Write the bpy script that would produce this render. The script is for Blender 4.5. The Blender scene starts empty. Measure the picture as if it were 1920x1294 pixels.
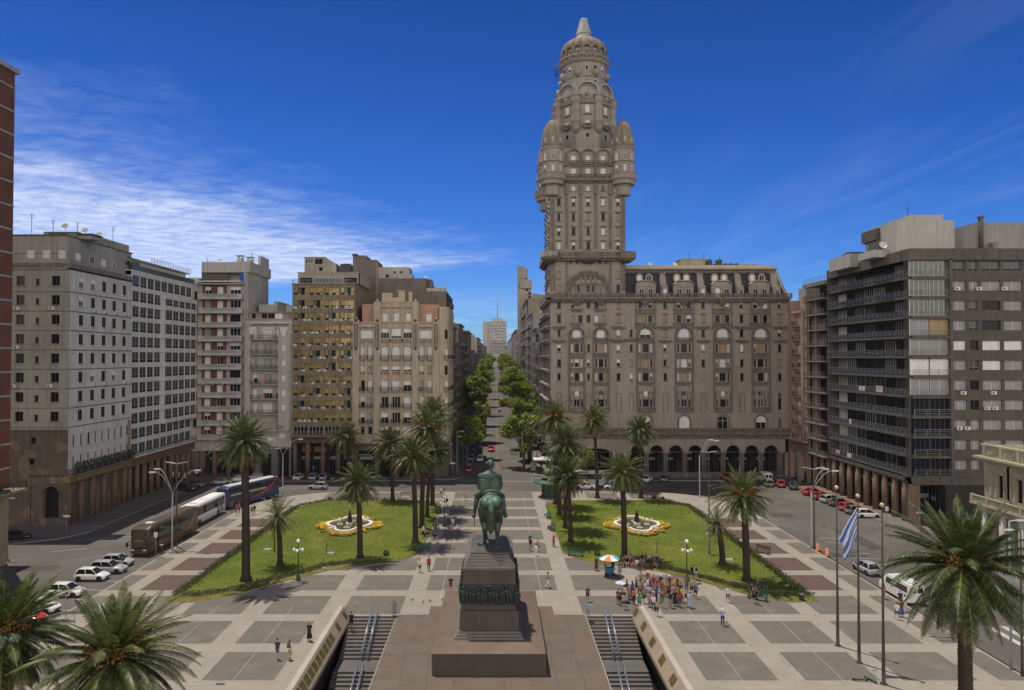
import bpy, bmesh, math, random
from math import sin, cos, pi, radians, atan2, hypot
from mathutils import Vector, Matrix, noise
C = bpy.context.scene.collection
scn = bpy.context.scene
R = random.Random(7)
# ------------------------------------------------------------------ camera
CAMZ = 27.5
F = 1280.0
YAW, PITCH, PPX = 0.0, math.atan(23/F), 930.0
cd = bpy.data.cameras.new('camera'); cam = bpy.data.objects.new('camera', cd); C.objects.link(cam)
cd.sensor_width = 36; cd.lens = 24.0; cd.shift_x = (960-PPX)/1920; cd.clip_start = 0.5; cd.clip_end = 9000
cam.location = (0, 0, CAMZ)
cam.rotation_euler = (pi/2 + PITCH, 0, -YAW)
scn.camera = cam
FW = Vector((sin(YAW)*cos(PITCH), cos(YAW)*cos(PITCH), sin(PITCH)))
RT = Vector((cos(YAW), -sin(YAW), 0)); UP = RT.cross(FW)
def ray(px, py): return FW + RT*((px-PPX)/F) - UP*((py-647)/F)
def G(px, py, z=0.0):
 r = ray(px, py); t = (z-CAMZ)/r.z
 return (r.x*t, r.y*t)
def PY(px, py, Y):
 r = ray(px, py); t = Y/r.y
 return (r.x*t, CAMZ+r.z*t)
def PX(px, py, X):
 r = ray(px, py); t = X/r.x
 return (r.y*t, CAMZ+r.z*t)
# ------------------------------------------------------------------ sun, sky, exposure
SUN_EL = radians(71.5); SUN_AZ = atan2(-0.68, 0.73)
sd = bpy.data.lights.new('sun', 'SUN'); sun = bpy.data.objects.new('sun', sd); C.objects.link(sun)
sd.energy = 3.8; sd.angle = radians(0.5); sd.color = (1.0, 0.92, 0.79)
sv = Vector((sin(SUN_AZ)*cos(SUN_EL), cos(SUN_AZ)*cos(SUN_EL), sin(SUN_EL)))
sun.rotation_euler = sv.to_track_quat('Z', 'Y').to_euler(); sun.location = (-30, 60, 150)
vs = scn.view_settings
scn.display_settings.display_device = 'sRGB'
vs.view_transform = 'Standard'; vs.look = 'None'; vs.exposure = 0.27; vs.gamma = 1; vs.use_curve_mapping = False
w = bpy.data.worlds.new('World'); scn.world = w; w.use_nodes = True
nt = w.node_tree; N = nt.nodes; L = nt.links; N.clear()
def nd(tree, kind, **kw):
 n = tree.nodes.new(kind)
 for k, v in kw.items():
  if k in n.inputs.keys(): n.inputs[k].default_value = v
  else: setattr(n, k, v)
 return n
def mth(tree, op, a, b=None, clamp=False):
 n = tree.nodes.new('ShaderNodeMath'); n.operation = op; n.use_clamp = clamp
 for i, s in enumerate((a, b)):
  if s is None: continue
  if isinstance(s, (int, float)): n.inputs[i].default_value = s
  else: tree.links.new(s, n.inputs[i])
 return n.outputs[0]
def mixc(tree, f, a, b, mode='MIX'):
 n = tree.nodes.new('ShaderNodeMix'); n.data_type = 'RGBA'; n.blend_type = mode
 for i, s in ((0, f), (6, a), (7, b)):
  if isinstance(s, (int, float)): n.inputs[i].default_value = s
  elif isinstance(s, tuple): n.inputs[i].default_value = s if len(s) == 4 else s+(1,)
  else: tree.links.new(s, n.inputs[i])
 return n.outputs[2]
def ramp(tree, fac, stops, interp='LINEAR'):
 n = tree.nodes.new('ShaderNodeValToRGB'); n.color_ramp.interpolation = interp
 e = n.color_ramp.elements
 while len(e) < len(stops): e.new(0.5)
 for i, (p, c) in enumerate(stops):
  e[i].position = p
  c = (c, c, c) if isinstance(c, (int, float)) else c
  e[i].color = tuple(c)+(1,) if len(c) == 3 else c
 tree.links.new(fac, n.inputs[0]); return n.outputs[0]
sky = N.new('ShaderNodeTexSky'); sky.sky_type = 'NISHITA'; sky.sun_disc = False
sky.sun_elevation = SUN_EL; sky.sun_rotation = SUN_AZ; sky.altitude = 50; sky.air_density = 1.0; sky.dust_density = 0.3; sky.ozone_density = 3.0
tc = N.new('ShaderNodeTexCoord'); sp = N.new('ShaderNodeSeparateXYZ'); L.new(tc.outputs['Generated'], sp.inputs[0])
# a polarised deep blue sky: the physical sky graded deeper
hs = N.new('ShaderNodeHueSaturation'); hs.inputs['Saturation'].default_value = 1.35; L.new(sky.outputs[0], hs.inputs['Color'])
deep = mixc(nt, 1.0, hs.outputs[0], (0.33, 0.565, 1.06), 'MULTIPLY')
elv = mth(nt, 'SUBTRACT', 1.08, mth(nt, 'MULTIPLY', sp.outputs[2], 1.1))
cbe = N.new('ShaderNodeCombineXYZ'); [L.new(mth(nt, 'MAXIMUM', elv, 0.45), cbe.inputs[i]) for i in range(3)]
deep = mixc(nt, 1.0, deep, cbe.outputs[0], 'MULTIPLY')
# cirrus sheet at a fixed height: coordinates on the sheet are direction.xy / direction.z
dz = mth(nt, 'MAXIMUM', sp.outputs[2], 0.012)
cu = mth(nt, 'DIVIDE', sp.outputs[0], dz); cv = mth(nt, 'DIVIDE', sp.outputs[1], dz)
def cloud_noise(scale, detail, rough, sx, sy, rot, dist=0.0, off=0.0):
 cb = N.new('ShaderNodeCombineXYZ'); L.new(cu, cb.inputs[0]); L.new(cv, cb.inputs[1]); cb.inputs[2].default_value = off
 mp = N.new('ShaderNodeMapping'); mp.inputs['Scale'].default_value = (sx, sy, 1); mp.inputs['Rotation'].default_value = (0, 0, rot)
 L.new(cb.outputs[0], mp.inputs[0])
 n = N.new('ShaderNodeTexNoise'); n.inputs['Scale'].default_value = scale; n.inputs['Detail'].default_value = detail
 n.inputs['Roughness'].default_value = rough; n.inputs['Distortion'].default_value = dist; L.new(mp.outputs[0], n.inputs[0])
 return n.outputs[0]
n_big = cloud_noise(1.1, 4, 0.55, 1, 1, 0.5)
n_rip = cloud_noise(5.0, 8, 0.66, 0.9, 1.3, 0.9, 0.5)
# wedge between two lines on the sheet
# line A through (0.39,7.1) and (-1.9,2.5): distance to its left side
la = mth(nt, 'SUBTRACT', mth(nt, 'MULTIPLY', mth(nt, 'SUBTRACT', cv, 7.0), 0.45), mth(nt, 'SUBTRACT', cu, 0.55))
la = mth(nt, 'MULTIPLY', la, 0.9)
# line B: towards the horizon the sheet ends
lb = mth(nt, 'SUBTRACT', mth(nt, 'SUBTRACT', 7.35, mth(nt, 'MULTIPLY', mth(nt, 'SUBTRACT', cu, 0.4), 0.72)), cv)
wig = mth(nt, 'MULTIPLY', mth(nt, 'SUBTRACT', n_big, 0.5), 2.4)
ma = mth(nt, 'DIVIDE', mth(nt, 'ADD', la, wig), 1.8, True)
mb_ = mth(nt, 'DIVIDE', mth(nt, 'ADD', lb, mth(nt, 'MULTIPLY', wig, 0.5)), 0.9, True)
msk = mth(nt, 'MULTIPLY', ma, mb_)
rip = ramp(nt, n_rip, [(0.34, 0.0), (0.66, 1.0)])
body = mth(nt, 'MULTIPLY', msk, mth(nt, 'ADD', mth(nt, 'MULTIPLY', rip, 0.62), mth(nt, 'MULTIPLY', mth(nt, 'MULTIPLY', msk, msk), 0.46)), True)
# very thin veils elsewhere, mostly on the right side
n_veil = cloud_noise(0.55, 6, 0.6, 2.6, 0.7, -0.55, 0.6, 3.3)
veil = ramp(nt, n_veil, [(0.45, 0.0), (0.82, 0.10)])
rgt = mth(nt, 'DIVIDE', mth(nt, 'SUBTRACT', cu, 0.3), 1.2, True)
veil = mth(nt, 'MULTIPLY', veil, rgt)
n_low = cloud_noise(0.35, 6, 0.6, 0.8, 0.35, 0.2, 0.5, 8.0)
low = mth(nt, 'MULTIPLY', ramp(nt, n_low, [(0.5, 0.0), (0.72, 0.4)]), mth(nt, 'DIVIDE', mth(nt, 'SUBTRACT', cv, 9.0), 8.0, True))
cl = mth(nt, 'MAXIMUM', mth(nt, 'MAXIMUM', mth(nt, 'MULTIPLY', body, 0.95), veil), low)
up = mth(nt, 'GREATER_THAN', sp.outputs[2], 0.0)
cl = mth(nt, 'MULTIPLY', cl, up)
col = mixc(nt, cl, deep, (5.7, 6.4, 8.3))
# unseen cloud bank added behind the camera to fill the shaded facades with light
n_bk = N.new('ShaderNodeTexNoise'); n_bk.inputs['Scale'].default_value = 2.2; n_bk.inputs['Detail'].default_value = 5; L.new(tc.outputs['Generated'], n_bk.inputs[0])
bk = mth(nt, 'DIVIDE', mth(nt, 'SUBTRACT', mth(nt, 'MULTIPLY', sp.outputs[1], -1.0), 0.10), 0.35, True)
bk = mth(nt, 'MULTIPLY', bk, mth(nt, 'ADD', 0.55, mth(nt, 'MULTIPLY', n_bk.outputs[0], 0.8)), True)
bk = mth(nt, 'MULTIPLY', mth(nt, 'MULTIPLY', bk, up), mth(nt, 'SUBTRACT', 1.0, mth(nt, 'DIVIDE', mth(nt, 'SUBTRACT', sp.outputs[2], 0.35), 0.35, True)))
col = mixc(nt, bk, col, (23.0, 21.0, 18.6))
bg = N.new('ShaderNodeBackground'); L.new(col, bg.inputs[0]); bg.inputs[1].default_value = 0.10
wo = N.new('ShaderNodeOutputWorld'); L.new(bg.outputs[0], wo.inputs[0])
# ------------------------------------------------------------------ materials
MATS = {}
def mat(name, col, rough=0.8, metal=0.0, var=0.0, vscale=0.4, streak=0.0, bump=0.0, bscale=20.0, spec=0.3, col2=None, fine=0.0, coat=0.0, objcol=False, stretch=1.0):
 """one procedural Principled material: colour noise, vertical weather streaks, fine grain and bump in world coordinates"""
 if name in MATS: return MATS[name]
 m = bpy.data.materials.new(name); m.use_nodes = True; t = m.node_tree; b = t.nodes['Principled BSDF']
 b.inputs['Roughness'].default_value = rough; b.inputs['Metallic'].default_value = metal
 b.inputs['Specular IOR Level'].default_value = spec
 if coat: b.inputs['Coat Weight'].default_value = coat; b.inputs['Coat Roughness'].default_value = 0.05
 c4 = tuple(col)+(1,)
 b.inputs['Base Color'].default_value = c4
 if objcol:
  oi = t.nodes.new('ShaderNodeObjectInfo'); cur = oi.outputs['Color']
 else:
  rg = t.nodes.new('ShaderNodeRGB'); rg.outputs[0].default_value = c4; cur = rg.outputs[0]
 geo = t.nodes.new('ShaderNodeNewGeometry')
 def ns(scale, detail, sc=(1, 1, 1), rough_=0.6):
  mp = t.nodes.new('ShaderNodeMapping'); mp.inputs['Scale'].default_value = sc; t.links.new(geo.outputs['Position'], mp.inputs[0])
  n = t.nodes.new('ShaderNodeTexNoise'); n.inputs['Scale'].default_value = scale; n.inputs['Detail'].default_value = detail; n.inputs['Roughness'].default_value = rough_
  t.links.new(mp.outputs[0], n.inputs[0]); return n.outputs[0]
 touched = objcol
 if var:
  n = ns(vscale, 6, (1, 1, stretch))
  f = ramp(t, n, [(0.3, 0.0), (0.7, 1.0)])
  c2 = tuple(col2) if col2 else tuple(x*(1-var) for x in col)
  if objcol:
   k = ramp(t, n, [(0.3, 1-var), (0.7, 1.0)]); cur = mixc(t, 1.0, cur, k, 'MULTIPLY')
  else: cur = mixc(t, f, c2, cur)
  touched = True
 if streak:
  n = ns(1.0, 5, (2.2, 2.2, 0.14))
  k = ramp(t, n, [(0.36, 1-streak), (0.62, 1.0)]); cur = mixc(t, 1.0, cur, k, 'MULTIPLY'); touched = True
 if fine:
  n = ns(bscale, 3)
  k = ramp(t, n, [(0.3, 1-fine), (0.7, 1+fine*0.4)]); cur = mixc(t, 1.0, cur, k, 'MULTIPLY'); touched = True
 if touched: t.links.new(cur, b.inputs['Base Color'])
 if bump:
  n = ns(bscale, 5); bp = t.nodes.new('ShaderNodeBump'); bp.inputs['Strength'].default_value = bump; bp.inputs['Distance'].default_value = 0.05
  t.links.new(n, bp.inputs['Height']); t.links.new(bp.outputs[0], b.inputs['Normal'])
 MATS[name] = m; return m
def over(m, kind, **k):
 # extra layer multiplied or mixed over a material's colour: slab joints or blotches
 t = m.node_tree; b = t.nodes['Principled BSDF']; ln = b.inputs['Base Color'].links[0].from_socket; g = t.nodes.new('ShaderNodeNewGeometry')
 if kind == 'slabs':
  q = t.nodes.new('ShaderNodeTexBrick'); q.inputs['Scale'].default_value = 1; q.inputs['Brick Width'].default_value = k['w']; q.inputs['Row Height'].default_value = k['h']; q.inputs['Mortar Size'].default_value = .016; q.offset = .5 if k.get('off') else 0
  q.inputs['Color1'].default_value = (1,1,1,1); q.inputs['Color2'].default_value = (k['v'],)*3+(1,); q.inputs['Mortar'].default_value = (k['d'],)*3+(1,); t.links.new(g.outputs['Position'], q.inputs[0]); c = mixc(t, 1.0, ln, q.outputs[0], 'MULTIPLY')
 else:
  n = t.nodes.new('ShaderNodeTexNoise'); n.inputs['Scale'].default_value = k['s']; n.inputs['Detail'].default_value = 7; n.inputs['Distortion'].default_value = k.get('dist', .6); t.links.new(g.outputs['Position'], n.inputs[0])
  c = mixc(t, ramp(t, n.outputs[0], [(k['a'], 0.0), (k['b'], k['f'])]), ln, k['c'])
 t.links.new(c, b.inputs['Base Color'])
def leafmat(name, cols, rough=0.5, trans=0.35, vs_=1.2):
 if name in MATS: return MATS[name]
 m = bpy.data.materials.new(name); m.use_nodes = True; t = m.node_tree; b = t.nodes['Principled BSDF']; o = t.nodes['Material Output']
 geo = t.nodes.new('ShaderNodeNewGeometry'); oi = t.nodes.new('ShaderNodeObjectInfo')
 n = t.nodes.new('ShaderNodeTexNoise'); n.inputs['Scale'].default_value = vs_; n.inputs['Detail'].default_value = 3; t.links.new(geo.outputs['Position'], n.inputs[0])
 f = mth(t, 'ADD', mth(t, 'MULTIPLY', n.outputs[0], 0.7), mth(t, 'MULTIPLY', geo.outputs['Random Per Island'], 0.42))
 f = mth(t, 'ADD', f, mth(t, 'MULTIPLY', mth(t, 'SUBTRACT', oi.outputs['Random'], 0.5), 0.16))
 k = len(cols); c = ramp(t, f, [(0.25+0.5*i/(k-1), cc) for i, cc in enumerate(cols)])
 t.links.new(c, b.inputs['Base Color']); b.inputs['Roughness'].default_value = rough; b.inputs['Specular IOR Level'].default_value = 0.35
 tr = t.nodes.new('ShaderNodeBsdfTranslucent'); mx = mixc(t, 1.0, c, (1.1, 1.3, 0.5), 'MULTIPLY'); t.links.new(mx, tr.inputs[0])
 ms = t.nodes.new('ShaderNodeMixShader'); ms.inputs[0].default_value = trans
 t.links.new(b.outputs[0], ms.inputs[1]); t.links.new(tr.outputs[0], ms.inputs[2]); t.links.new(ms.outputs[0], o.inputs[0])
 MATS[name] = m; return m
# ------------------------------------------------------------------ mesh builder
I4 = Matrix.Identity(4)
def frame(x, y, z=0.0, a=0.0):
 """local x runs along a facade, local y into the wall, local z up"""
 return Matrix.Translation((x, y, z)) @ Matrix.Rotation(radians(a), 4, 'Z')
class MB:
 def __init__(s, M=None): s.v = []; s.f = []; s.m = []; s.M = M or I4; s.smooth = set()
 def pt(s, p):
  q = s.M @ Vector(p); s.v.append((q.x, q.y, q.z)); return len(s.v)-1
 def poly(s, pts, m=0, smooth=False):
  s.f.append(tuple(s.pt(p) for p in pts)); s.m.append(m)
  if smooth: s.smooth.add(len(s.f)-1)
 def box(s, x0, y0, z0, x1, y1, z1, m=0, skip=''):
  if x1 < x0: x0, x1 = x1, x0
  if y1 < y0: y0, y1 = y1, y0
  if z1 < z0: z0, z1 = z1, z0
  i = [s.pt(p) for p in ((x0,y0,z0),(x1,y0,z0),(x1,y1,z0),(x0,y1,z0),(x0,y0,z1),(x1,y0,z1),(x1,y1,z1),(x0,y1,z1))]
  for k, q in (('b',(3,2,1,0)),('t',(4,5,6,7)),('f',(0,1,5,4)),('r',(1,2,6,5)),('k',(2,3,7,6)),('l',(3,0,4,7))):
   if k in skip: continue
   s.f.append(tuple(i[j] for j in q)); s.m.append(m)
 def wedge(s, x0, y0, z0, x1, y1, z1, tx, ty, m=0):
  b = [(x0,y0,z0),(x1,y0,z0),(x1,y1,z0),(x0,y1,z0)]; t = [(x0+tx,y0+ty,z1),(x1-tx,y0+ty,z1),(x1-tx,y1-ty,z1),(x0+tx,y1-ty,z1)]
  i = [s.pt(p) for p in b+t]
  for q in ((3,2,1,0),(4,5,6,7),(0,1,5,4),(1,2,6,5),(2,3,7,6),(3,0,4,7)): s.f.append(tuple(i[j] for j in q)); s.m.append(m)
 def rings(s, rs, m=0, cap0=True, cap1=True, closed=True, smooth=False):
  idx = [[s.pt(p) for p in r] for r in rs]; n = len(rs[0])
  for a, b in zip(idx, idx[1:]):
   for j in range(n if closed else n-1):
    k = (j+1) % n
    s.f.append((a[j], a[k], b[k], b[j])); s.m.append(m)
    if smooth: s.smooth.add(len(s.f)-1)
  if cap0: s.f.append(tuple(reversed(idx[0]))); s.m.append(m)
  if cap1: s.f.append(tuple(idx[-1])); s.m.append(m)
 def lathe(s, prof, cx=0, cy=0, n=12, m=0, a0=0.0, a1=2*pi, sx=1, sy=1, smooth=True, rib=0, ribn=8, cap=True):
  full = abs(a1-a0-2*pi) < 1e-6; k = n if full else n+1; rs = []
  for r, z in prof:
   row = []
   for j in range(k):
    a = a0+(a1-a0)*j/n
    rr = r*(1-rib*abs(sin(a*ribn/2))**6) if rib else r
    row.append((cx+rr*cos(a)*sx, cy+rr*sin(a)*sy, z))
   rs.append(row)
  s.rings(rs, m, cap and full, cap and full, full, smooth)
 def cyl(s, cx, cy, z0, z1, r0, r1=None, n=10, m=0, smooth=True):
  s.lathe([(r0, z0), (r0 if r1 is None else r1, z1)], cx, cy, n, m, smooth=smooth)
 def tube(s, pts, rad, n=6, m=0, smooth=True):
  pts = [Vector(p) for p in pts]
  if isinstance(rad, (int, float)): rad = [rad]*len(pts)
  rs = []; u = None
  for i, p in enumerate(pts):
   d = (pts[min(i+1, len(pts)-1)]-pts[max(i-1, 0)])
   if d.length < 1e-9: d = Vector((0, 0, 1))
   d.normalize()
   if u is None: u = d.orthogonal().normalized()
   else:
    u = u-d*u.dot(d)
    u = u.normalized() if u.length > 1e-6 else d.orthogonal().normalized()
   v_ = d.cross(u)
   rs.append([tuple(p+(u*cos(2*pi*j/n)+v_*sin(2*pi*j/n))*rad[i]) for j in range(n)])
  s.rings(rs, m, True, True, True, smooth)
 def prism(s, poly, z0, z1, m=0, mtop=None, bottom=True):
  n = len(poly); a = [s.pt((p[0], p[1], z0)) for p in poly]; b = [s.pt((p[0], p[1], z1)) for p in poly]
  for j in range(n):
   k = (j+1) % n; s.f.append((a[j], a[k], b[k], b[j])); s.m.append(m)
  s.f.append(tuple(b)); s.m.append(m if mtop is None else mtop)
  if bottom: s.f.append(tuple(reversed(a))); s.m.append(m)
 def prismy(s, poly, y0, y1, m=0):
  n = len(poly); a = [s.pt((p[0], y0, p[1])) for p in poly]; b = [s.pt((p[0], y1, p[1])) for p in poly]
  for j in range(n):
   k = (j+1) % n; s.f.append((a[j], a[k], b[k], b[j])); s.m.append(m)
  s.f.append(tuple(reversed(a))); s.m.append(m); s.f.append(tuple(b)); s.m.append(m)
 def arch(s, cx, zs, r_in, r_out, y0, y1, m=0, n=10, leg=0.0):
  o = [];
  if leg: o.append((1, -leg))
  pts_i = [(cx+r_in*cos(pi*j/n), zs+r_in*sin(pi*j/n)) for j in range(n+1)]
  pts_o = [(cx+r_out*cos(pi*j/n), zs+r_out*sin(pi*j/n)) for j in range(n+1)]
  if leg:
   pts_i = [(cx+r_in, zs-leg)]+pts_i+[(cx-r_in, zs-leg)]; pts_o = [(cx+r_out, zs-leg)]+pts_o+[(cx-r_out, zs-leg)]
  for j in range(len(pts_i)-1):
   a, b, c, d = pts_i[j], pts_o[j], pts_o[j+1], pts_i[j+1]
   s.poly([(a[0],y0,a[1]),(b[0],y0,b[1]),(c[0],y0,c[1]),(d[0],y0,d[1])], m)
   s.poly([(b[0],y0,b[1]),(b[0],y1,b[1]),(c[0],y1,c[1]),(c[0],y0,c[1])], m)
   s.poly([(a[0],y1,a[1]),(a[0],y0,a[1]),(d[0],y0,d[1]),(d[0],y1,d[1])], m)
 def wall(s, x0, z0, x1, z1, ops, rec=0.3, m=0, back=None, y=0.0, mr=None):
  """wall plane at local y with openings (xa, za, xb, zb[, 'arch']) that have reveals rec deep"""
  mr = m if mr is None else mr
  xs = sorted({x0, x1, *[o[0] for o in ops], *[o[2] for o in ops]}); zs = sorted({z0, z1, *[o[1] for o in ops], *[o[3] for o in ops]})
  xs = [x for x in xs if x0-1e-6 <= x <= x1+1e-6]; zs = [z for z in zs if z0-1e-6 <= z <= z1+1e-6]
  for zi in range(len(zs)-1):
   za, zb = zs[zi], zs[zi+1]; zc = (za+zb)/2; run = None
   for xi in range(len(xs)-1):
    xc = (xs[xi]+xs[xi+1])/2
    hole = any(o[0] < xc < o[2] and o[1] < zc < o[3] for o in ops)
    if not hole:
     if run is None: run = xs[xi]
    if hole and run is not None:
     s.poly([(run,y,za),(xs[xi],y,za),(xs[xi],y,zb),(run,y,zb)], m); run = None
   if run is not None: s.poly([(run,y,za),(xs[-1],y,za),(xs[-1],y,zb),(run,y,zb)], m)
  for o in ops:
   a, b, c, d = o[:4]; e = y+rec
   s.poly([(a,y,b),(a,y,d),(a,e,d),(a,e,b)], mr); s.poly([(c,y,d),(c,y,b),(c,e,b),(c,e,d)], mr)
   s.poly([(a,y,b),(a,e,b),(c,e,b),(c,y,b)], mr)
   if len(o) > 4:
    r = (c-a)/2; cx = (a+c)/2; zc = d-r; n = 10
    arc = [(cx-r*cos(pi*j/n), zc+r*sin(pi*j/n)) for j in range(n+1)]
    h = n//2
    for j in range(n):
     p, q = arc[j], arc[j+1]; cor = (a, d) if j < h else (c, d)
     s.poly([(p[0],y,p[1]),(q[0],y,q[1]),(cor[0],y,cor[1])], m)
     s.poly([(p[0],y,p[1]),(p[0],e,p[1]),(q[0],e,q[1]),(q[0],y,q[1])], mr)
   else: s.poly([(a,y,d),(c,y,d),(c,e,d),(a,e,d)], mr)
   if back is not None: s.poly([(a,e,b),(c,e,b),(c,e,d),(a,e,d)], back)
 def build(s, name, mats, parent=None, origin=None, smooth=False):
  me = bpy.data.meshes.new(name); o = Vector(origin) if origin is not None else (Vector(parent['_o']) if parent is not None and '_o' in parent else Vector((0,0,0)))
  me.from_pydata([(a-o.x, b-o.y, c-o.z) for a, b, c in s.v], [], s.f)
  if not isinstance(mats, (list, tuple)): mats = [mats]
  for q in mats: me.materials.append(q)
  if len(mats) > 1: me.polygons.foreach_set('material_index', s.m)
  if smooth: me.polygons.foreach_set('use_smooth', [True]*len(s.f))
  elif s.smooth: me.polygons.foreach_set('use_smooth', [i in s.smooth for i in range(len(s.f))])
  me.update()
  ob = bpy.data.objects.new(name, me); C.objects.link(ob)
  if parent is not None: ob.parent = parent
  else: ob.location = o
  return ob
def tag(o, label=None, cat=None, group=None, kind=None):
 if label: o['label'] = label
 if cat: o['category'] = cat
 if group: o['group'] = group
 if kind: o['kind'] = kind
 return o
ROOTS = []
def thing(name, label, cat, loc=(0,0,0), group=None, rz=0):
 """an Empty at the base of a thing; parts built with parent= are given in world coordinates when rz is 0"""
 o = bpy.data.objects.new(name, None); C.objects.link(o); o.location = loc; o.rotation_euler = (0, 0, rz); o.empty_display_size = 0.3
 o['_o'] = tuple(loc); ROOTS.append(o); return tag(o, label, cat, group)
def proto(name, label='', cat='', group=None):
 o = thing(name, label, cat, (0,0,0), group); return o
def inst(mesh_ob, parent, loc, rz=0.0, name=None, col=None):
 """a copy of a mesh object under parent; loc in world coordinates"""
 c = bpy.data.objects.new(name or mesh_ob.name.split('.')[0], mesh_ob if isinstance(mesh_ob, bpy.types.Mesh) else mesh_ob.data); C.objects.link(c)
 if parent is not None:
  c.parent = parent; o = parent['_o']; loc = (loc[0]-o[0], loc[1]-o[1], loc[2]-o[2])
 c.location = loc; c.rotation_euler = (0, 0, rz)
 if col: c.color = col
 return c
CH = {}
def reg_children():
 CH.clear()
 for o in bpy.data.objects:
  if o.parent: CH.setdefault(o.parent.name, []).append(o)
def copy_tree(o, loc, rz=0.0, label=None, scale=None, cols=None):
 def rec(a, par):
  c = a.copy(); C.objects.link(c)
  if par is not None: c.parent = par
  if cols:
   k = a.name.split('.')[0]
   if k in cols: c.color = cols[k]
  for ch in CH.get(a.name, []): rec(ch, c)
  return c
 c = rec(o, None); c.location = loc; c.rotation_euler = (0, 0, rz)
 if scale: c.scale = scale if isinstance(scale, tuple) else (scale,)*3
 if label: c['label'] = label
 if cols and 'self' in cols: c.color = cols['self']
 return c
def free(o):
 for ch in list(CH.get(o.name, [])): free(ch)
 bpy.data.objects.remove(o)
def gz(y): return 0.0 if y < 165 else 0.0155*(y-165)
# ------------------------------------------------------------------ ground, roads, paving
CX = -0.5
M_ground = mat('city_ground', (0.12, 0.115, 0.10), 0.95, var=0.3, vscale=0.05)
M_asph = mat('asphalt', (0.105, 0.097, 0.087), 0.9, var=0.22, vscale=0.12, fine=0.10, bscale=9, bump=0.15)
M_light = mat('light_paving', (0.30, 0.27, 0.225), 0.85, var=0.18, vscale=0.35, fine=0.12, bscale=6, bump=0.1)
M_dark = mat('dark_paving', (0.150, 0.135, 0.114), 0.85, var=0.2, vscale=0.5, fine=0.12, bscale=7, bump=0.1)
M_red = mat('red_paving', (0.120, 0.080, 0.064), 0.9, var=0.25, vscale=0.8, fine=0.35, bscale=5, bump=0.2)
M_walk = mat('sidewalk', (0.17, 0.15, 0.13), 0.88, var=0.25, vscale=0.4, fine=0.1, bscale=8)
M_redwalk = mat('red_sidewalk', (0.20, 0.12, 0.085), 0.88, var=0.25, vscale=0.4, fine=0.1, bscale=8)
M_kerb = mat('kerb_stone', (0.30, 0.28, 0.25), 0.85, var=0.2)
M_white = mat('road_paint', (0.5, 0.5, 0.47), 0.7, var=0.45, vscale=2.0)
M_yel = mat('yellow_road_paint', (0.30, 0.20, 0.10), 0.7, var=0.5, vscale=1.0)
M_joint = mat('paving_joint', (0.33, 0.30, 0.25), 0.9)
over(M_light, 'slabs', w=.62, h=.62, v=.93, d=.80); over(M_light, 'blot', s=.9, a=.60, b=.72, f=.35, c=(0.15, 0.135, 0.115)); over(M_light, 'blot', s=.16, a=.5, b=.7, f=.35, c=(0.20, 0.175, 0.14))
over(M_dark, 'slabs', w=.42, h=.42, v=.90, d=.82); over(M_dark, 'blot', s=.5, a=.58, b=.74, f=.4, c=(0.20, 0.185, 0.16)); over(M_dark, 'blot', s=1.6, a=.66, b=.74, f=.5, c=(0.07, 0.065, 0.06))
over(M_asph, 'blot', s=.12, a=.52, b=.66, f=.4, c=(0.15, 0.14, 0.125)); over(M_asph, 'blot', s=.5, a=.62, b=.7, f=.5, c=(0.06, 0.058, 0.055)); over(M_walk, 'slabs', w=.5, h=.5, v=.9, d=.8)
def hole_rects(x0, y0, x1, y1, holes):
 """split a rectangle round rectangular holes"""
 xs = sorted({x0, x1, *[min(max(v, x0), x1) for h in holes for v in (h[0], h[2])]}); ys = sorted({y0, y1, *[min(max(v, y0), y1) for h in holes for v in (h[1], h[3])]})
 out = []
 for i in range(len(xs)-1):
  for j in range(len(ys)-1):
   a, b, c, d = xs[i], ys[j], xs[i+1], ys[j+1]; mx, my = (a+c)/2, (b+d)/2
   if a < c and b < d and not any(h[0] < mx < h[2] and h[1] < my < h[3] for h in holes): out.append((a, b, c, d))
 return out
PIT = [(-16.2, 28, -10.6, 73.0), (9.6, 28, 15.2, 73.0)]
def sheet(name, rects, z, m, kind='structure'):
 b = MB()
 for r in rects: b.poly([(r[0],r[1],z),(r[2],r[1],z),(r[2],r[3],z),(r[0],r[3],z)])
 return tag(b.build(name, m), kind=kind)
# ground under everything, following the climb of the avenue
b = MB(); ys = [-300, 20, 165, 300, 600, 1200, 2500, 6000]
for j in range(len(ys)-1):
 for a, c in ((-4000, -90), (-90, -30), (-30, 30), (30, 90), (90, 4000)):
  if ys[j] == 20 and a == -30: continue
  b.poly([(a,ys[j],gz(ys[j])-0.25),(c,ys[j],gz(ys[j])-0.25),(c,ys[j+1],gz(ys[j+1])-0.25),(a,ys[j+1],gz(ys[j+1])-0.25)])
b.poly([(-30,140,-.25),(30,140,-.25),(30,165,-.25),(-30,165,-.25)])
tag(b.build('ground', M_ground), kind='structure')
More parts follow.
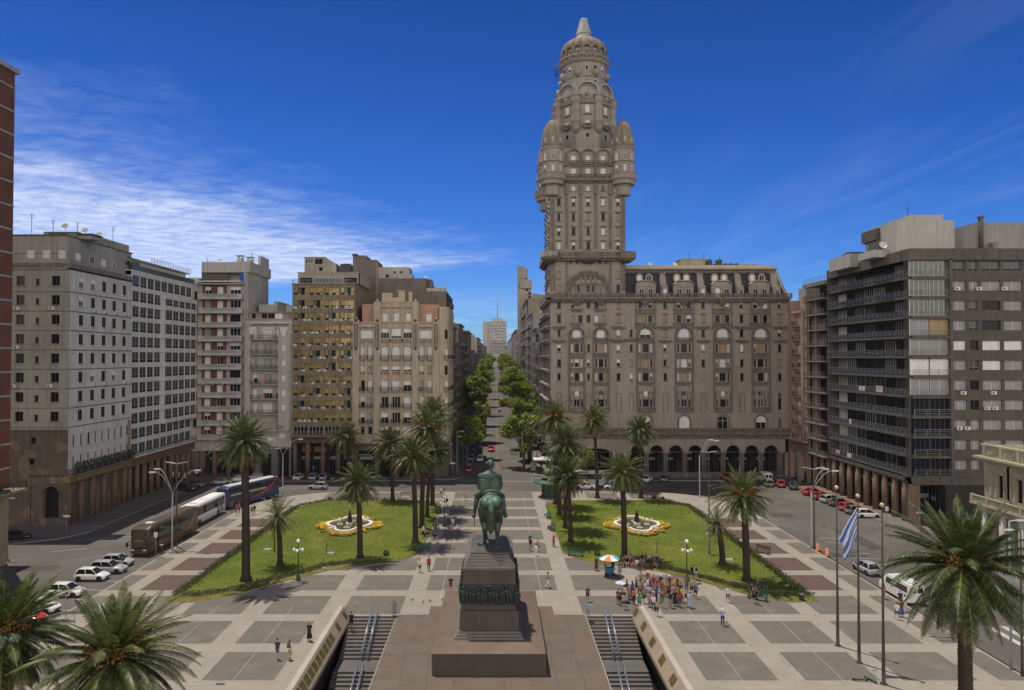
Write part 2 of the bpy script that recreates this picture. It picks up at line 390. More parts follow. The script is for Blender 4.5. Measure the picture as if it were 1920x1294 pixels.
# asphalt: ring road of the square and the avenue
RZ = -0.13
b = MB()
for r in ((-90, -20, -46, 158), (46, -20, 90, 158), (-46, 100, 46, 158)):
 if r[0] == -46:
  for q in hole_rects(*r, [(-30, 100, 30, 136)]): b.poly([(q[0],q[1],RZ),(q[2],q[1],RZ),(q[2],q[3],RZ),(q[0],q[3],RZ)])
 else: b.poly([(r[0],r[1],RZ),(r[2],r[1],RZ),(r[2],r[3],RZ),(r[0],r[3],RZ)])
AX = 0.4
b.poly([(AX-8.2,158,RZ),(AX+8.2,158,RZ),(AX+8.2,165,RZ),(AX-8.2,165,RZ)])
for j in range(3):
 y0, y1 = (165, 600, 1300)[j], (600, 1300, 2400)[j]
 b.poly([(AX-8.2,y0,gz(y0)+RZ),(AX+8.2,y0,gz(y0)+RZ),(AX+8.2,y1,gz(y1)+RZ),(AX-8.2,y1,gz(y1)+RZ)])
tag(b.build('road', M_asph), kind='structure')
# avenue pavements with a kerb
for sd_, x0, x1 in ((-1, -12.6, AX-8.2), (1, AX+8.2, 12.6)):
 b = MB()
 for y0, y1 in ((158, 165), (165, 600), (600, 1300), (1300, 2200)):
  z0, z1 = gz(y0), gz(y1)
  b.poly([(x0,y0,z0),(x1,y0,z0),(x1,y1,z1),(x0,y1,z1)])
  k = x1 if sd_ < 0 else x0
  b.poly([(k,y0,z0-.14),(k,y0,z0),(k,y1,z1),(k,y1,z1-.14)], 1)
 tag(b.build('sidewalk', [M_walk, M_kerb]), kind='structure')
# pavements in front of the facades
def slab(name, poly, z0, z1, m, mk=None):
 b = MB(); b.prism(poly, z0, z1, 1, 0, False); return tag(b.build(name, [m, mk or M_kerb]), kind='structure')
def arcpts(cx, cy, r, a0, a1, n=8): return [(cx+r*cos(radians(a0+(a1-a0)*i/n)), cy+r*sin(radians(a0+(a1-a0)*i/n))) for i in range(n+1)]
slab('sidewalk', [(-80, 96.5), (-66.5, 104.0), (-64.2, 108)] + [(-64.2, 148)] + arcpts(-60.2, 148, 4, 180, 90)[1:] + [(-16, 153.2)] + arcpts(-12, 158, 4.0, 225, 360, 6) + [(-7.8, 159), (-12.6, 159), (-12.6, 180), (-85, 180), (-85, 96.5)], -0.2, 0.0, M_walk)
slab('sidewalk', [(12.6, 159), (8.6, 159)] + arcpts(12.6, 157.2, 4.0, 180, 270, 6) + [(60, 153.2)] + arcpts(60.2, 148, 4, 90, 0)[1:] + [(64.4, 120), (65.5, 108), (95, 104), (95, 180), (12.6, 180)], -0.2, 0.0, M_walk)
slab('sidewalk', [(-85, 20), (-64.5, 20), (-63.3, 88), (-66, 92.5), (-85, 92.5)], -0.2, 0.0, M_walk)
slab('sidewalk', [(64.0, 20), (95, 20), (95, 99), (66, 98), (63.2, 92)], -0.2, 0.0, M_walk)
slab('red_sidewalk', [(64.6, 121), (68.3, 121), (68.3, 151.8), (56, 151.8), (63.3, 146), (64.6, 140)], 0.001, 0.006, M_redwalk)
slab('red_sidewalk', [(-64.5, 140), (-62, 149.4), (-57, 152.6), (-33, 152.6), (-33, 156.5), (-68, 156.5), (-69, 140)], 0.001, 0.006, M_redwalk)
# the square itself: light stone slab with rounded far corners, stairwells left open
KX0, KX1, KY1 = -46.4, 45.6, 140.2
b = MB()
for q in hole_rects(KX0, 14, KX1, 122, PIT): b.poly([(q[0],q[1],0),(q[2],q[1],0),(q[2],q[3],0),(q[0],q[3],0)])
far = [(KX0, 122)] + [(KX1, 122)] + arcpts(KX1-17, KY1-17, 17, 2, 90, 10) + arcpts(KX0+17, KY1-17, 17, 90, 178, 10)
b.poly([(x, y, 0) for x, y in far])
edge = [(KX1, 14)] + far[1:] + [(KX0, 14)]
for p, q in zip(edge, edge[1:]): b.poly([(p[0],p[1],-.14),(q[0],q[1],-.14),(q[0],q[1],0),(p[0],p[1],0)], 1)
tag(b.build('square_paving', [M_light, M_kerb]), kind='structure')
cols = [(9.85, 16.1), (18.4, 24.6), (26.9, 33.2)]
rows = [(81.1+7.5*k-30.0, 86.7+7.5*k-30.0) for k in range(-5, 13)]
LAWN_F = [(36.9, 77.2), (33.5, 77.0), (29.5, 79.6), (25.4, 84.2), (21.3, 88.3), (12.8, 92.2), (10.0, 96.0), (9.6, 127.5), (12.5, 131.5), (31.5, 131.8), (36.6, 125.0)]
def in_poly(x, y, P):
 c = False; n = len(P)
 for i in range(n):
  x0, y0 = P[i]; x1, y1 = P[(i+1) % n]
  if (y0 > y) != (y1 > y) and x < (x1-x0)*(y-y0)/(y1-y0)+x0: c = not c
 return c
dark, red = MB(), MB()
def panel(b, x0, y0, x1, y1, z=0.004):
 b.poly([(x0,y0,z),(x1,y0,z),(x1,y1,z),(x0,y1,z)])
for ya, yb in rows:
 if ya > 14:
  for sgn in (-1, 1):
   for ci, (xa, xb) in enumerate(cols):
    xs_ = sorted((CX+sgn*xa, CX+sgn*xb))
    if yb > KY1-0.6: continue
    if ya < 73.0 and ci == 0: continue
    panel(dark, xs_[0], ya, xs_[1], yb)
   xa, xb = 35.2, 41.6
   xs_ = sorted((CX+sgn*xa, CX+sgn*xb))
   if ya < 118: panel(red if ya > 80 else dark, xs_[0], ya, xs_[1], yb)
   if ya < 114:
    q = sorted((CX+sgn*43.4, CX+sgn*46.0)); panel(dark, max(q[0], KX0+.3), ya, min(q[1], KX1-.3), yb)
 if ya > 76.5: panel(dark, CX-7.75, ya, CX+7.75, min(yb, KY1-1.2))
tag(dark.build('dark_paving_panels', M_dark), kind='structure')
tag(red.build('red_paving_panels', M_red), kind='structure')
# thin light joints along the square
j = MB()
for x in (-6.35, 5.3):
 panel(j, x-.03, 76.5, x+.03, 139, 0.008)
for x in (21.0, 29.6, -22.4, -30.6): panel(j, x-.025, 20, x+.025, 76, 0.008)
tag(j.build('paving_joints', M_joint), kind='structure')
# road markings
b = MB()
def mark(x0, y0, x1, y1, w_, z=RZ+0.006):
 d = Vector((x1-x0, y1-y0, 0)).normalized(); n_ = Vector((-d.y, d.x, 0))*w_/2
 b.poly([(x0+n_.x,y0+n_.y,z),(x0-n_.x,y0-n_.y,z),(x1-n_.x,y1-n_.y,z),(x1+n_.x,y1+n_.y,z)])
for k in range(9): mark(50.5+1.55*k, 66.0, 50.5+1.55*k-0.0, 70.6, 0.62)
for k in range(6): mark(49.5, 92+2.6*k, 52.6, 91.4+2.6*k, .1)
for k in range(5): mark(50.6+2.3*k, 86.2, 51.9+2.3*k, 86.2, .16)
mark(-63.8, 103.5, -56.0, 105.8, .14); mark(-63, 97.6, -59, 99.2, .12)
for k in range(7): mark(-49.8, 66+3.2*k, -46.6, 65.4+3.2*k, .1)
mark(-7.4, 152.6, 8.6, 152.6, .25); mark(8.2, 155, 8.2, 157, .12)
tag(b.build('road_markings', M_white), kind='structure')
b = MB(); rq = random.Random(12)
for (x, y, w_, h_) in ((-56, 118, 3, 9), (-60, 90, 5, 2.2), (-53, 76, 2.4, 6), (55, 104, 2.5, 11), (58, 88, 6, 2), (50, 120, 4, 3), (-20, 146, 9, 2.4), (15, 145, 5, 2.0), (2.5, 172, 2.5, 7), (5, 196, 2, 10), (-3, 160, 6, 1.6), (38, 147, 3, 4)): mark(x-w_/2, y, x+w_/2, y, h_, RZ+.003+(gz(y) if y > 165 else 0))
tag(b.build('road_repairs', mat('fresh_asphalt', (0.070, 0.067, 0.063), 0.9, var=0.3, vscale=.5)), kind='structure')
b = MB()
for (x, y) in ((-54, 101), (53.5, 112), (-9, 149), (20, 143.5), (57, 95), (3, 166), (-58, 124), (50.5, 99)): b.lathe([(.38, RZ+.012), (.36, RZ+.014)], x, y, 14)
tag(b.build('manhole_covers', mat('manhole_iron', (0.045, 0.042, 0.04), 0.6, metal=.4)), kind='structure')
b = MB()
y = 156.0
while y < 900:
 y2 = y+(9 if y < 190 else 30)
 z0, z1 = gz(y)+RZ+0.02, gz(y2)+RZ+0.02
 b.poly([(AX-.1,y,z0),(AX+.08,y,z0),(AX+.08,y2,z1),(AX-.1,y2,z1)]); y = y2+(3 if y < 190 else 0)
tag(b.build('road_centre_line', M_yel), kind='structure')
# expansion of the brown stone terrace round the monument
M_terr = mat('brown_granite', (0.134, 0.108, 0.082), 0.6, var=0.3, vscale=0.35, fine=0.12, bscale=5, bump=0.08, col2=(0.105, 0.082, 0.062))
b = MB(); rr = random.Random(3)
def slabrow(x0, x1, y0, y1, nx, z=0.02):
 w_ = (x1-x0)/nx; off = rr.uniform(-.3, .3)
 for i in range(nx):
  a = x0+i*w_+(0 if i == 0 else off); c = x0+(i+1)*w_+(0 if i == nx-1 else off)
  b.box(a+.008, y0+.008, -.1, c-.008, y1-.008, z+rr.uniform(-.003, .003), rr.choice((0, 0, 1, 2)), skip='b')
y = 22.0
while y < 73.3:
 y2 = min(y+2.45, 73.4); slabrow(-10.5, 9.5, y, y2, 9); y = y2
slabrow(-7.2, 6.2, 73.4, 75.9, 6)
b.box(-10.5, 22, -.3, 9.5, 73.4, 0.0, 0, skip='b'); b.box(-7.2, 73.4, -.3, 6.2, 75.9, 0.0, 0, skip='b')
M_terr2 = mat('brown_granite_rust', (0.142, 0.108, 0.080), 0.6, var=0.3, vscale=0.4, fine=0.12, bscale=5, col2=(0.115, 0.085, 0.06))
M_terr3 = mat('brown_granite_grey', (0.138, 0.107, 0.078), 0.6, var=0.3, vscale=0.5, fine=0.12, bscale=5)
tag(b.build('monument_terrace', [M_terr, M_terr2, M_terr3]), kind='structure')
# lower floor of the stairwells and ground below, closing the pits
b = MB()
for h in PIT:
 x0, y0, x1, y1 = h
 b.poly([(x0,y0,-9),(x1,y0,-9),(x1,y1,-9),(x0,y1,-9)])
 for p, q in (((x0,y0),(x1,y0)),((x1,y0),(x1,y1)),((x1,y1),(x0,y1)),((x0,y1),(x0,y0))):
  b.poly([(p[0],p[1],-9),(q[0],q[1],-9),(q[0],q[1],-0.005),(p[0],p[1],-0.005)])
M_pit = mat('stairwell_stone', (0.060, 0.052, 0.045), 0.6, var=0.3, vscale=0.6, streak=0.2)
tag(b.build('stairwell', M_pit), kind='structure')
# lawns
M_grass = mat('lawn_grass', (0.132, 0.152, 0.026), 0.9, var=0.3, vscale=0.16, fine=0.3, bscale=3.5, bump=0.5, col2=(0.075, 0.105, 0.016), spec=0.1)
M_dry = mat('dry_grass', (0.19, 0.155, 0.05), 0.95, var=0.5, vscale=0.5, fine=0.3, bscale=3.5, bump=0.4, col2=(0.08, 0.10, 0.02), spec=0.1)
over(M_grass, 'blot', s=.13, a=.54, b=.72, f=.5, c=(0.20, 0.19, 0.05)); over(M_grass, 'blot', s=.5, a=.60, b=.75, f=.5, c=(0.17, 0.14, 0.05)); over(M_grass, 'blot', s=.07, a=.5, b=.6, f=.4, c=(0.055, 0.095, 0.013))
LAWNS = []
for sgn, nm in ((-1, 'left'), (1, 'right')):
 P = [(CX+sgn*x, y) for x, y in LAWN_F]
 if sgn > 0: P = P[::1]
 else: P = P[::-1]
 b = MB(); b.prism(P, 0.0, 0.07, 1, 0, False)
 o = b.build('lawn', [M_grass, M_kerb]); tag(o, kind='structure'); LAWNS.append(P)
 b = MB(); Q = [(CX+sgn*x, y) for x, y in LAWN_F[:7]]
 ins = []
 for i, (x, y) in enumerate(Q):
  ins.append((x-sgn*0.0, y+1.7+0.35*sin(i*2.1)))
 for i in range(len(Q)-1):
  a, c, d, e = Q[i], Q[i+1], ins[i+1], ins[i]
  pts = [(a[0],a[1],.076),(c[0],c[1],.076),(d[0],d[1],.076),(e[0],e[1],.076)]
  b.poly(pts if sgn < 0 else pts[::-1])
 tag(b.build('dry_grass_strip', M_dry), kind='structure')
# real blades over the turf: tufts scattered on both lawns
b = MB(); rg = random.Random(21)
for P in LAWNS:
 xs_ = [p[0] for p in P]; ys_ = [p[1] for p in P]
 for _ in range(9000):
  x, y = rg.uniform(min(xs_), max(xs_)), rg.uniform(min(ys_), max(ys_))
  if not in_poly(x, y, P): continue
  if abs(x-CX) > 18.5 and abs(x-CX) < 28.5 and 105.5 < y < 118.5: continue
  a = rg.uniform(0, pi); h = rg.uniform(.05, .14); w_ = rg.uniform(.04, .09)
  b.poly([(x-w_*cos(a),y-w_*sin(a),.07),(x+w_*cos(a),y+w_*sin(a),.07),(x+.04*cos(a+1.5),y+.04*sin(a+1.5),.07+h)])
M_blade = leafmat('grass_blades', [(0.055,0.105,0.012),(0.09,0.145,0.018),(0.15,0.18,0.035)], 0.7, 0.3, 0.3)
tag(b.build('grass_tufts', M_blade), 'short green grass tufts over both lawns', None, None, 'stuff')
# ------------------------------------------------------------------ architecture kit
M_glass = mat('window_glass', (0.009, 0.011, 0.015), 0.10, spec=0.12)
M_glass3 = mat('grey_window_glass', (0.055, 0.058, 0.060), 0.15, spec=0.3, var=0.5, vscale=0.5)
M_glass2 = mat('window_glass_pale', (0.075, 0.10, 0.10), 0.2, spec=0.5, var=0.5, vscale=0.9)
M_gold = mat('gold_film_glass', (0.42, 0.31, 0.11), 0.22, metal=0.35, var=0.75, vscale=0.55, col2=(0.10, 0.07, 0.03), spec=0.6)
M_blind = mat('roller_blind', (0.62, 0.61, 0.60), 0.7, var=0.2, vscale=0.8)
M_blind2 = mat('grey_blind', (0.25, 0.25, 0.255), 0.7, var=0.2, vscale=0.8)
M_wood = mat('wooden_shutter', (0.34, 0.235, 0.14), 0.7, var=0.3, vscale=3.0)
M_frw = mat('white_frame', (0.55, 0.54, 0.52), 0.6)
M_frd = mat('dark_frame', (0.06, 0.055, 0.05), 0.6)
M_iron = mat('wrought_iron', (0.03, 0.03, 0.033), 0.6)
M_rail = mat('steel_rail', (0.20, 0.21, 0.22), 0.4, metal=0.3)
M_acw = mat('air_conditioner_white', (0.52, 0.51, 0.48), 0.5)
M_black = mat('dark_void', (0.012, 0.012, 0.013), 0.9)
M_roof = mat('roof_felt', (0.16, 0.15, 0.14), 0.9, var=0.3)
WM = {}
def winmesh(kind, w, h):
 k = (kind, round(w, 2), round(h, 2))
 if k in WM: return WM[k]
 b = MB(); x = w/2; t = 0.06
 def fr(x0, z0, x1, z1): b.box(x0, -.05, z0, x1, .03, z1, 0, skip='k')
 mats = [M_frw, M_glass, M_blind, M_glass2]
 if kind == 'strip':
  b.poly([(-x,0,0),(x,0,0),(x,0,h),(-x,0,h)], 1); mats = [M_blind2, M_glass3, M_glass, M_glass]; b.poly([(-x+t,-.01,t),(x-t,-.01,t),(x-t,-.01,h*.26),(-x+t,-.01,h*.26)], 2)
  for q in (-x, -.02, x-t): fr(q, 0, q+t, h)
  fr(-x, h*.26, x, h*.26+.07)
 if kind in ('dark', 'half', 'open', 'pale', 'low'):
  if kind in ('open',): mats[0] = M_frd
  b.poly([(-x,0,0),(x,0,0),(x,0,h),(-x,0,h)], 1 if kind != 'pale' else 3)
  fr(-x, 0, -x+t, h); fr(x-t, 0, x, h); fr(-x+t, 0, x-t, t); fr(-x+t, h-t, x-t, h)
  n = max(1, int(round(w/0.75)))
  for i in range(1, n): fr(-x+w*i/n-.03, t, -x+w*i/n+.03, h-t)
  if kind in ('half', 'low'):
   q = h*(0.45 if kind == 'half' else 0.78); b.box(-x+t, -.07, h-q, x-t, -.01, h-t, 2, skip='k')
 elif kind in ('blind', 'grey', 'wood'):
  mats[2] = {'blind': M_blind, 'grey': M_blind2, 'wood': M_wood}[kind]
  if kind == 'wood': mats[0] = M_wood
  b.poly([(-x,0,0),(x,0,0),(x,0,h),(-x,0,h)], 2)
  n = max(3, int(h/0.16))
  for i in range(n):
   z = h*i/n; b.poly([(-x+t,-.025,z),(x-t,-.025,z),(x-t,-.004,z+h/n*.94),(-x+t,-.004,z+h/n*.94)], 2)
  fr(-x, 0, -x+t, h); fr(x-t, 0, x, h); fr(-x+t, h-t, x-t, h)
  if w > 1.4: fr(-.03, 0, .03, h-t)
 elif kind in ('arch', 'archw', 'archhalf'):
  r = w/2; zc = h-r; arc = [(r*cos(pi*j/10), zc+r*sin(pi*j/10)) for j in range(11)]
  b.poly([(-r,0,0),(r,0,0)]+[(p[0],0,p[1]) for p in arc], 1 if kind == 'arch' else 2)
  if kind == 'archhalf': b.poly([(-r+t,-.03,t),(r-t,-.03,t),(r-t,-.03,zc*.8),(-r+t,-.03,zc*.8)], 1)
  b.arch(0, zc, r-.07, r, -.05, 0.0, 0, 10); fr(-x, 0, -x+t, zc); fr(x-t, 0, x, zc); fr(-x+t, 0, x-t, t)
  fr(-.03, t, .03, h-.08)
  if w > 1.6: fr(-x+t, zc-.03, -.03, zc+.03); fr(.03, zc-.03, x-t, zc+.03)
 elif kind in ('gold', 'goldmix'):
  mats = [M_frd, M_gold, M_glass2, M_glass]
  n = 4
  for i in range(n):
   xa, xb = -x+w*i/n, -x+w*(i+1)/n
   mm = 1 if kind == 'gold' else (1, 2, 3, 1)[i]
   b.poly([(xa,0,h*.28),(xb,0,h*.28),(xb,0,h),(xa,0,h)], mm); b.poly([(xa,0,0),(xb,0,0),(xb,0,h*.28),(xa,0,h*.28)], 1 if i % 2 else 3)
   if i: fr(xa-.04, 0, xa+.04, h)
  fr(-x, 0, -x+t, h); fr(x-t, 0, x, h); fr(-x+t, h*.28-.03, x-t, h*.28+.03)
 elif kind == 'shop':
  mats = [M_frd, M_glass, M_blind2, M_glass2]
  b.poly([(-x,0,0),(x,0,0),(x,0,h),(-x,0,h)], 1)
  for i in range(5): fr(-x+w*i/4-.05, 0, -x+w*i/4+.05, h)
  fr(-x, h*.62, x, h*.62+.12); b.box(-x*.9, -.08, h*.66, x*.5, -.05, h*.78, 2)
 me = bpy.data.meshes.new('window'); me.from_pydata(b.v, [], b.f)
 for q in mats: me.materials.append(q)
 me.polygons.foreach_set('material_index', b.m); me.update(); WM[k] = me; return me
def put(parent, M, x, z, kind, w, h, y=0.25, name='window'):
 p = M @ Vector((x, y-0.012, z)); a = M.to_euler().z
 return inst(winmesh(kind, w, h), parent, p, a, name)
def acmesh():
 if 'ac' in WM: return WM['ac']
 b = MB(); b.box(-.42, -.34, 0, .42, 0, .56, 0);
 ring = [(-.1+.2*cos(a*pi/5), -.346, .28+.2*sin(a*pi/5)) for a in range(10)]; b.poly(ring, 1)
 b.box(-.38, -.3, -.06, -.32, 0.02, 0.0, 1); b.box(.32, -.3, -.06, .38, 0.02, 0.0, 1)
 me = bpy.data.meshes.new('air_conditioner'); me.from_pydata(b.v, [], b.f); me.materials.append(M_acw); me.materials.append(M_frd)
 me.polygons.foreach_set('material_index', b.m); me.update(); WM['ac'] = me; return me
def ac(parent, M, x, z, y=0.0):
 p = M @ Vector((x, y, z)); inst(acmesh(), parent, p, M.to_euler().z, 'air_conditioner')
def sill(b, xc, z, w, y=0.0, t=0.12, d=0.18, m=0): b.box(xc-w/2, y-d, z-t, xc+w/2, y+0.0, z, m)
def balusters(b, x0, x1, z0, h, y0, y1, m=0, step=0.34, pier=2.6):
 """stone balustrade: plinth, rail, balusters and piers"""
 b.box(x0, y0, z0, x1, y1, z0+.14, m); b.box(x0, y0-.03, z0+h-.14, x1, y1+.03, z0+h, m)
 n = int((x1-x0)/step); ym = (y0+y1)/2; pn = max(1, int(round((x1-x0)/pier)))
 for i in range(n):
  x = x0+step*(i+.5); b.box(x-.07, ym-.07, z0+.14, x+.07, ym+.07, z0+h-.14, m, skip='bt')
 for i in range(pn+1):
  x = x0+(x1-x0)*i/pn; b.box(x-.2, y0-.05, z0, x+.2, y1+.05, z0+h+.06, m)
def rails(b, pts, z0, h=1.0, n=4, r=0.025, posts=1.6, m=0):
 """steel railing along a polyline"""
 for p, q in zip(pts, pts[1:]):
  p = Vector((p[0], p[1], 0)); q = Vector((q[0], q[1], 0)); d = (q-p).length; k = max(1, int(d/posts))
  for i in range(n):
   z = z0+h*(i+1)/n; rr_ = r*(1.5 if i == n-1 else 1)
   b.tube([(p.x,p.y,z),(q.x,q.y,z)], rr_, 4, m, False)
  for i in range(k+1):
   s_ = p.lerp(q, i/k); b.box(s_.x-r, s_.y-r, z0, s_.x+r, s_.y+r, z0+h, m)
def ironrail(b, x0, x1, z0, h, y, m=0, belly=0.0, step=0.16, ends=0.0):
 """iron balcony front with close bars, returning to the wall at both ends"""
 b.box(x0, y-.02, z0+h-.05, x1, y+.03, z0+h, m); b.box(x0, y-.02, z0+.04, x1, y+.03, z0+.09, m)
 n = int((x1-x0)/step)
 for i in range(n+1):
  x = x0+(x1-x0)*i/n; b.box(x-.018, y-.018, z0, x+.018, y+.018, z0+h, m, skip='bt')
 if ends:
  for x in (x0, x1):
   b.box(x-.02, y, z0+h-.05, x+.02, y+ends, z0+h, m)
   for i in range(int(ends/step)+1): b.box(x-.018, y+i*step, z0, x+.018, y+i*step+.03, z0+h, m, skip='bt')
def box_rooftop(b, x0, y0, z0, x1, y1, z1, m=0, cap=0.2):
 b.box(x0, y0, z0, x1, y1, z1, m); b.box(x0-.12, y0-.12, z1, x1+.12, y1+.12, z1+cap, m)
def antenna(parent, x, y, z, h, name='antenna'):
 b = MB(); b.tube([(x,y,z),(x,y,z+h)], .04, 4)
 for i in range(4): b.box(x-.35+.05*i, y-.02, z+h-.3*i-.1, x+.35-.05*i, y+.02, z+h-.3*i-.06)
 b.build(name, M_iron, parent)
def dish(parent, x, y, z, r=0.45):
 b = MB(); b.lathe([(0.02, 0), (r*.6, .06*r/.45), (r, .2*r/.45)], n=12, cap=False)
 Mx = Matrix.Translation((x, y, z+.7)) @ Matrix.Rotation(radians(65), 4, 'X')
 b.v = [tuple(Mx @ Vector(p)) for p in b.v]
 b.tube([(x,y,z),(x,y,z+.7)], .04, 5); b.build('satellite_dish', M_acw, parent)
def chimney(parent, x, y, z, w, h, m):
 b = MB(); b.box(x-w/2, y-w/2, z, x+w/2, y+w/2, z+h)
 for dx in (-1, 1):
  for dy in (-1, 1): b.box(x+dx*w*.4-.08, y+dy*w*.4-.08, z+h, x+dx*w*.4+.08, y+dy*w*.4+.08, z+h+.5)
 b.box(x-w*.7, y-w*.7, z+h+.5, x+w*.7, y+w*.7, z+h+.65); b.build('chimney', m, parent)
def tank(parent, x, y, z, r, h, m=None):
 b = MB(); b.lathe([(r, z), (r*1.03, z+h*.3), (r, z+h*.6), (r*1.02, z+h*.8), (r*.8, z+h), (r*.25, z+h*1.12), (r*.22, z+h*1.2)], x, y, 14); b.build('water_tank', m or M_tank, parent)
M_tank = mat('black_tank', (0.035, 0.037, 0.045), 0.5)
rw = random.Random(11)
def wk(weights):
 k = list(weights); return rw.choices(k, [weights[i] for i in k])[0]
# ------------------------------------------------------------------ the great corner palace with its tower
M_st = mat('palace_render', (0.300, 0.258, 0.222), 0.9, var=0.22, vscale=0.25, streak=0.17, fine=0.06, bscale=4, stretch=0.4)
M_st2 = mat('palace_trim', (0.200, 0.171, 0.146), 0.9, var=0.4, vscale=0.8, streak=0.35)
M_dome = mat('palace_dome', (0.27, 0.225, 0.165), 0.85, var=0.35, vscale=0.5, streak=0.35)
over(M_st, 'blot', s=.22, a=.5, b=.72, f=.45, c=(0.19, 0.16, 0.135)); over(M_st, 'blot', s=1.1, a=.6, b=.72, f=.4, c=(0.30, 0.265, 0.225)); over(M_dome, 'blot', s=.6, a=.55, b=.7, f=.5, c=(0.15, 0.12, 0.09))
M_slate = mat('dark_slate', (0.030, 0.030, 0.042), 0.55, var=0.4, vscale=0.9, fine=0.3, bscale=4)
M_gilt = mat('pale_stone', (0.42, 0.36, 0.27), 0.8, var=0.25, vscale=0.6)  # light stone of the parapet above the mansard
def palace():
 Y0 = 158.0; XL, XR = 12.6, 67.4
 fx = lambda px, py=640: PY(px, py, Y0)[0]
 fz = lambda py: PY(1250, py, Y0)[1]
 P = thing('palace_building', 'tall brown stucco palace with arcade, black mansard roof and domed corner tower', 'palace', (40, Y0, 0))
 M = frame(0, Y0)
 ops, W = [], []
 deco = MB(M)
 def win(px, yc, w, h, kinds, arch=False, y=0.3, name='window', sl=True, py=640):
  x = fx(px, py); z = fz(yc)-h/2
  ops.append((x-w/2, z, x+w/2, z+h)+(('a',) if arch else ())); W.append((x, z, wk(kinds), w, h, name))
  if sl: sill(deco, x, z, w+.5)
 K1 = dict(open=5, dark=2, half=2, low=1, blind=1, wood=3); K2 = dict(blind=3, open=3, half=2, wood=1, dark=2)
 narrow = [1247.3, 1318.5, 1390.8, 1462]
 bays = [1210.5, 1282.5, 1354.8, 1426]
 for px in bays+[1081.5, 1126.7]:
  xc = fx(px); tower = px < 1150
  if not tower:
   for yy in (571.5, 598):
    for dx in (-9.2, 9.2): win(px+dx, yy, 1.0, 1.75, K1, sl=False)
    deco.box(xc-2.5, -.32, fz(yy+7.5)-.25, xc+2.5, 0, fz(yy+7.5)); deco.box(xc-2.3, -.1, fz(yy+7.5)-1.0, xc+2.3, 0, fz(yy+7.5)-.25)
    for dx in (-2.25, -.12, 2.0): deco.box(xc+dx, -.22, fz(yy+7.5), xc+dx+.26, 0, fz(yy-8))
   deco.box(xc-2.5, -.42, fz(588), xc+2.5, 0, fz(586.6))
   for dx in (-2.35, 2.0): deco.box(xc+dx, -.5, fz(616), xc+dx+.5, 0, fz(611))
  r = 2.15 if not tower else 1.9; zs = fz(628)
  deco.arch(xc, zs, r-.28, r, -.34, 0, 0, 12, leg=zs-fz(773)); deco.arch(xc, zs, r-.62, r-.4, -.16, 0, 0, 12)
  deco.box(xc-.25, -.5, zs+r-.3, xc+.25, 0, zs+r+.35)
  w3 = 2.5 if not tower else 1.9
  win(px, 626 if not tower else 625, w3, 2.6, dict(archw=2, archhalf=1, arch=2), True, name='arched_window', sl=False)
  deco.box(xc-r+.35, -.42, fz(640), xc+r-.35, 0, fz(639)); deco.box(xc-r+.35, -.45, fz(633.6), xc+r-.35, -.2, fz(632.8))
  for i in range(9): deco.box(xc-r+.45+i*(2*r-.98)/8, -.38, fz(639), xc-r+.57+i*(2*r-.98)/8, -.26, fz(633.6))
  for yy in (653, 681, 707):
   for dx, w_ in ((-1.32 if not tower else -1.1, .42), (0, 1.35 if not tower else 1.0), (1.32 if not tower else 1.1, .42)):
    x = xc+dx; z = fz(yy)-.95; ops.append((x-w_/2, z, x+w_/2, z+1.9)); W.append((x, z, wk(dict(open=3, blind=3, wood=2, half=2)), w_, 1.9, 'window'))
   deco.box(xc-1.75, -.34, fz(yy+9.5)-.2, xc+1.75, 0, fz(yy+9.5)+.1); deco.box(xc-1.5, -.2, fz(yy+9.5)-.85, xc+1.5, 0, fz(yy+9.5)-.2)
   deco.box(xc-1.75, -.22, fz(yy-9.3), xc+1.75, 0, fz(yy-10.5))
  win(px, 737.5, .95, 1.25, dict(arch=2, archw=1), True, sl=False, name='arched_window')
  for dx in (-1.15, 1.15):
   x = xc+dx; ops.append((x-.22, fz(741), x+.22, fz(741)+.9, 'a')); W.append((x, fz(741), 'arch', .44, .9, 'arched_window'))
  for dx, w_ in ((-1.2, .42), (0, 1.25), (1.2, .42)):
   x = xc+dx; z = fz(763); ops.append((x-w_/2, z, x+w_/2, z+1.75)); W.append((x, z, wk(dict(dark=3, pale=1, open=1)), w_, 1.75, 'window'))
  deco.box(xc-1.6, -.3, fz(764)-.15, xc+1.6, 0, fz(764)+.05); deco.wedge(xc-1.5, -.55, fz(773), xc+1.5, 0, fz(765.5), 0, 0)
  for dx in (-1.65, -.75, .6, 1.5): deco.box(xc+dx, -.14, fz(763), xc+dx+.16, 0, fz(734))
  if not tower:
   win(px, 792, 2.35, 3.0, dict(arch=2, archhalf=1, archw=1), True, name='arched_window', sl=False)
   z = fz(792)+1.5-1.17; deco.arch(xc, z, 1.35, 1.6, -.2, 0, 0, 10, leg=1.6)
 for yy in (571.5, 598):
  for px in (1074, 1088.5, 1103.6, 1118.5, 1133): win(px, yy, .85, 1.75, K1, sl=False)
  for a, c in ((1069, 1093.5), (1113.5, 1138)):
   deco.box(fx(a), -.3, fz(yy+7.5)-.25, fx(c), 0, fz(yy+7.5)); deco.box(fx(a)+.2, -.12, fz(yy+7.5)-.8, fx(c)-.2, 0, fz(yy+7.5)-.25)
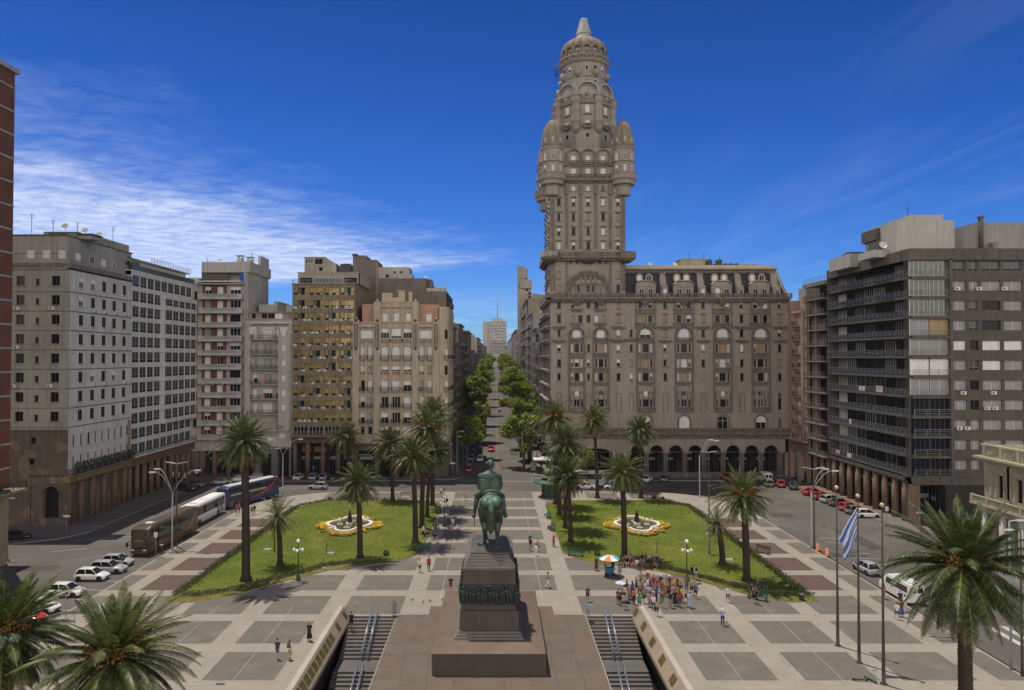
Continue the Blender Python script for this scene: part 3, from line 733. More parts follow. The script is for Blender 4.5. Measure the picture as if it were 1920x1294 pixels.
 for px in narrow+[1048.3, 1159.6]:
  for yy in (571.5, 598, 625, 653, 681, 707): win(px, yy, .78 if px > 1160 else .85, 1.75, K1)
  xc = fx(px)
  for yy in (613, 638.5):
   deco.box(xc-1.5, -.55, fz(yy)-.2, xc+1.5, 0, fz(yy)+.15); deco.box(xc-1.2, -.3, fz(yy)-.55, xc+1.2, 0, fz(yy)-.2)
  for yy in (588.5,): deco.box(xc-.7, -.25, fz(yy)-.1, xc+.7, 0, fz(yy)+.12)
  if px != 1462:
   zt = fz(737); r = .55; deco.arch(xc, zt-r, r-.06, r+.1, -.09, 0, 0, 8, leg=zt-r-fz(772)); deco.box(xc-r-.1, -.09, fz(772.8), xc+r+.1, 0, fz(772))
  else:
   win(px, 741, .9, 1.3, dict(arch=1), True, sl=False, name='arched_window'); win(px, 757, .9, 3.0, dict(dark=1), sl=False); win(px, 794, .9, 2.7, dict(arch=1), True, sl=False, name='arched_window')
 for px in (1183.5, 1103.6):
  for yy in (625, 653, 681, 707): win(px, yy, .65, 1.7, K1)
  xc = fx(px); zt = fz(738); deco.arch(xc, zt-.5, .42, .55, -.09, 0, 0, 8, leg=3.6)
 deco.box(fx(1143), -.6, fz(636)-.2, fx(1192), 0, fz(636)+.12); deco.box(fx(1145), -.4, fz(636)-.5, fx(1190), 0, fz(636)-.2)
 deco.box(XL, -.3, fz(813.5)-.3, XR, 0, fz(813.5))
 for i in range(7): win(1103.6+9.3*(i-3), 541.8, .68, 1.75, dict(dark=3, pale=2), sl=False, name='lunette_window')
 for i in range(5): win(1103.6+9.4*(i-2), 519.5 if i in (1, 2, 3) else 521, .7, 1.6 if i in (1, 2, 3) else 1.25, dict(arch=1), True, sl=False, name='lunette_window')
 for px in (1048.3, 1159.4):
  for yy in (516, 541): win(px, yy, .8, 1.8, dict(open=1, wood=1))
 for px in (1070.6, 1082.5, 1125.4, 1137): win(px, 489.5, .75, 1.15, dict(dark=1, half=1))
 for yy in (379, 407, 434, 460.5):
  for px in (1048.3, 1076, 1103.6, 1131.6, 1159.5):
   win(px, yy, .82, 1.75, K2, name='tower_window'); xc = fx(px); deco.box(xc-.75, -.3, fz(yy-8.5), xc+.75, 0, fz(yy-10))
 for px in (1076, 1103.6, 1131.6): win(px, 353, .85, 1.4, dict(archw=2, arch=1), True, name='tower_window')
 for px in (1076, 1103.6, 1131.6): win(px, 321.5, 1.2, 1.7, dict(blind=3, grey=1), sl=False, name='tower_window'); win(px, 297, 1.15, 1.75, dict(archw=1), True, name='tower_window')
 XT = 30.0
 zc = fz(556); z_ar = fz(816)
 main = MB(M)
 o_main = [o for o in ops if o[3] < zc+.2]; o_top = [o for o in ops if o[3] >= zc+.2]
 main.wall(XL, z_ar, XR, zc, o_main, 0.3, 0, back=None)
 main.box(XL, 0.35, z_ar, XR, 24, zc-.3, 0, skip='f')
 nw = 9
 for side, (Ms, xw, o_) in enumerate(((frame(XL-.02, 158+26, 0, -90), 26, []),)):
  f = MB(Ms); ol = []
  for yy in (571.5, 598, 625, 653, 681, 707, 737, 760):
   for k in range(6):
    z = fz(yy)-.9; x = 2+4.4*k; ol.append((x-.5, z, x+.5, z+1.8)); put(P, Ms, x, z, wk(K1), 1.0, 1.8, .3)
  f.wall(0, 5.6, 26, zc, ol, .3, 0)
  for yy in (562, 588, 612, 638, 667, 694, 722, 750): f.box(.4, -1.0, fz(yy)-.2, 25.6, 0, fz(yy)+.15); f.box(1, -.7, fz(yy)-.7, 25, 0, fz(yy)-.2)
  f.build('side_wall', M_st, P)
 tw = MB(M)
 tw.wall(XL, zc, XT, fz(278), o_top, .3, 0)
 tw.box(XL, 0.32, zc, XT, 17.4, fz(282), 0, skip='f'); tw.box(XL, 0, zc, XL+.005, .32, fz(282), 0, skip='r'); tw.box(XT-.005, 0, zc, XT, .32, fz(282), 0, skip='l')
 Ms = frame(XL, 158+17.4, 0, -90); tb = MB(Ms)
 for yy in (379, 407, 434, 460.5, 516, 541):
  for k in range(4):
   x = 2.2+4.3*k; z = fz(yy)-.9; put(P, Ms, x, z, wk(K2), .8, 1.8, -.03, name='flank_window'); tb.box(x-.6, -.45, z-.2, x+.6, 0, z); tb.box(x-.6, -.35, z+1.9, x+.6, 0, z+2.1)
 tb.build('flank_trim', M_st2, P)
 for px in (1063, 1089.5, 1117.5, 1145.5):
  x = fx(px); deco.box(x-.3, -.22, fz(466), x+.3, 0, fz(342)); deco.box(x-.42, -.5, fz(365), x+.42, 0, fz(342))
 for x in (XL+.5, XT-.5): deco.box(x-.5, -.12, fz(545), x+.5, 0, fz(372))
 for px in (1039, 1063, 1145, 1168): x = fx(px); deco.box(x-.25, -.16, fz(545), x+.25, 0, fz(487))
 xa = fx(1103.6); za = zc+.6
 deco.arch(xa, za, 4.55, 5.0, -.35, 0, 0, 24); deco.arch(xa, za, 5.0, 5.5, -.55, 0, 0, 24); deco.arch(xa, za, 4.1, 4.5, -.15, 0, 0, 24)
 for i in range(8): x = xa+(i-3.5)*1.15; deco.box(x-.12, -.14, za, x+.12, 0, za+3.9-.0-abs(i-3.5)*.55)
 deco.box(xa-3.7, -.2, fz(533.5), xa+3.7, 0, fz(531.5))
 for px in (1076, 1103.6, 1131.6):
  x = fx(px); deco.arch(x, fz(293), 1.35, 1.75, -.45, 0, 0, 12, leg=2.2); deco.box(x-.8, -.42, fz(309), x+.8, 0, fz(307.6)); balusters(deco, x-.8, x+.8, fz(307.6), .75, -.42, -.22, step=.26, pier=1.6)
 for px in (1089.8, 1117.6): x = fx(px); deco.box(x-.25, -.5, fz(330), x+.25, 0, fz(295))
 deco.box(XL+2, -.3, fz(312.5), XT-2, 0, fz(310.5))
 cor = MB(M)
 def ledge(x0, x1, ztop, proj, h=.9, bal=1.0, y1=0.2, mm=0):
  cor.box(x0, -proj, ztop-.35, x1, y1, ztop, mm); cor.box(x0+.15, -proj*.72, ztop-.62, x1-.15, y1, ztop-.35, mm); cor.box(x0+.3, -proj*.4, ztop-h-.1, x1-.3, y1, ztop-.62, mm)
  n = int((x1-x0)/1.15)
  for i in range(n+1): x = x0+.35+(x1-x0-.7)*i/n; cor.box(x-.12, -proj*.85, ztop-.95, x+.12, 0, ztop-.6, mm)
  if bal: balusters(cor, x0, x1, ztop, bal, -proj+.05, -proj+.3, mm)
 ledge(XL-1.0, XR+.6, fz(559), 1.2)
 for px in (1210.5, 1282.5, 1354.8, 1426, 1081.5, 1126.7): x = fx(px); cor.lathe([(.3, fz(559)-1.9), (1.2, fz(559)-.9), (2.0, fz(559)-.1)], x, -.05, 10, 0, pi, 2*pi, sy=.55)
 cor.box(XL-1.0, -1.2, fz(559)-.35, XL+.1, 26, fz(559));
 cor.box(XL-1.0, -1.1, fz(559), XL-.75, 26, fz(559)+.95)
 cor.build('cornice', M_st2, P); cor = MB(M)
 ledge(XL-.3, XR+.2, fz(811), 1.1, h=1.2, bal=1.05)
 cor.build('arcade_cornice', M_st2, P); cor = MB(M)
 zt = fz(482); cor.box(XL-1.4, -1.4, zt-.4, XT+1.4, 18.6, zt); cor.box(XL-.8, -.9, zt-.9, XT+.8, 18.2, zt-.4)
 for x, r in ((XL-.1, 2.3), (xa, 3.2), (XT+.1, 2.3)):
  cor.lathe([(r*.35, zt-1.5), (r*.75, zt-.9), (r, zt-.45), (r, zt), (r*.98, zt), (r*.98, zt+1.0), (r*.9, zt+1.0), (r*.9, zt+.05)], x, -.4, 16, 0, sy=.7 if r > 3 else 1)
 for a, c in ((XL+1.6, xa-2.6), (xa+2.6, XT-1.6)): balusters(cor, a, c, zt, 1.0, -1.35, -1.1)
 cor.box(XL-1.4, -1.3, zt, XL-1.15, 18.5, zt+1.0)
 cor.build('tower_balcony', M_st2, P); cor = MB(M)
 z2 = fz(337); cor.box(XL+2, -.9, z2-.4, XT-2, 1, z2); cor.box(XL+2, -.5, z2-.8, XT-2, 1, z2-.4); balusters(cor, XL+2.6, XT-2.6, z2, 1.15, -.9, -.65, pier=3.4)
 cor.build('tower_gallery', M_st2, P)
 main.build('wall', M_st, P); tw.build('tower_shaft', M_st, P); deco.build('moulding', M_st2, P)
 for x, z, k, w_, h_, nm in W: put(P, M, x, z, k, w_, h_, .3, nm)
 def turret(x, y, base):
  T = MB(); zz = lambda py: PY(1168, py, 158)[1]
  T.lathe([(.3, zz(370)), (1.6, zz(367)), (1.75, zz(365)), (1.75, zz(351.5)), (1.9, zz(350.5)), (1.95, zz(349)), (2.65, zz(347.5)), (2.75, zz(346)), (2.75, zz(341)), (3.1, zz(338.5)), (3.2, zz(337.5)), (3.2, zz(336)), (3.02, zz(335.5)), (3.02, zz(328.5)), (3.2, zz(328)), (3.2, zz(326.5)), (2.95, zz(326.5)), (2.5, zz(336))], x, y, 16, 0, smooth=False)
  T.lathe([(2.5, zz(338)), (2.5, zz(283)), (2.75, zz(281.5)), (2.75, zz(279.5)), (2.4, zz(278))], x, y, 16, 0, smooth=False)
  for i in range(16):
   a = 2*pi*i/16; T.box(x+2.45*cos(a)-.1, y+2.45*sin(a)-.1, zz(337), x+2.62*cos(a)+.1, y+2.62*sin(a)+.1, zz(284))
   T.box(x+3.0*cos(a)-.14, y+3.0*sin(a)-.14, zz(337), x+3.05*cos(a)+.14, y+3.05*sin(a)+.14, zz(326))
  T.lathe([(2.75, zz(306)), (2.8, zz(305)), (2.45, zz(304))], x, y, 16, 0)
  t = T.build('turret', M_st, P)
  t['_o'] = P['_o']
  D = MB(); pr = [(2.45*k, zz(280)+(zz(224)-zz(280))*u) for u, k in ((0, .98), (.16, 1.0), (.32, .99), (.45, .95), (.56, .89), (.66, .81), (.76, .69), (.84, .56), (.91, .40), (.96, .25), (1, .06))]
  D.lathe(pr, x, y, 64, 0, rib=.17, ribn=8); D.cyl(x, y, zz(225), zz(216), .06, .03, 5)
  D.build('turret_dome', M_dome, t)
  for row, yy, kk, hh in ((0, 297, ('archw', 'archw', 'arch'), 1.7), (1, 320, ('blind', 'half', 'blind'), 1.7), (2, 265, ('arch', 'archw', 'arch'), 1.0)):
   for k in range(5):
    a = -pi/2+(k-2)*pi/4; r = 2.53 if row < 2 else 2.42
    p = (x+r*cos(a), y+r*sin(a), zz(yy)-hh/2)
    c = inst(winmesh(kk[k % 3], .62 if row < 2 else .45, hh), t, p, a+pi/2, 'turret_window')
 turret(13.1, 158.4, 0); turret(29.6, 158.4, 0); turret(13.1, 175.0, 0); turret(29.6, 175.0, 0)
 cx, cy = (XL+XT)/2+.3, 158+8.7
 zc_ = lambda py: PY(1100, py, cy)[1]
 S = MB()
 S.box(XL+.3, 158.6, fz(284), XT-.3, 175.2, fz(279))
 S.lathe([(6.9, zc_(300)), (6.9, zc_(213)), (7.5, zc_(211)), (7.75, zc_(208)), (7.75, zc_(207)), (6.5, zc_(206.5))], cx, cy, 8, 0, a0=pi/8, a1=2*pi+pi/8, smooth=False)
 for i in range(8):
  a = -pi/2+pi/8+i*pi/4; x, y = cx+6.95*cos(a), cy+6.95*sin(a)
  S.lathe([(.25, zc_(266)), (.9, zc_(259)), (1.05, zc_(257)), (1.05, zc_(246)), (1.15, zc_(245.5)), (1.15, zc_(243)), (1.05, zc_(242.5)), (1.05, zc_(226)), (1.15, zc_(225)), (1.15, zc_(223)), (1.0, zc_(222)), (1.0, zc_(211)), (1.35, zc_(208.5)), (1.35, zc_(207)), (1.2, zc_(206.5)), (1.2, zc_(199)), (1.35, zc_(198.6)), (1.35, zc_(197.2)), (1.1, zc_(197.2))], x, y, 12)
 for i in range(48): a = 2*pi*i/48; S.box(cx+7.5*cos(a)-.09, cy+7.5*sin(a)-.09, zc_(207), cx+7.5*cos(a)+.09, cy+7.5*sin(a)+.09, zc_(198.5))
 S.lathe([(7.35, zc_(199)), (7.7, zc_(199)), (7.7, zc_(197.2)), (7.35, zc_(197.2)), (7.35, zc_(199))], cx, cy, 24, cap=False)
 S.lathe([(6.0, zc_(207)), (6.0, zc_(178)), (5.6, zc_(174))], cx, cy, 8, 0, a0=pi/8, a1=2*pi+pi/8, smooth=False)
 for i in range(8):
  a = i*pi/4-pi/2
  Mx = Matrix.Translation((cx, cy, 0)) @ Matrix.Rotation(a+pi/2, 4, 'Z') @ Matrix.Translation((0, -5.75, 0))
  q = MB(Mx); q.arch(0, zc_(194), 2.55, 3.0, -1.05, 0.6, 0, 16, leg=1.6); q.arch(0, zc_(194), 2.15, 2.4, -.6, -.3, 0, 16, leg=1.6)
  ar = [(2.6*cos(pi*j/12), zc_(194)+2.6*sin(pi*j/12)) for j in range(13)]
  q.poly([(-2.6, -.3, zc_(207)), (2.6, -.3, zc_(207))]+[(p[0], -.3, p[1]) for p in ar])
  q.build('lunette', mat('pale_lunette', (0.34, 0.32, 0.29), 0.85, var=0.25, streak=0.2), P)
  c = inst(winmesh('arch', 1.15, 1.3), P, Mx @ Vector((0, -.33, zc_(199))), a+pi/2, 'drum_window')
 S.lathe([(5.5, zc_(190)), (5.5, zc_(133)), (5.9, zc_(131)), (6.2, zc_(128)), (6.2, zc_(127)), (5.2, zc_(126.5))], cx, cy, 16, 0, a0=pi/16, a1=2*pi+pi/16, smooth=False)
 for i in range(40): a = 2*pi*i/40; S.box(cx+6.05*cos(a)-.08, cy+6.05*sin(a)-.08, zc_(127), cx+6.05*cos(a)+.08, cy+6.05*sin(a)+.08, zc_(120.5))
 S.lathe([(5.9, zc_(121.5)), (6.25, zc_(121.5)), (6.25, zc_(119.6)), (5.9, zc_(119.6)), (5.9, zc_(121.5))], cx, cy, 24, cap=False)
 S.lathe([(5.2, zc_(127)), (5.2, zc_(104))], cx, cy, 16, 0, a0=pi/16, a1=2*pi+pi/16, smooth=False)
 S.lathe([(5.6, zc_(160)), (5.75, zc_(159)), (5.75, zc_(158)), (5.5, zc_(157))], cx, cy, 16, smooth=False)
 for i in range(8):
  a = i*pi/4-pi/2+pi/8; x, y = cx+5.55*cos(a), cy+5.55*sin(a)
  S.lathe([(.2, zc_(160)), (.8, zc_(156)), (.95, zc_(154)), (.95, zc_(148)), (.8, zc_(148))], x, y, 10)
 S.build('tower_crown', M_st, P)
 for i in range(16):
  a = i*pi/8-pi/2
  for yy, kk, w_, h_, r in ((144, ('dark', 'open', 'half', 'blind')[i % 4], .7, 1.2, 5.42), (168, 'dark', .7, .9, 5.42), (113, 'arch', .75, 1.35, 5.13)):
   if yy == 113 or i % 2 == 0 or i % 4 == 1: inst(winmesh(kk, w_, h_), P, (cx+(r+.03)*cos(a), cy+(r+.03)*sin(a), zc_(yy)-h_/2), a+pi/2, 'drum_window')
  Mx = Matrix.Translation((cx, cy, 0)) @ Matrix.Rotation(a+pi/2, 4, 'Z') @ Matrix.Translation((0, -5.2, 0))
  q = MB(Mx); q.arch(0, zc_(107.5), .74, 1.08, -.5, 0.5, 0, 10, leg=2.4); q.build('arch_moulding', M_dome, P)
 for i in range(8):
  a = i*pi/4-pi/2; r = 6.9*cos(pi/8)+.03
  for yy, kk, w_, h_ in ((221, 'blind', 1.0, 1.7), (249, 'half', 1.0, 1.5), (269, 'dark', 1.0, 1.2)):
   inst(winmesh(kk, w_, h_), P, (cx+r*cos(a), cy+r*sin(a), zc_(yy)-h_/2), a+pi/2, 'drum_window')
   Mx = Matrix.Translation((cx, cy, 0)) @ Matrix.Rotation(a+pi/2, 4, 'Z') @ Matrix.Translation((0, -r, 0))
   q = MB(Mx)
   if yy == 249: q.box(-.9, -.7, zc_(257), .9, 0, zc_(254.5)); balusters(q, -.9, .9, zc_(254.5), .8, -.7, -.55, step=.3, pier=1.8)
   if yy == 221: q.box(-1.0, -.25, zc_(232), 1.0, 0, zc_(230))
   if q.v: q.build('balcony', M_st2, P)
 D = MB(); pr = []
 zb, zt_ = zc_(104), zc_(74)
 for u, k in ((0, 1.0), (.13, 1.01), (.25, 1.0), (.36, .975), (.47, .93), (.57, .87), (.66, .79), (.74, .70), (.82, .60), (.90, .50), (.96, .43), (1.0, .39)): pr.append((5.5*k, zb+(zt_-zb)*u))
 D.lathe(pr, cx, cy, 128, 0, rib=.15, ribn=16); D.build('dome', M_dome, P)
 D = MB(); D.lathe([(2.3, zc_(75.5)), (2.1, zc_(73)), (1.75, zc_(70)), (1.75, zc_(68)), (1.9, zc_(67.4)), (1.95, zc_(67)), (1.88, zc_(65)), (1.5, zc_(54)), (1.0, zc_(40)), (1.06, zc_(38.5)), (.92, zc_(37))], cx, cy, 20, smooth=False)
 D.build('spire', mat('spire_lead', (0.38, 0.37, 0.36), 0.6, var=0.25, vscale=0.8, streak=0.3), P)
 b = MB()
 for i in range(5): b.tube([(cx-6.3-.2*i, cy-.4, zc_(146)), (cx-6.4-.2*i, cy-.4, zc_(128)+i*.3)], .06, 4)
 b.box(cx-7.4, cy-.5, zc_(142), cx-5.4, cy-.3, zc_(141)); b.build('mast_aerials', M_iron, P)
 Mn = MB(M); zb, zt = fz(553)-1.0, fz(506); x0, x1 = XT, XR
 a = [(x0, .6, zb), (x1, .6, zb), (x1-1.9, 3.0, zt), (x0, 3.0, zt)]
 Mn.poly(a); Mn.poly([(x1, .6, zb), (x1, 22, zb), (x1-1.9, 20, zt), (x1-1.9, 3.0, zt)]); Mn.poly([(x0,3,zt),(x1-1.9,3,zt),(x1-1.9,20,zt),(x0,20,zt)])
 mz = Mn.build('mansard_roof', M_slate, P); mz['_o'] = P['_o']
 Mc = MB(M); Mc.box(x0-.2, 2.5, fz(508), x1-1.5, 21, fz(504)); Mc.box(x0-.2, 2.1, fz(504), x1-1.3, 21, fz(501.5));
 for i in range(60): x = x0+.4+(x1-x0-2.4)*i/59; Mc.box(x-.14, 2.2, fz(511), x+.14, 2.9, fz(508))
 Mc.build('roof_cornice', M_st2, P)
 Mc = MB(M); Mc.box(x0-.2, 2.05, fz(501.5), x1-1.25, 21, fz(498.3)); Mc.box(x0, 2.6, fz(498.3), x1-2.2, 20, fz(494.5)); Mc.build('roof_parapet', M_gilt, P)
 def slope_y(z): return .6+2.4*(z-zb)/(zt-zb)
 for px in (1246.5, 1317.5, 1389, 1457):
  x = fx(px, 530); q = MB(M); w_ = .95
  q.poly([(x-w_,.2,zb),(x+w_,.2,zb),(x+w_-.35,2.6,zt),(x-w_+.35,2.6,zt)]); q.poly([(x-w_,.2,zb),(x-w_+.35,2.6,zt),(x-w_+.35,3.2,zt),(x-w_,.9,zb)]); q.poly([(x+w_-.35,2.6,zt),(x+w_,.2,zb),(x+w_,.9,zb),(x+w_-.35,3.2,zt)])
  q.box(x-.68, -.15, zb, x+.68, 1.6, fz(539)); q.arch(x, fz(539), .0, .68, -.15, 1.6, 0, 8)
  q.build('dormer', M_st, mz); put(P, M, x, zb+.2, wk(dict(arch=2, archw=1)), .8, 2.2, -.17, 'dormer_window')
 for px in (1211, 1282, 1353.5, 1424.5):
  x = fx(px, 530); q = MB(M); zd = fz(529)
  q.prismy([(x-2.25, zb), (x+2.25, zb), (x+2.25, zd-.7), (x+1.45, zd+.1), (x-1.45, zd+.1), (x-2.25, zd-.7)], -.1, 2.6)
  for pa, pb in (((x+2.35, zd-.8), (x+1.5, zd+.15)), ((x+1.5, zd+.15), (x-1.5, zd+.15)), ((x-1.5, zd+.15), (x-2.35, zd-.8))):
   q.poly([(pa[0],-.4,pa[1]),(pb[0],-.4,pb[1]),(pb[0],-.4,pb[1]+.3),(pa[0],-.4,pa[1]+.3)]); q.poly([(pa[0],-.4,pa[1]+.3),(pb[0],-.4,pb[1]+.3),(pb[0],2.6,pb[1]+.3),(pa[0],2.6,pa[1]+.3)])
  for s_ in (-1, 1):
   q.arch(x+s_*1.05, zd-1.55, .62, .8, -.25, -.1, 0, 8, leg=1.8)
   zr = fz(518); yy = slope_y(zr)-.6
   q.arch(x+s_*1.12, zr, .55, .85, yy-.2, yy+1.8, 0, 10, leg=.9)
   put(P, M, x+s_*1.12, zr-.85, wk(dict(arch=1, archw=1)), 1.1, 1.4, yy-.05, 'dormer_window')
   put(P, M, x+s_*1.05, zb+.35, wk(dict(archw=1, arch=2)), 1.1, 2.2, -.11, 'dormer_window')
  q.build('dormer', M_st, mz)
 q = MB(M); q.poly([(x1+.1,.3,zb),(x1+.9,.3,zb),(x1-1.0,2.8,zt),(x1-1.9,2.8,zt)]); q.poly([(x1+.9,.3,zb),(x1+.9,21,zb),(x1-1.0,20,zt),(x1-1.0,2.8,zt)]); q.build('end_rib', M_st, P)
 q = MB(M); rz = fz(494.5); xa_, xb_ = fx(1291, 490), fx(1341, 490); box_rooftop(q, xa_, 7, rz, xb_, 12, rz+2.0, cap=.2); q.box(fx(1393, 490), 8, rz, fx(1443, 490), 12, rz+1.0); q.build('roof_cabin', mat('pale_cabin', (0.33, 0.30, 0.25), 0.9, var=0.35, streak=0.3), P)
 for px, r in ((1347, .75), (1360, .55), (1366, .8), (1379, .5), (1389, .55), (1400, .5)): tank(P, fx(px, 490), Y0+7, rz, r, 1.9 if r > .7 else 1.0)
 for px in (1229.5, 1278): dish(P, fx(px, 490), Y0+6, rz)
 antenna(P, fx(1306, 490), Y0+6.5, rz+2, 1.6); antenna(P, fx(1337, 490), Y0+7, rz+2, 1.5)
 A = MB(M); zsp = fz(848); ax0 = XL
 arches = [1194.7, 1231, 1267, 1303.3, 1339, 1374.7, 1409.7, 1446]
 ao = []
 r = 1.62
 for px in arches: x = fx(px, 850); ao.append((x-r, zsp, x+r, zsp+r, 'a'))
 xb = fx(1118, 850); rb = 3.4; ao.append((xb-rb, zsp-1.2, xb+rb, zsp-1.2+rb, 'a')); xb2 = fx(1052, 850); ao.append((xb2-2.4, zsp-.5, xb2+2.4, zsp-.5+2.4, 'a'))
 A.wall(XL, zsp, XR, z_ar, [(o[0], max(o[1], zsp), o[2], o[3], 'a') if o[2]-o[0] < 4 else o for o in ao if o[2]-o[0] < 4]+[(xb-rb, zsp, xb+rb, zsp+.9), (xb2-2.4, zsp, xb2+2.4, zsp+1.2)], 1.1, 0)
 for o in ao:
  if o[2]-o[0] < 4: A.arch((o[0]+o[2])/2, zsp, r, r+.3, -.14, 0, 0, 12)
 for xo, ro, top in ((xb, rb, zsp+.9), (xb2, 2.4, zsp+1.2)):
  n = 10
  for j in range(n):
   t0, t1 = pi*j/n, pi*(j+1)/n
   p0 = (xo-ro*cos(t0), zsp-.6+(top-zsp+.6)*sin(t0)**.7); p1 = (xo-ro*cos(t1), zsp-.6+(top-zsp+.6)*sin(t1)**.7)
   A.poly([(p0[0],.0,p0[1]),(p1[0],.0,p1[1]),(p1[0],.0,top),(p0[0],.0,top)])
   A.poly([(p0[0],.0,p0[1]),(p0[0],1.1,p0[1]),(p1[0],1.1,p1[1]),(p1[0],.0,p1[1])])
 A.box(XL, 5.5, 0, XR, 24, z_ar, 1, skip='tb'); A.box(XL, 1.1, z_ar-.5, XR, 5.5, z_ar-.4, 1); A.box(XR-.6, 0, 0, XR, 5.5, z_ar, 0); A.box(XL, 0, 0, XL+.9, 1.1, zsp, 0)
 for x0_, x1_ in ((fx(1068, 850), fx(1088, 850)), (fx(1148, 850), fx(1179, 850))): A.box(x0_, 0, 0, x1_, 1.1, zsp)
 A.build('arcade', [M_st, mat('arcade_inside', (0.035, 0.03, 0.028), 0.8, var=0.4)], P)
 px_c = [1212.8, 1249, 1285, 1321, 1357, 1392, 1428, 1464]
 for px in px_c:
  x = fx(px, 850)
  q = MB(M)
  for dx, dy in ((-.27, .3), (.27, .3), (-.27, .85), (.27, .85)): q.cyl(x+dx, dy, .6, zsp-.55, .26, .23, 10)
  q.box(x-.62, -.05, 0, x+.62, 1.15, .6); q.wedge(x-.5, .0, zsp-.55, x+.5, 1.1, zsp-.3, 0, 0); q.box(x-.66, -.12, zsp-.3, x+.66, 1.2, zsp+.002)
  q.build('column', M_st2, P)
 for px in (1212, 1231, 1267, 1303, 1339, 1374, 1409, 1446, 1120, 1155):
  put(P, M, fx(px, 870), 0.05, 'shop', 3.2, 4.6, 5.45, 'shop_front')
 for px, c in ((1226, (0.30, 0.12, 0.10)), (1261, (0.28, 0.10, 0.09)), (1300, (0.40, 0.28, 0.15)), (1364, (0.45, 0.25, 0.05))):
  q = MB(M); x = fx(px, 855); q.box(x-1.4, 5.2, 4.5, x+1.2, 5.3, 5.2); q.build('shop_sign', mat('sign_%d' % px, c, 0.6), P)
 q = MB(M); q.lathe([(.35, 0), (.35, .12)], n=12); Mx = Matrix.Translation((fx(1477.5, 858), Y0-.5, 5.0)) @ Matrix.Rotation(pi/2, 4, 'X'); q.v = [tuple(Mx @ Vector((a, b_-Y0, c))) for a, b_, c in q.v]; q.build('round_sign', mat('red_sign', (0.4, 0.03, 0.06), 0.4), P)
 return P
palace()
# ------------------------------------------------------------------ the other buildings round the square
def text_mesh(txt, size, depth=0.02):
 c = bpy.data.curves.new('lettering', 'FONT'); c.body = txt; c.size = size; c.extrude = depth; c.align_x = 'CENTER'; c.align_y = 'CENTER'
 o = bpy.data.objects.new('lettering', c); C.objects.link(o); bpy.context.view_layer.update()
 me = bpy.data.meshes.new_from_object(o.evaluated_get(bpy.context.evaluated_depsgraph_get())); bpy.data.objects.remove(o); me.name = 'lettering'; return me
def lettering(txt, size, m, parent, loc, rot, name='lettering', depth=0.02):
 me = text_mesh(txt, size, depth); me.materials.clear(); me.materials.append(m)
 o = inst(me, parent, loc, 0, name); o.rotation_euler = rot; return o
def grid(P, M, b, x0, z0, x1, z1, xs, zs, w, h, kinds, rec=.25, m=0, name='window', sl=True, extra=()):
 ops = list(extra)
 for z in zs:
  for x in xs:
   ops.append((x-w/2, z, x+w/2, z+h)); put(P, M, x, z, wk(kinds), w, h, rec, name)
   if sl: sill(b, x, z, w+.3, t=.1, d=.12, m=m)
 b.wall(x0, z0, x1, z1, ops, rec, m)
KD = dict(open=4, dark=2, half=2, low=1, blind=1)
fx = lambda px, py=640, Y=158.0: PY(px, py, Y)[0]
fz = lambda py, px=700, Y=158.0: PY(px, py, Y)[1]
def red_brick_block():
 P = thing('brick_building', 'tall red brick building with pale concrete bands cut by left picture edge', 'building', (-72, 75, 0))
 m = mat('red_brick', (0.175, 0.070, 0.048), 0.9, var=0.35, vscale=0.5, fine=0.25, bscale=6); mb = mat('band_concrete', (0.34, 0.34, 0.36), 0.85, var=0.3, streak=0.2)
 M = frame(-65.3, 40, 0, 90); b = MB(M); L_ = 52.0
 ops = []
 for k in range(16):
  z = 13.4+3.2*k
  for j in range(3): x = 45.2-14*j; ops.append((x-.45, z, x+.45, z+2.2)); put(P, M, x, z, 'open', .9, 2.2, .25)
 b.wall(0, 10, L_, 66, ops, .25, 0); b.box(0, .3, 10, L_, 22, 66, 0, skip='f'); b.box(-.3, -.35, 66, L_+.5, 22, 66.6, 1)
 for k in range(17): b.box(0, -.05, 12.6+3.2*k, L_+.05, .01, 12.85+3.2*k, 1)
 b.box(L_-.001, 0, 10, L_, .3, 66); b.build('wall', [m, mb], P)
 mc = mat('cream_render', (0.30, 0.25, 0.17), 0.85, var=0.3, streak=0.25)
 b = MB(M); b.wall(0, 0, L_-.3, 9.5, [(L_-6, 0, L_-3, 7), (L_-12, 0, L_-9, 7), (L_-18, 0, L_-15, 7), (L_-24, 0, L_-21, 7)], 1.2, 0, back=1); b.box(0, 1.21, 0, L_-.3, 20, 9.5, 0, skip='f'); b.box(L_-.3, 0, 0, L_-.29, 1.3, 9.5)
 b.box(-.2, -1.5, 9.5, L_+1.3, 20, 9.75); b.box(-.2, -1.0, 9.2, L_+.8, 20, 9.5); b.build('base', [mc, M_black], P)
 b = MB(M); rails(b, [(30, -1.4), (L_+1.2, -1.4), (L_+1.2, 1)], 9.75, 1.1, 5, .03, 1.2); b.build('railing', M_iron, P)
red_brick_block()
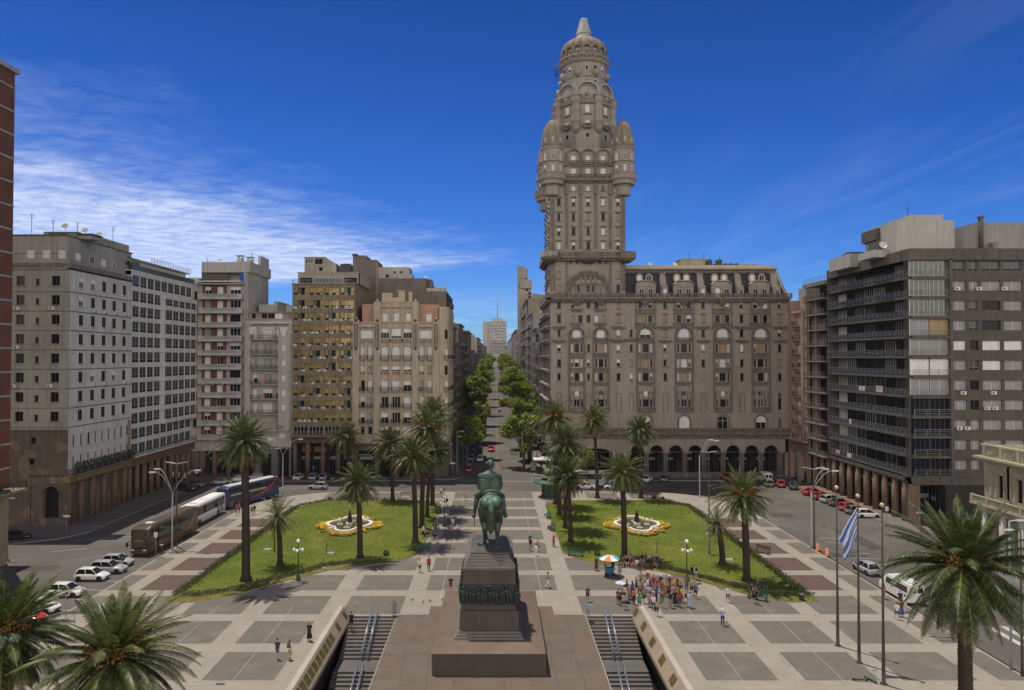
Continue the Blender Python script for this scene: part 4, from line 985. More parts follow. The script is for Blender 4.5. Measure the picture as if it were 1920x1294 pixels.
def white_office():
 P = thing('office_building', 'off-white stained office block with arcade and dark holes of windows at left', 'building', (-76, 121, 0))
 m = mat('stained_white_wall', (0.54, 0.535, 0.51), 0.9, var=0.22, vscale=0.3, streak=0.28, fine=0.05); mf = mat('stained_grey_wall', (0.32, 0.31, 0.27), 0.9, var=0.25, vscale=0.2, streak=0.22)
 mp = mat('patchy_brown_wall', (0.155, 0.115, 0.085), 0.92, var=0.62, vscale=0.22, streak=0.3, col2=(0.072, 0.066, 0.056)); over(mp, 'blot', s=.45, a=.5, b=.56, f=.7, c=(0.085, 0.078, 0.062)); over(mp, 'blot', s=.3, a=.56, b=.6, f=.6, c=(0.21, 0.14, 0.10)); mb = mat('dirty_band', (0.22, 0.21, 0.19), 0.9, var=0.5, vscale=1.5, streak=0.4)
 z = lambda py: PY(130, py, 112)[1]
 M = frame(0, 112); b = MB(M)
 X = lambda px: PY(px, 650, 112)[0]
 rowy = [535.5+36.4*k for k in range(8)]
 ops = []
 for yy in rowy:
  for px, w, h in ((37, 1.4, 1.6), (69, .65, 1.1), (103, 1.4, 1.6)):
   x = X(px); zz = z(yy); ops.append((x-w/2, zz, x+w/2, zz+h)); put(P, M, x, zz, 'open', w, h, .3); sill(b, x, zz, w+.35, m=0)
  b.box(-98, -.06, z(yy+11.5)-.06, -70, 0, z(yy+11.5)+.06, 1)
 for x in (-82, -86, -90):
  for yy in rowy: zz = z(yy); ops.append((x-.6, zz, x+.6, zz+1.5)); put(P, M, x, zz, 'open', 1.2, 1.5, .3)
 b.wall(-98, z(806), -70, z(505), ops, .3, 0); b.box(-98, .31, z(806), -70.31, 19, z(505), 0, skip='f'); b.box(-98.2, -.25, z(505), -69.75, 19.2, z(503), 0); b.box(-98, -.05, z(503), -70.15, 19, z(493), 1)
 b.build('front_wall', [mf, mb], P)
 b = MB(M); ops = [(X(62)-.45, z(872), X(62)+.45, z(872)+1.0), (X(64.5)-.45, z(833), X(64.5)+.45, z(833)+1.1)]
 for o in ops: put(P, M, (o[0]+o[2])/2, o[1], 'open', .9, o[3]-o[1], .3)
 xa, xb = X(84), X(114); ra = (xb-xa)/2
 ops.append((xa, 1.2, xb, z(912), 'a'))
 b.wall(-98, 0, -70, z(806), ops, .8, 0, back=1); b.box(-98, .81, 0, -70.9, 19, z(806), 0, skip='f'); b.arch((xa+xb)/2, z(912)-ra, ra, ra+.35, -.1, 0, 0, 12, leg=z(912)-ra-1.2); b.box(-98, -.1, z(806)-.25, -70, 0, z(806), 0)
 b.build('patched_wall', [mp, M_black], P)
 S = frame(-70, 112, 0, 90); b = MB(S)
 xs = [3.1, 6.5, 9.8, 13.1, 16.5]; ops = []
 for yy in rowy:
  for x in xs: zz = z(yy)-.1; ops.append((x-.6, zz, x+.6, zz+1.8)); put(P, S, x, zz, wk(dict(open=6, half=1)), 1.2, 1.8, .14); sill(b, x, zz, 1.5)
  b.box(0, -.07, z(yy+11.5)-.08, 19, 0, z(yy+11.5)+.08, 1)
 for i in range(9):
  x = 1.6+2.05*i; ops.append((x-.42, 12.55, x+.42, 14.6)); put(P, S, x, 12.55, wk(dict(open=2, dark=2)), .84, 2.05, .3); sill(b, x, 12.55, 1.0)
  ops.append((x-.4, 8.45, x+.4, 11.1)); put(P, S, x, 8.45, 'dark', .8, 2.65, .3, 'french_window')
 b.wall(0, 8.2, 19, z(505), ops, .22, 0); b.box(0, .3, 8.2, 19, 12, z(505), 0, skip='fl'); b.box(-.25, -.25, z(505), 19, .3, z(503), 0); b.box(-.04, -.05, z(503), 19, .14, z(493), 1)
 b.box(17.9, -.08, 8.2, 18.9, 0, 15.6, 2)
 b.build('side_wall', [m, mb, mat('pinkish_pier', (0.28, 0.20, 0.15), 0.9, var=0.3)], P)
 for x, k in ((6.5, 1), (9.8, 1), (13.1, 1), (16.5, 1), (16.5, 3), (6.5, 5), (9.8, 5), (16.5, 5)): ac(P, S, x+.4, z(rowy[k])-.75)
 for px, k in ((32, 1), (97, 1), (32, 3), (27, 5), (95, 5)): ac(P, M, X(px), z(rowy[k])-.85)
 b = MB(); za, zb = z(493), z(440)
 b.box(-97, 113.0, za-1, -71.2, 133, zb, 0); b.box(-97.1, 112.8, zb, -71.0, 133.2, zb+.2, 1); b.box(-97, 112.97, zb-3, -71.2, 113.0, zb-2.9, 1)
 b.build('attic', [mf, mb], P)
 A = frame(0, 113);
 for px in (48, 78, 107): put(P, A, X(px), za+.9, 'blind', 1.2, 1.3, .0, 'attic_window')
 A = frame(-71.2, 113, 0, 90)
 for x, k in ((3, 'blind'), (7, 'dark'), (10.5, 'blind'), (14, 'grey')): put(P, A, x, za+.9, k, 1.3, 1.3, .0, 'attic_window')
 b = MB(); zz = z(438)
 for px0, px1, py in ((68, 90, 426), (122, 148, 427), (26, 40, 434), (98, 118, 434)):
  x0, x1 = X(px0)-.4, X(px1)-.4; b.box(x0, 116, zz-.2, x1, 118.5, z(py)-.5, 0); b.box(x0-.25, 115.7, z(py)-.5, x1+.25, 118.8, z(py)-.3, 1)
 b.build('roof_cabin', [M_blind2, M_iron], P)
 b = MB(); x0 = PY(150, 440, 122)[0]; x1 = PY(214, 440, 128)[0]; b.box(-78.5, 118, zz-.5, -72.5, 130, z(424)); b.box(-78.3, 117.8, z(424), -72.4, 130.2, z(424)+.15); b.build('plant_room', mat('pale_green_metal', (0.26, 0.29, 0.26), 0.7, var=0.3, streak=0.3), P)
 for x, y in ((-74, 117), (-73, 121), (-72.8, 125)): dish(P, x, y, z(424)+.1, .6)
 for x, y, h in ((-75.5, 116, 2.2), (-73.5, 119.5, 2.4), (-72.6, 129, 3.5), (-79.5, 116.5, 3.4)): antenna(P, x, y, z(428), h)
 b = MB(S); b.box(-.1, -.35, 6.9, 19, 3, 8.0); b.box(-.3, -1.0, 8.0, 19.2, .35, 8.22); b.build('arcade_beam', mat('ochre_stone', (0.24, 0.185, 0.11), 0.85, var=0.4, vscale=1.2, streak=0.3), P)
 b = MB(S); ironrail(b, -.2, 19.1, 8.22, 1.0, -.9, 0, ends=.9); b.build('balcony_railing', M_iron, P)
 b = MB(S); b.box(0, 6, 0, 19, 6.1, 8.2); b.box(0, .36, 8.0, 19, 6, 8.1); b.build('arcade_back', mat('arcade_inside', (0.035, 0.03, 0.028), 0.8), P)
 for i in range(5): put(P, S, 2+3.8*i, .1, 'shop', 3.2, 4.5, 5.98, 'shop_front')
 mc = mat('brown_column', (0.165, 0.108, 0.078), 0.75, var=0.35, vscale=0.6, streak=0.25)
 for i in range(6): q = MB(S); q.cyl(1.0+3.4*i, .55, 0, 6.9, .55, .52, 12); q.build('column', mc, P)
 for i in range(9):
  p = S @ Vector((2.0+2.0*i, -.45, 8.22)); t = thing('potted_shrub', 'round clipped shrub in a tub on the dark iron balcony, %s from the street corner' % ['first','second','third','fourth','fifth','sixth','seventh','eighth','ninth'][i], 'shrub', p, 'clipped shrubs along the balcony')
  q = MB(); q.lathe([(.22, p.z), (.3, p.z+.45)], p.x, p.y, 8); q.build('tub', M_frd, t)
  q = MB(); leafball(q, p.x, p.y, p.z+1.15, .52, .72, 170, .16, R); q.build('foliage', M_bush, t)
def leafball(b, x, y, z, rx, rz, n, s, rr_, m=0):
 for _ in range(n):
  a = rr_.uniform(0, 2*pi); u = rr_.uniform(-1, 1); k = rr_.uniform(.55, 1)**.5; q = (1-u*u)**.5
  p = Vector((x+rx*k*q*cos(a), y+rx*k*q*sin(a), z+rz*k*u))
  d = Vector((rr_.uniform(-1,1), rr_.uniform(-1,1), rr_.uniform(-.4,1))).normalized()*s; e = d.orthogonal().normalized()*s*.6
  b.poly([tuple(p-e), tuple(p+d), tuple(p+e), tuple(p-d*.4)], m)
M_bush = leafmat('bush_leaves', [(0.018,0.040,0.010),(0.035,0.070,0.014),(0.07,0.11,0.022)], 0.6, 0.2)
white_office()
def ribbon_block():
 P = thing('ribbon_window_building', 'white office block with long rows of windows above brown arcade columns', 'building', (-77, 145, 0))
 m = mat('white_bands', (0.54, 0.53, 0.51), 0.85, var=0.2, vscale=0.3, streak=0.2)
 S = frame(-70, 131, 0, 90); b = MB(S); b2 = MB(S)
 for k in range(12):
  z = 42.2-2.96*k-.9; bow = 0 if k == 0 or k > 9 else 1.15
  for i in range(9):
   x = 1.6+2.85*i; off = -bow if i > 3 else 0
   put(P, S, x, z, 'strip', 2.4, 2.05, .14+off)
  for i in range(10):
   x = .15+2.85*i; off = -bow if i > 4 else 0; b.box(x-.22, off+.03, z-.06, x+.22, off+.5, z+2.1)
  b.box(0, 0, z-.95, 11.7 if bow else 28.2, .5, z-.02, 0)
  if bow:
   b.box(11.2, -bow, z-.95, 26.2, .5, z-.02); b.box(11.4, -bow+.15, z-.02, 26.0, .0, z+2.05, 0, skip='f')
 b.box(0, .16, 8, 28.2, 12, 44.2, 0); b.box(0, 0, 43.4, 28.4, 12, 44.4)
 b.box(11.2, -1.15, 39.7-.0, 26.2, .5, 40.4)
 b.build('wall', m, P)
 b = MB(S); b.box(1, 2.0, 44.4, 27, 10, 46.8); b.box(.6, 1.2, 46.8, 28, 11, 47.0); b.build('penthouse', m, P)
 b = MB(S); b.box(.2, .15, 44.4, 28, .2, 45.5); b.build('glass_parapet', M_glass2, P)
 b = MB(S); b.box(0, 6, 47, 10, 12, 50.6); b.build('roof_house', mat('pale_cabin', (0.33, 0.30, 0.25), 0.9, var=0.35, streak=0.3), P)
 for i in range(3): put(P, S, 3+2*i, 48.2, 'open', .8, 1.1, 5.99, 'roof_window')
 b = MB(S); rails(b, [(10, 1.3), (28, 1.3)], 47.0, 1.0, 3, .03, 1.2); b.build('roof_railing', M_rail, P)
 q = MB(); rr_ = random.Random(4)
 for i in range(26):
  x = (rr_.uniform(0.2, 3.4) if i < 8 else rr_.uniform(13, 25)); p = S @ Vector((x, .7, 44.9 if i > 7 else 46.9-1.2)); leafball(q, p.x, p.y, p.z, .6, .45, 50, .2, rr_)
 q.build('terrace_planting', M_bush, P)
 mr = mat('brown_beam', (0.17, 0.095, 0.068), 0.8, var=0.3, streak=0.25)
 b = MB(S); b.box(-.2, -.2, 6.4, 28.4, 3, 8.2); b.build('arcade_beam', mr, P)
 b = MB(S); b.box(-.2, -.9, 8.2, 28.4, .42, 8.5); b.build('balcony_slab', m, P)
 b = MB(S); rails(b, [(0, -.8), (28.2, -.8)], 8.5, 1.0, 3, .03, 1.4); b.build('balcony_railing', M_rail, P)
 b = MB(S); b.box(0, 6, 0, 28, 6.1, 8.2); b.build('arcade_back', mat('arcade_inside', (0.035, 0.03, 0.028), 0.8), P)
 for i in range(7): put(P, S, 2+4*i, .1, 'shop', 3.4, 4.5, 5.98, 'shop_front')
 for i in range(11): q = MB(S); q.cyl(.6+2.75*i, .45, 0, 6.4, .52, .5, 12); q.build('column', mat('brown_column', (0.165, 0.108, 0.078)), P)
 M = frame(0, 158.5); b = MB(M); x0, x1 = fx(340), fx(369.5)
 grid(P, M, b, x0, 8.2, x1, 46, [x0+1.9], [42.2-2.96*k-1.4 for k in range(11)], 2.9, 2.1, dict(open=2, dark=2), name='corner_window'); b.box(x0, .3, 8.2, x1, 10, 46, 0, skip='f'); b.box(x0, 0, 5.8, x1, .5, 8.2); b.build('corner_wing', m, P)
ribbon_block()
def balcony_slab_front(b, x0, x1, z, d, h=1.0, t=.25, m=0):
 b.box(x0, -d, z-t, x1, 0, z, m); b.box(x0, -d, z, x1, -d+.12, z+h, m); b.box(x0, -d+.12, z, x0+.12, 0, z+h, m); b.box(x1-.12, -d+.12, z, x1, 0, z+h, m)
def red_tower():
 P = thing('apartment_building', 'apartment tower with brick red panels and stacked white balconies', 'building', (fx(415), 158, 0))
 mw = mat('off_white_wall', (0.37, 0.355, 0.33), 0.88, var=0.22, vscale=0.3, streak=0.22); mr = mat('brick_red_wall', (0.155, 0.060, 0.045), 0.88, var=0.3, vscale=0.6, fine=0.12)
 ml = mat('balcony_white', (0.43, 0.425, 0.42), 0.8, var=0.25, vscale=0.5, streak=0.2)
 M = frame(0, 158); b = MB(M); ys = [552.0+26.2*k for k in range(11)]
 x0, xr0, xr1, x1 = fx(369.5), fx(378.5), fx(425), fx(457.5)
 opr, opw = [], []
 for k, yy in enumerate(ys):
  zf = fz(yy)
  for px in (389.5, 412.5):
   x = fx(px); kd = wk(dict(blind=5, half=2, dark=1, grey=2)); opr.append((x-.68, zf, x+.68, zf+1.75)); put(P, M, x, zf, kd, 1.36, 1.75, .2)
  x = fx(441); opw.append((x-1.2, zf+.1, x+1.2, zf+1.8)); put(P, M, x, zf+.1, wk(dict(dark=4, open=1, half=1)), 2.4, 1.7, .2, 'wide_window')
 zt, zb = fz(534), fz(822)
 b.wall(xr0, zb, xr1, zt, opr, .2, 1); b.wall(x0, zb, xr0, zt, [], .2, 0); b.wall(xr1, zb, x1, zt, opw, .2, 0); b.box(x0, .21, zb, x1, 15, zt, 0, skip='f')
 b.box(x0-.1, -.9, zt, x1+.2, .4, zt+.35, 0); b.box(x0, 2.5, zt, x1, 15, fz(508), 0); b.box(x0+.8, 0.3, fz(508)-.3, x1+1.0, 15, fz(491), 0); b.box(x1, -.3, 0, x1+.3, 15, fz(508), 0)
 b.box(x0, 0, 5.9, x1, 1, zb, 0)
 b.build('wall', [mw, mr], P)
 b = MB(M); b.box(x0+.4, -1.6, fz(529.5), x1-.3, .2, fz(527.8)); b.build('awning', M_blind, P)
 b = MB(M); b.box(x0+.5, 1.0, zt+.35, fx(425), 1.1, fz(510)); b.build('terrace_screen', M_frd, P)
 b = MB(M); b.box(fx(447), .6, zt+.5, fx(455), 1.0, fz(511)); b.build('blue_canvas', mat('blue_canvas', (0.02, 0.06, 0.35), 0.7), P)
 for yy in ys:
  q = MB(M); zf = fz(yy+7.5); xa, xb = fx(375), fx(456.5)
  q.box(xa, -1.3, zf-.3, xb, 0, zf); q.box(xa, -1.3, zf, fx(383.5), -1.16, zf+.95); q.box(fx(447.5), -1.3, zf, xb, -1.16, zf+.95); q.box(fx(383.5), -1.3, zf, fx(447.5), -1.16, zf+.28); q.box(fx(383.5), -1.3, zf+.8, fx(447.5), -1.16, zf+.95)
  for i in range(34): x = fx(384)+i*(fx(447)-fx(384))/33; q.box(x-.035, -1.25, zf+.28, x+.035, -1.2, zf+.8, skip='bt')
  q.box(fx(384), -1.18, zf+.28, fx(447), -1.15, zf+.8, 1); q.box(xa, -1.16, zf, xa+.12, 0, zf+.95); q.box(xb-.12, -1.16, zf, xb, 0, zf+.95)
  q.build('balcony', [ml, M_blind2], P)
 for px in (380, 399, 417): ac(P, M, fx(px), fz(722.5))
 b = MB(M); b.box(x1+.3, .5, 0, x1+.6, 15.0, fz(508)); b.box(fx(463), 9, fz(508), fx(492, 490, 170), 15, PY(470, 481, 168)[1]); b.box(x1-1, .35, fz(508), x1+1.2, 15, fz(490)); b.build('side_wall', mw, P)
 for px, py, h in ((437.5, 491, 1.4), (456.5, 491, 1.0)): chimney(P, fx(px), 162, fz(py), 1.2, h, mw)
 antenna(P, fx(381), 160, fz(491), 1.2); antenna(P, fx(472, 480, 168), 168, 51, 2.2); dish(P, fx(403), 161, fz(491))
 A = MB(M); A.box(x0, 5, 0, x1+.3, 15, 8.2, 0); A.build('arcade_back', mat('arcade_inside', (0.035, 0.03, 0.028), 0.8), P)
 for i, px in enumerate((377, 402, 428, 452)): q = MB(M); q.cyl(fx(px), .5, 0, 5.9, .55, .55, 12); q.build('column', mat('brown_column', (0.165, 0.108, 0.078)), P)
 for px in (389, 415, 440): put(P, M, fx(px), .1, 'shop', 2.8, 4.6, 4.99, 'shop_front')
red_tower()
def pale_house():
 P = thing('apartment_building', 'narrow pale apartment house with curved iron balconies and pink top storey', 'building', (fx(503), 158, 0))
 mw = mat('pale_grey_render', (0.40, 0.385, 0.36), 0.88, var=0.2, vscale=0.3, streak=0.2); mp = mat('dusty_pink_render', (0.30, 0.215, 0.185), 0.88, var=0.2, streak=0.15)
 M = frame(0, 158); b = MB(M); x0, x1 = fx(459), fx(547.3)
 ys = [632.5, 660, 688, 716, 744, 771]
 ops = []
 for yy in ys:
  zf = fz(yy+3)
  for px, w in ((502, 2.2), (479.5, .9), (521.5, .8)):
   x = fx(px); ops.append((x-w/2, zf, x+w/2, zf+2.2)); put(P, M, x, zf, wk(dict(blind=4, grey=2, half=1)), w, 2.2, .25)
  x = fx(535.3); ops.append((x-.35, zf+.6, x+.35, zf+1.9)); put(P, M, x, zf+.6, wk(dict(blind=5, open=1)), .7, 1.3, .2, 'small_window')
  x = fx(465.5); ops.append((x-.22, zf+.6, x+.22, zf+1.8)); put(P, M, x, zf+.6, 'blind', .44, 1.2, .2, 'small_window')
 for px, w in ((474, 2.0), (502, 3.1), (531.5, 2.0)): x = fx(px); z = fz(626); ops.append((x-w/2, z, x+w/2, z+1.75)); put(P, M, x, z, 'blind', w, 1.75, .3, 'top_window')
 x = fx(530); ops.append((x-.7, fz(822), x+.7, fz(810))); put(P, M, x, fz(822), 'blind', 1.4, 1.45, .2)
 b.wall(x0, fz(838), x1, fz(597.5), ops, .3, 0); b.box(x0, .31, fz(838), x1, 20, fz(597.5), 0, skip='f'); b.box(x0, -.4, fz(599), x1, .2, fz(597.5)); b.box(fx(472), -1.1, fz(607), fx(543), 0, fz(605.3), 2)
 for pa, pb in ((462.5, 473.5), (525, 546.5)):
  b.box(fx(pa), -1.3, fz(805), fx(pb), 0, fz(627), 0)
 b.box(fx(462.5), -1.3, fz(808), fx(546.5), 0, fz(804.5), 0)
 b.build('wall', [mw, mp, M_blind], P)
 for yy in ys:
  x = fx(535.3); put(P, frame(0, 156.7), x, fz(yy+3)+.6, wk(dict(blind=5, grey=1)), .8, 1.3, -.01, 'pier_window')
 for i, yy in enumerate([636.5]+[664, 692, 720.5, 748, 775.5]):
  z = fz(yy); q = MB(M); xa, xb = fx(473), fx(525.5); q.box(xa, -1.5, z-.18, xb, 0, z, 0); q.build('balcony_slab', mw, P)
  q = MB(M); ironrail(q, xa+.05, xb-.05, z, 1.0, -1.42, 0, step=.2)
  for j in range(5):
   xx = xa+.7+(xb-xa-1.4)*j/4; q.tube([(xx-.3, -1.46, z+.1), (xx, -1.5, z+.9), (xx+.3, -1.46, z+.1)], .03, 4)
  q.build('balcony_railing', M_iron, P)
 b = MB(M); b.box(x0, 1.4, fz(597.5), x1, 20, fz(586), 0); b.box(x0-.1, 1.0, fz(586), x1+.1, 20, fz(584.5), 0)
 b.build('top_storey', mp, P)
 for px, k, w in ((472, 'open', .8), (492, 'open', 1.2), (505, 'open', 1.5), (519, 'blind', 1.7)): put(P, frame(0, 159.4), fx(px), fz(597), k, w, 1.2, -.02, 'top_window')
 b = MB(M); b.box(fx(471), 5, fz(585), fx(500), 14, PY(490, 571, 163)[1]); b.box(fx(500), 5, fz(585), fx(507), 14, PY(500, 565, 163)[1]); b.box(fx(527), 4, fz(585), x1, 14, PY(530, 572, 162)[1]); b.build('roof_house', mw, P)
 b = MB(M); rails(b, [(fx(507), 4.2), (fx(527), 4.2)], fz(585), 1.4, 4, .04, .9); b.build('roof_railing', M_rail, P)
 b = MB(M); zs_, ze_ = fz(804), fz(795.5); b.box(fx(468), -1.56, zs_, fx(523.5), -1.5, ze_); b.build('sign_board', mat('cream_sign', (0.40, 0.33, 0.27), 0.6), P)
 lettering('CENTRO FLORENCIA', 1.02, mat('faded_red_letters', (0.30, 0.075, 0.05), 0.6), P, (fx(496), 156.42, (zs_+ze_)/2), (pi/2, 0, 0))
 for yy in (716, 744):
  q = MB(M); q.box(fx(494.5), -1.56, fz(yy+3.5), fx(501), -1.5, fz(yy-4.5)); q.build('banner', mat('orange_banner', (0.40, 0.17, 0.09), 0.6), P)
 b = MB(M); zz = fz(838)
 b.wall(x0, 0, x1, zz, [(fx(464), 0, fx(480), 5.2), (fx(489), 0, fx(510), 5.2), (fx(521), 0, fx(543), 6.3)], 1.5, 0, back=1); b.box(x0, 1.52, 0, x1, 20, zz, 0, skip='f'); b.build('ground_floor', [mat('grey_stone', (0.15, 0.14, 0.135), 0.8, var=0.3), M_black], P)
pale_house()
def gold_glass_block():
 P = thing('office_building', 'ochre office block with gold reflective windows and rows of air conditioners', 'building', (fx(606), 158, 0))
 m = mat('ochre_concrete', (0.225, 0.185, 0.135), 0.88, var=0.25, vscale=0.4, streak=0.38)
 M = frame(0, 158); b = MB(M); x0, x1 = fx(547.6), fx(666.8)
 ys = [552.8+23.55*k for k in range(12)]
 cols_ = [(551, 577), (580, 606), (609, 635.5), (638.5, 663.5)]; ops = []
 for k, yy in enumerate(ys):
  for (pa, pb) in cols_:
   xa, xb = fx(pa), fx(pb); h = 1.68 if k < 11 else 2.0; zf = fz(yy)-(.5 if k == 11 else 0); ops.append((xa, zf, xb, zf+h)); put(P, M, (xa+xb)/2, zf, wk(dict(gold=3, goldmix=2)) if k < 11 else 'dark', xb-xa, h, .22)
 b.wall(x0, fz(818), x1, fz(533), ops, .22, 0); b.box(x0, .23, fz(818), x1, 17, fz(533), 0, skip='f'); b.box(x0-.05, -.3, fz(534), x1+.05, 17, fz(531.5), 0)
 b.build('wall', m, P)
 for k, row in enumerate([[], [553, 572, 630, 650, 658], [571, 580, 628, 639, 659], [570, 585, 594, 622, 652], [553, 580, 610, 639], [570, 600, 607, 628, 657], [569, 598, 609, 638], [555, 586, 616, 645], [569, 599, 638], [569, 580, 607, 637], [563, 571, 580, 592]]):
  for px in row: ac(P, M, fx(px), fz(ys[k])-.35 if k else 0)
 b = MB(M); xa, xb = fx(558), fx(672.5); zt = fz(512)
 b.wall(xa, fz(531.5), xb, zt, [(fx(561), fz(530.5), fx(585), fz(521)), (fx(645), fz(530.5), fx(669), fz(521))], 1.2, 0, back=1); b.box(xa, 1.22, fz(531.5), xb, 15, zt, 0, skip='f'); b.box(xa-.1, -.1, zt, xb+.1, 15, zt+.2, 0)
 b.build('penthouse', [mat('pale_concrete', (0.30, 0.27, 0.23), 0.85, var=0.2, streak=0.2), M_glass], P)
 x = (fx(591)+fx(641))/2; put(P, M, x, fz(529), 'pale', fx(641)-fx(591), 1.0, -.02, 'penthouse_window')
 b = MB(M); rails(b, [(x0, 0), (fx(551), -.3), (x1-1, -.3), (x1, 1)], fz(531.5), .9, 3, .03, 1.1); b.build('roof_railing', M_rail, P)
 b = MB(M); zb = fz(512); X_ = lambda px: PY(px, 500, 163)[0]; b.box(X_(571), 5, zb-.5, X_(608), 10, PY(600, 483, 163)[1]); b.prismy([(X_(608), zb-.5), (X_(630), zb-.5), (X_(630), PY(630, 494, 163)[1]), (X_(608), PY(600, 483, 163)[1])], 5, 10)
 b.box(X_(570), 4.8, PY(600, 483, 163)[1], X_(609), 10.2, PY(600, 482, 163)[1]); b.build('roof_cabin', mat('pale_cabin', (0.33, 0.30, 0.25), 0.9), P)
 for px, py, k, w, h in ((580, 494, 'pale', 1.9, 1.3), (594.5, 495, 'open', .85, 1.2), (601.5, 495, 'open', .85, 1.2), (601.5, 508, 'open', .8, .9)): put(P, frame(0, 163), X_(px), PY(px, py, 163)[1], k, w, h, -.02, 'cabin_window')
 b = MB(M); b.box(X_(638), 5, zb-.5, X_(657), 8, PY(650, 495, 163)[1]); b.box(X_(641), 5.4, PY(650, 495, 163)[1], X_(655), 7.6, PY(650, 494, 163)[1]); b.build('cooling_unit', M_tank, P)
 b = MB(M); b.tube([(fx(689.5), 12, 10), (fx(689.5), 12, PY(689, 492, 170)[1])], .22, 8); b.build('flue_pipe', mat('rusty_pipe', (0.10, 0.06, 0.045), 0.7), P)
 b = MB(M); b.box(x0, -1.2, fz(819), x1, 0, fz(816.5)); b.build('balcony_slab', m, P)
 b = MB(M); rails(b, [(x0+.05, -1.1), (x1-.05, -1.1)], fz(816.5), 1.05, 4, .03, 1.3); b.build('balcony_railing', M_rail, P)
 b = MB(M); b.box(x0, -.02, fz(831), x1, 1, fz(819), 0); b.box(x0, 5, 0, x1, 17, fz(819), 1); b.build('portico', [mat('dark_red_beam', (0.085, 0.055, 0.045), 0.8), mat('arcade_inside', (0.035, 0.03, 0.028))], P)
 for px in (552.5, 576.5, 605, 634, 662.5): q = MB(M); q.cyl(fx(px), .55, 0, fz(831), .52, .5, 12); q.build('column', mat('brown_column', (0.165, 0.108, 0.078)), P)
 for px, c in ((589, 1), (620, 0), (565, 1), (648, 0)): put(P, M, fx(px, 870), .1, 'shop', 3.0, 4.9, 4.98, 'shop_front')
 b = MB(M); b.box(fx(580), 4.8, 5.0, fx(604), 4.9, 6.2); b.box(fx(557), 4.8, 5.0, fx(573), 4.9, 6.6); b.build('shop_fascia', mat('tan_fascia', (0.24, 0.15, 0.09), 0.7), P)
gold_glass_block()
def cream_deco():
 P = thing('apartment_building', 'cream art deco apartment house with pilasters, arched bays and pink attic', 'building', (fx(750), 158, 0))
 m = mat('cream_stucco', (0.40, 0.335, 0.255), 0.85, var=0.18, vscale=0.35, streak=0.22); mp = mat('salmon_render', (0.42, 0.25, 0.175), 0.88, var=0.15, streak=0.12)
 mo = mat('dark_ornament', (0.05, 0.045, 0.045), 0.7); mt = mat('terracotta_inset', (0.16, 0.075, 0.06), 0.8)
 M = frame(0, 158); b = MB(M); x0, x1 = fx(666), fx(823.5); zt = fz(605); ops = []
 bay = [(680.5, 1.0), (694.3, 1.0), (721.6, 1.6), (743, 1.9), (764, 1.75), (791, 1.0), (806, 1.0)]
 for px, w in bay:
  x = fx(px)
  for r_, (yb, h, ar) in enumerate(((674, 3.1, True), (703, 2.1, False), (733.5, 2.5, False), (764.5, 2.5, False), (794, 2.5, False), (815.5, 1.9, False))):
   z = fz(yb); q_ = wk(dict(blind=5, grey=2, half=2, dark=2)) if not ar else 'archw'
   ops.append((x-w/2, z, x+w/2, z+h)+(('a',) if ar else ())); put(P, M, x, z, q_, w, h, .35, 'arched_window' if ar else 'window')
  for j in range(3 if w > 1.3 else 2):
   n_ = 3 if w > 1.3 else 2; xx = x+(j-(n_-1)/2)*.62; b.box(xx-.2, -.1, fz(702.5), xx+.2, 0, fz(697.5), 2)
  b.box(x-w/2-.15, -.07, fz(704.3), x+w/2+.15, 0, fz(696), 0)
 for px, w, k in ((688, 3.0, 'blind'), (798.5, 3.0, 'blind'), (721.6, 1.9, 'half'), (743, 2.3, 'low'), (764, 1.9, 'half')):
  x = fx(px); z = fz(634.5); h = 2.0 if w > 2.5 else 2.4; ops.append((x-w/2, z, x+w/2, z+h)); put(P, M, x, z, k, w, h, .4)
  b.box(x-w/2-.5, -.6, z+h+.55, x+w/2+.5, 0, z+h+.75) if w > 2.5 else None
  balusters(b, x-w/2-.2, x+w/2+.2, fz(642), .8, -.35, -.12, 0, .3, w+.4)
 b.wall(x0, fz(829), x1, zt, ops, .35, 0); b.box(x0, .36, fz(829), x1, 16, zt, 0, skip='f'); b.box(x0-.1, -.25, zt-.1, x1+.1, .36, zt+.15)
 for px, a, c in ((668, 600, 829), (707.7, 566, 829), (779.2, 566, 829), (817.5, 600, 829)):
  x = fx(px); b.box(x-.75, -.42, fz(c), x+.75, 0, fz(a), 0)
  for dx in (-.36, 0, .36): b.box(x+dx-.08, -.47, fz(652), x+dx+.08, -.42, fz(607), 1)
  for zz_ in (601.5, 654): b.box(x-.3, -.47, fz(zz_)-.3, x+.3, -.42, fz(zz_)+.3, 1)
  b.lathe([(.2, fz(a)), (.32, fz(a)+.25), (.2, fz(a)+.5), (.05, fz(a)+.65)], x, -.05, 6, 0)
 for px in (687, 732.5, 753.5, 798.5):
  x = fx(px); b.box(x-.28, -.28, fz(829), x+.28, 0, fz(642), 0)
 for px in (674, 701, 711.5, 775, 783.5, 812.5): x = fx(px); b.box(x-.16, -.18, fz(829), x+.16, 0, fz(645), 0)
 b.box(x0, -.6, fz(831), x1, .3, fz(828), 0)
 xa, xb = fx(711), fx(776); q_ops = []
 for px in (722, 743.5, 766): x = fx(px); z = fz(602); q_ops.append((x-.6, z, x+.6, z+1.9)); put(P, M, x, z, 'blind', 1.2, 1.9, .3, 'attic_window'); b.box(x-.95, -.45, z+3.1, x+.95, 0, z+3.3)
 b.wall(xa, zt, xb, fz(567.5), q_ops, .3, 0); b.box(xa, .31, zt, xb, 8, fz(567.5), 0, skip='f'); b.box(xa-.1, -.12, fz(567.5), xb+.1, 8, fz(565.5))
 for px in (732.5, 754.5): x = fx(px); b.box(x-.18, -.2, zt, x+.18, 0, fz(567.5))
 b.build('wall', [m, mo, mt], P)
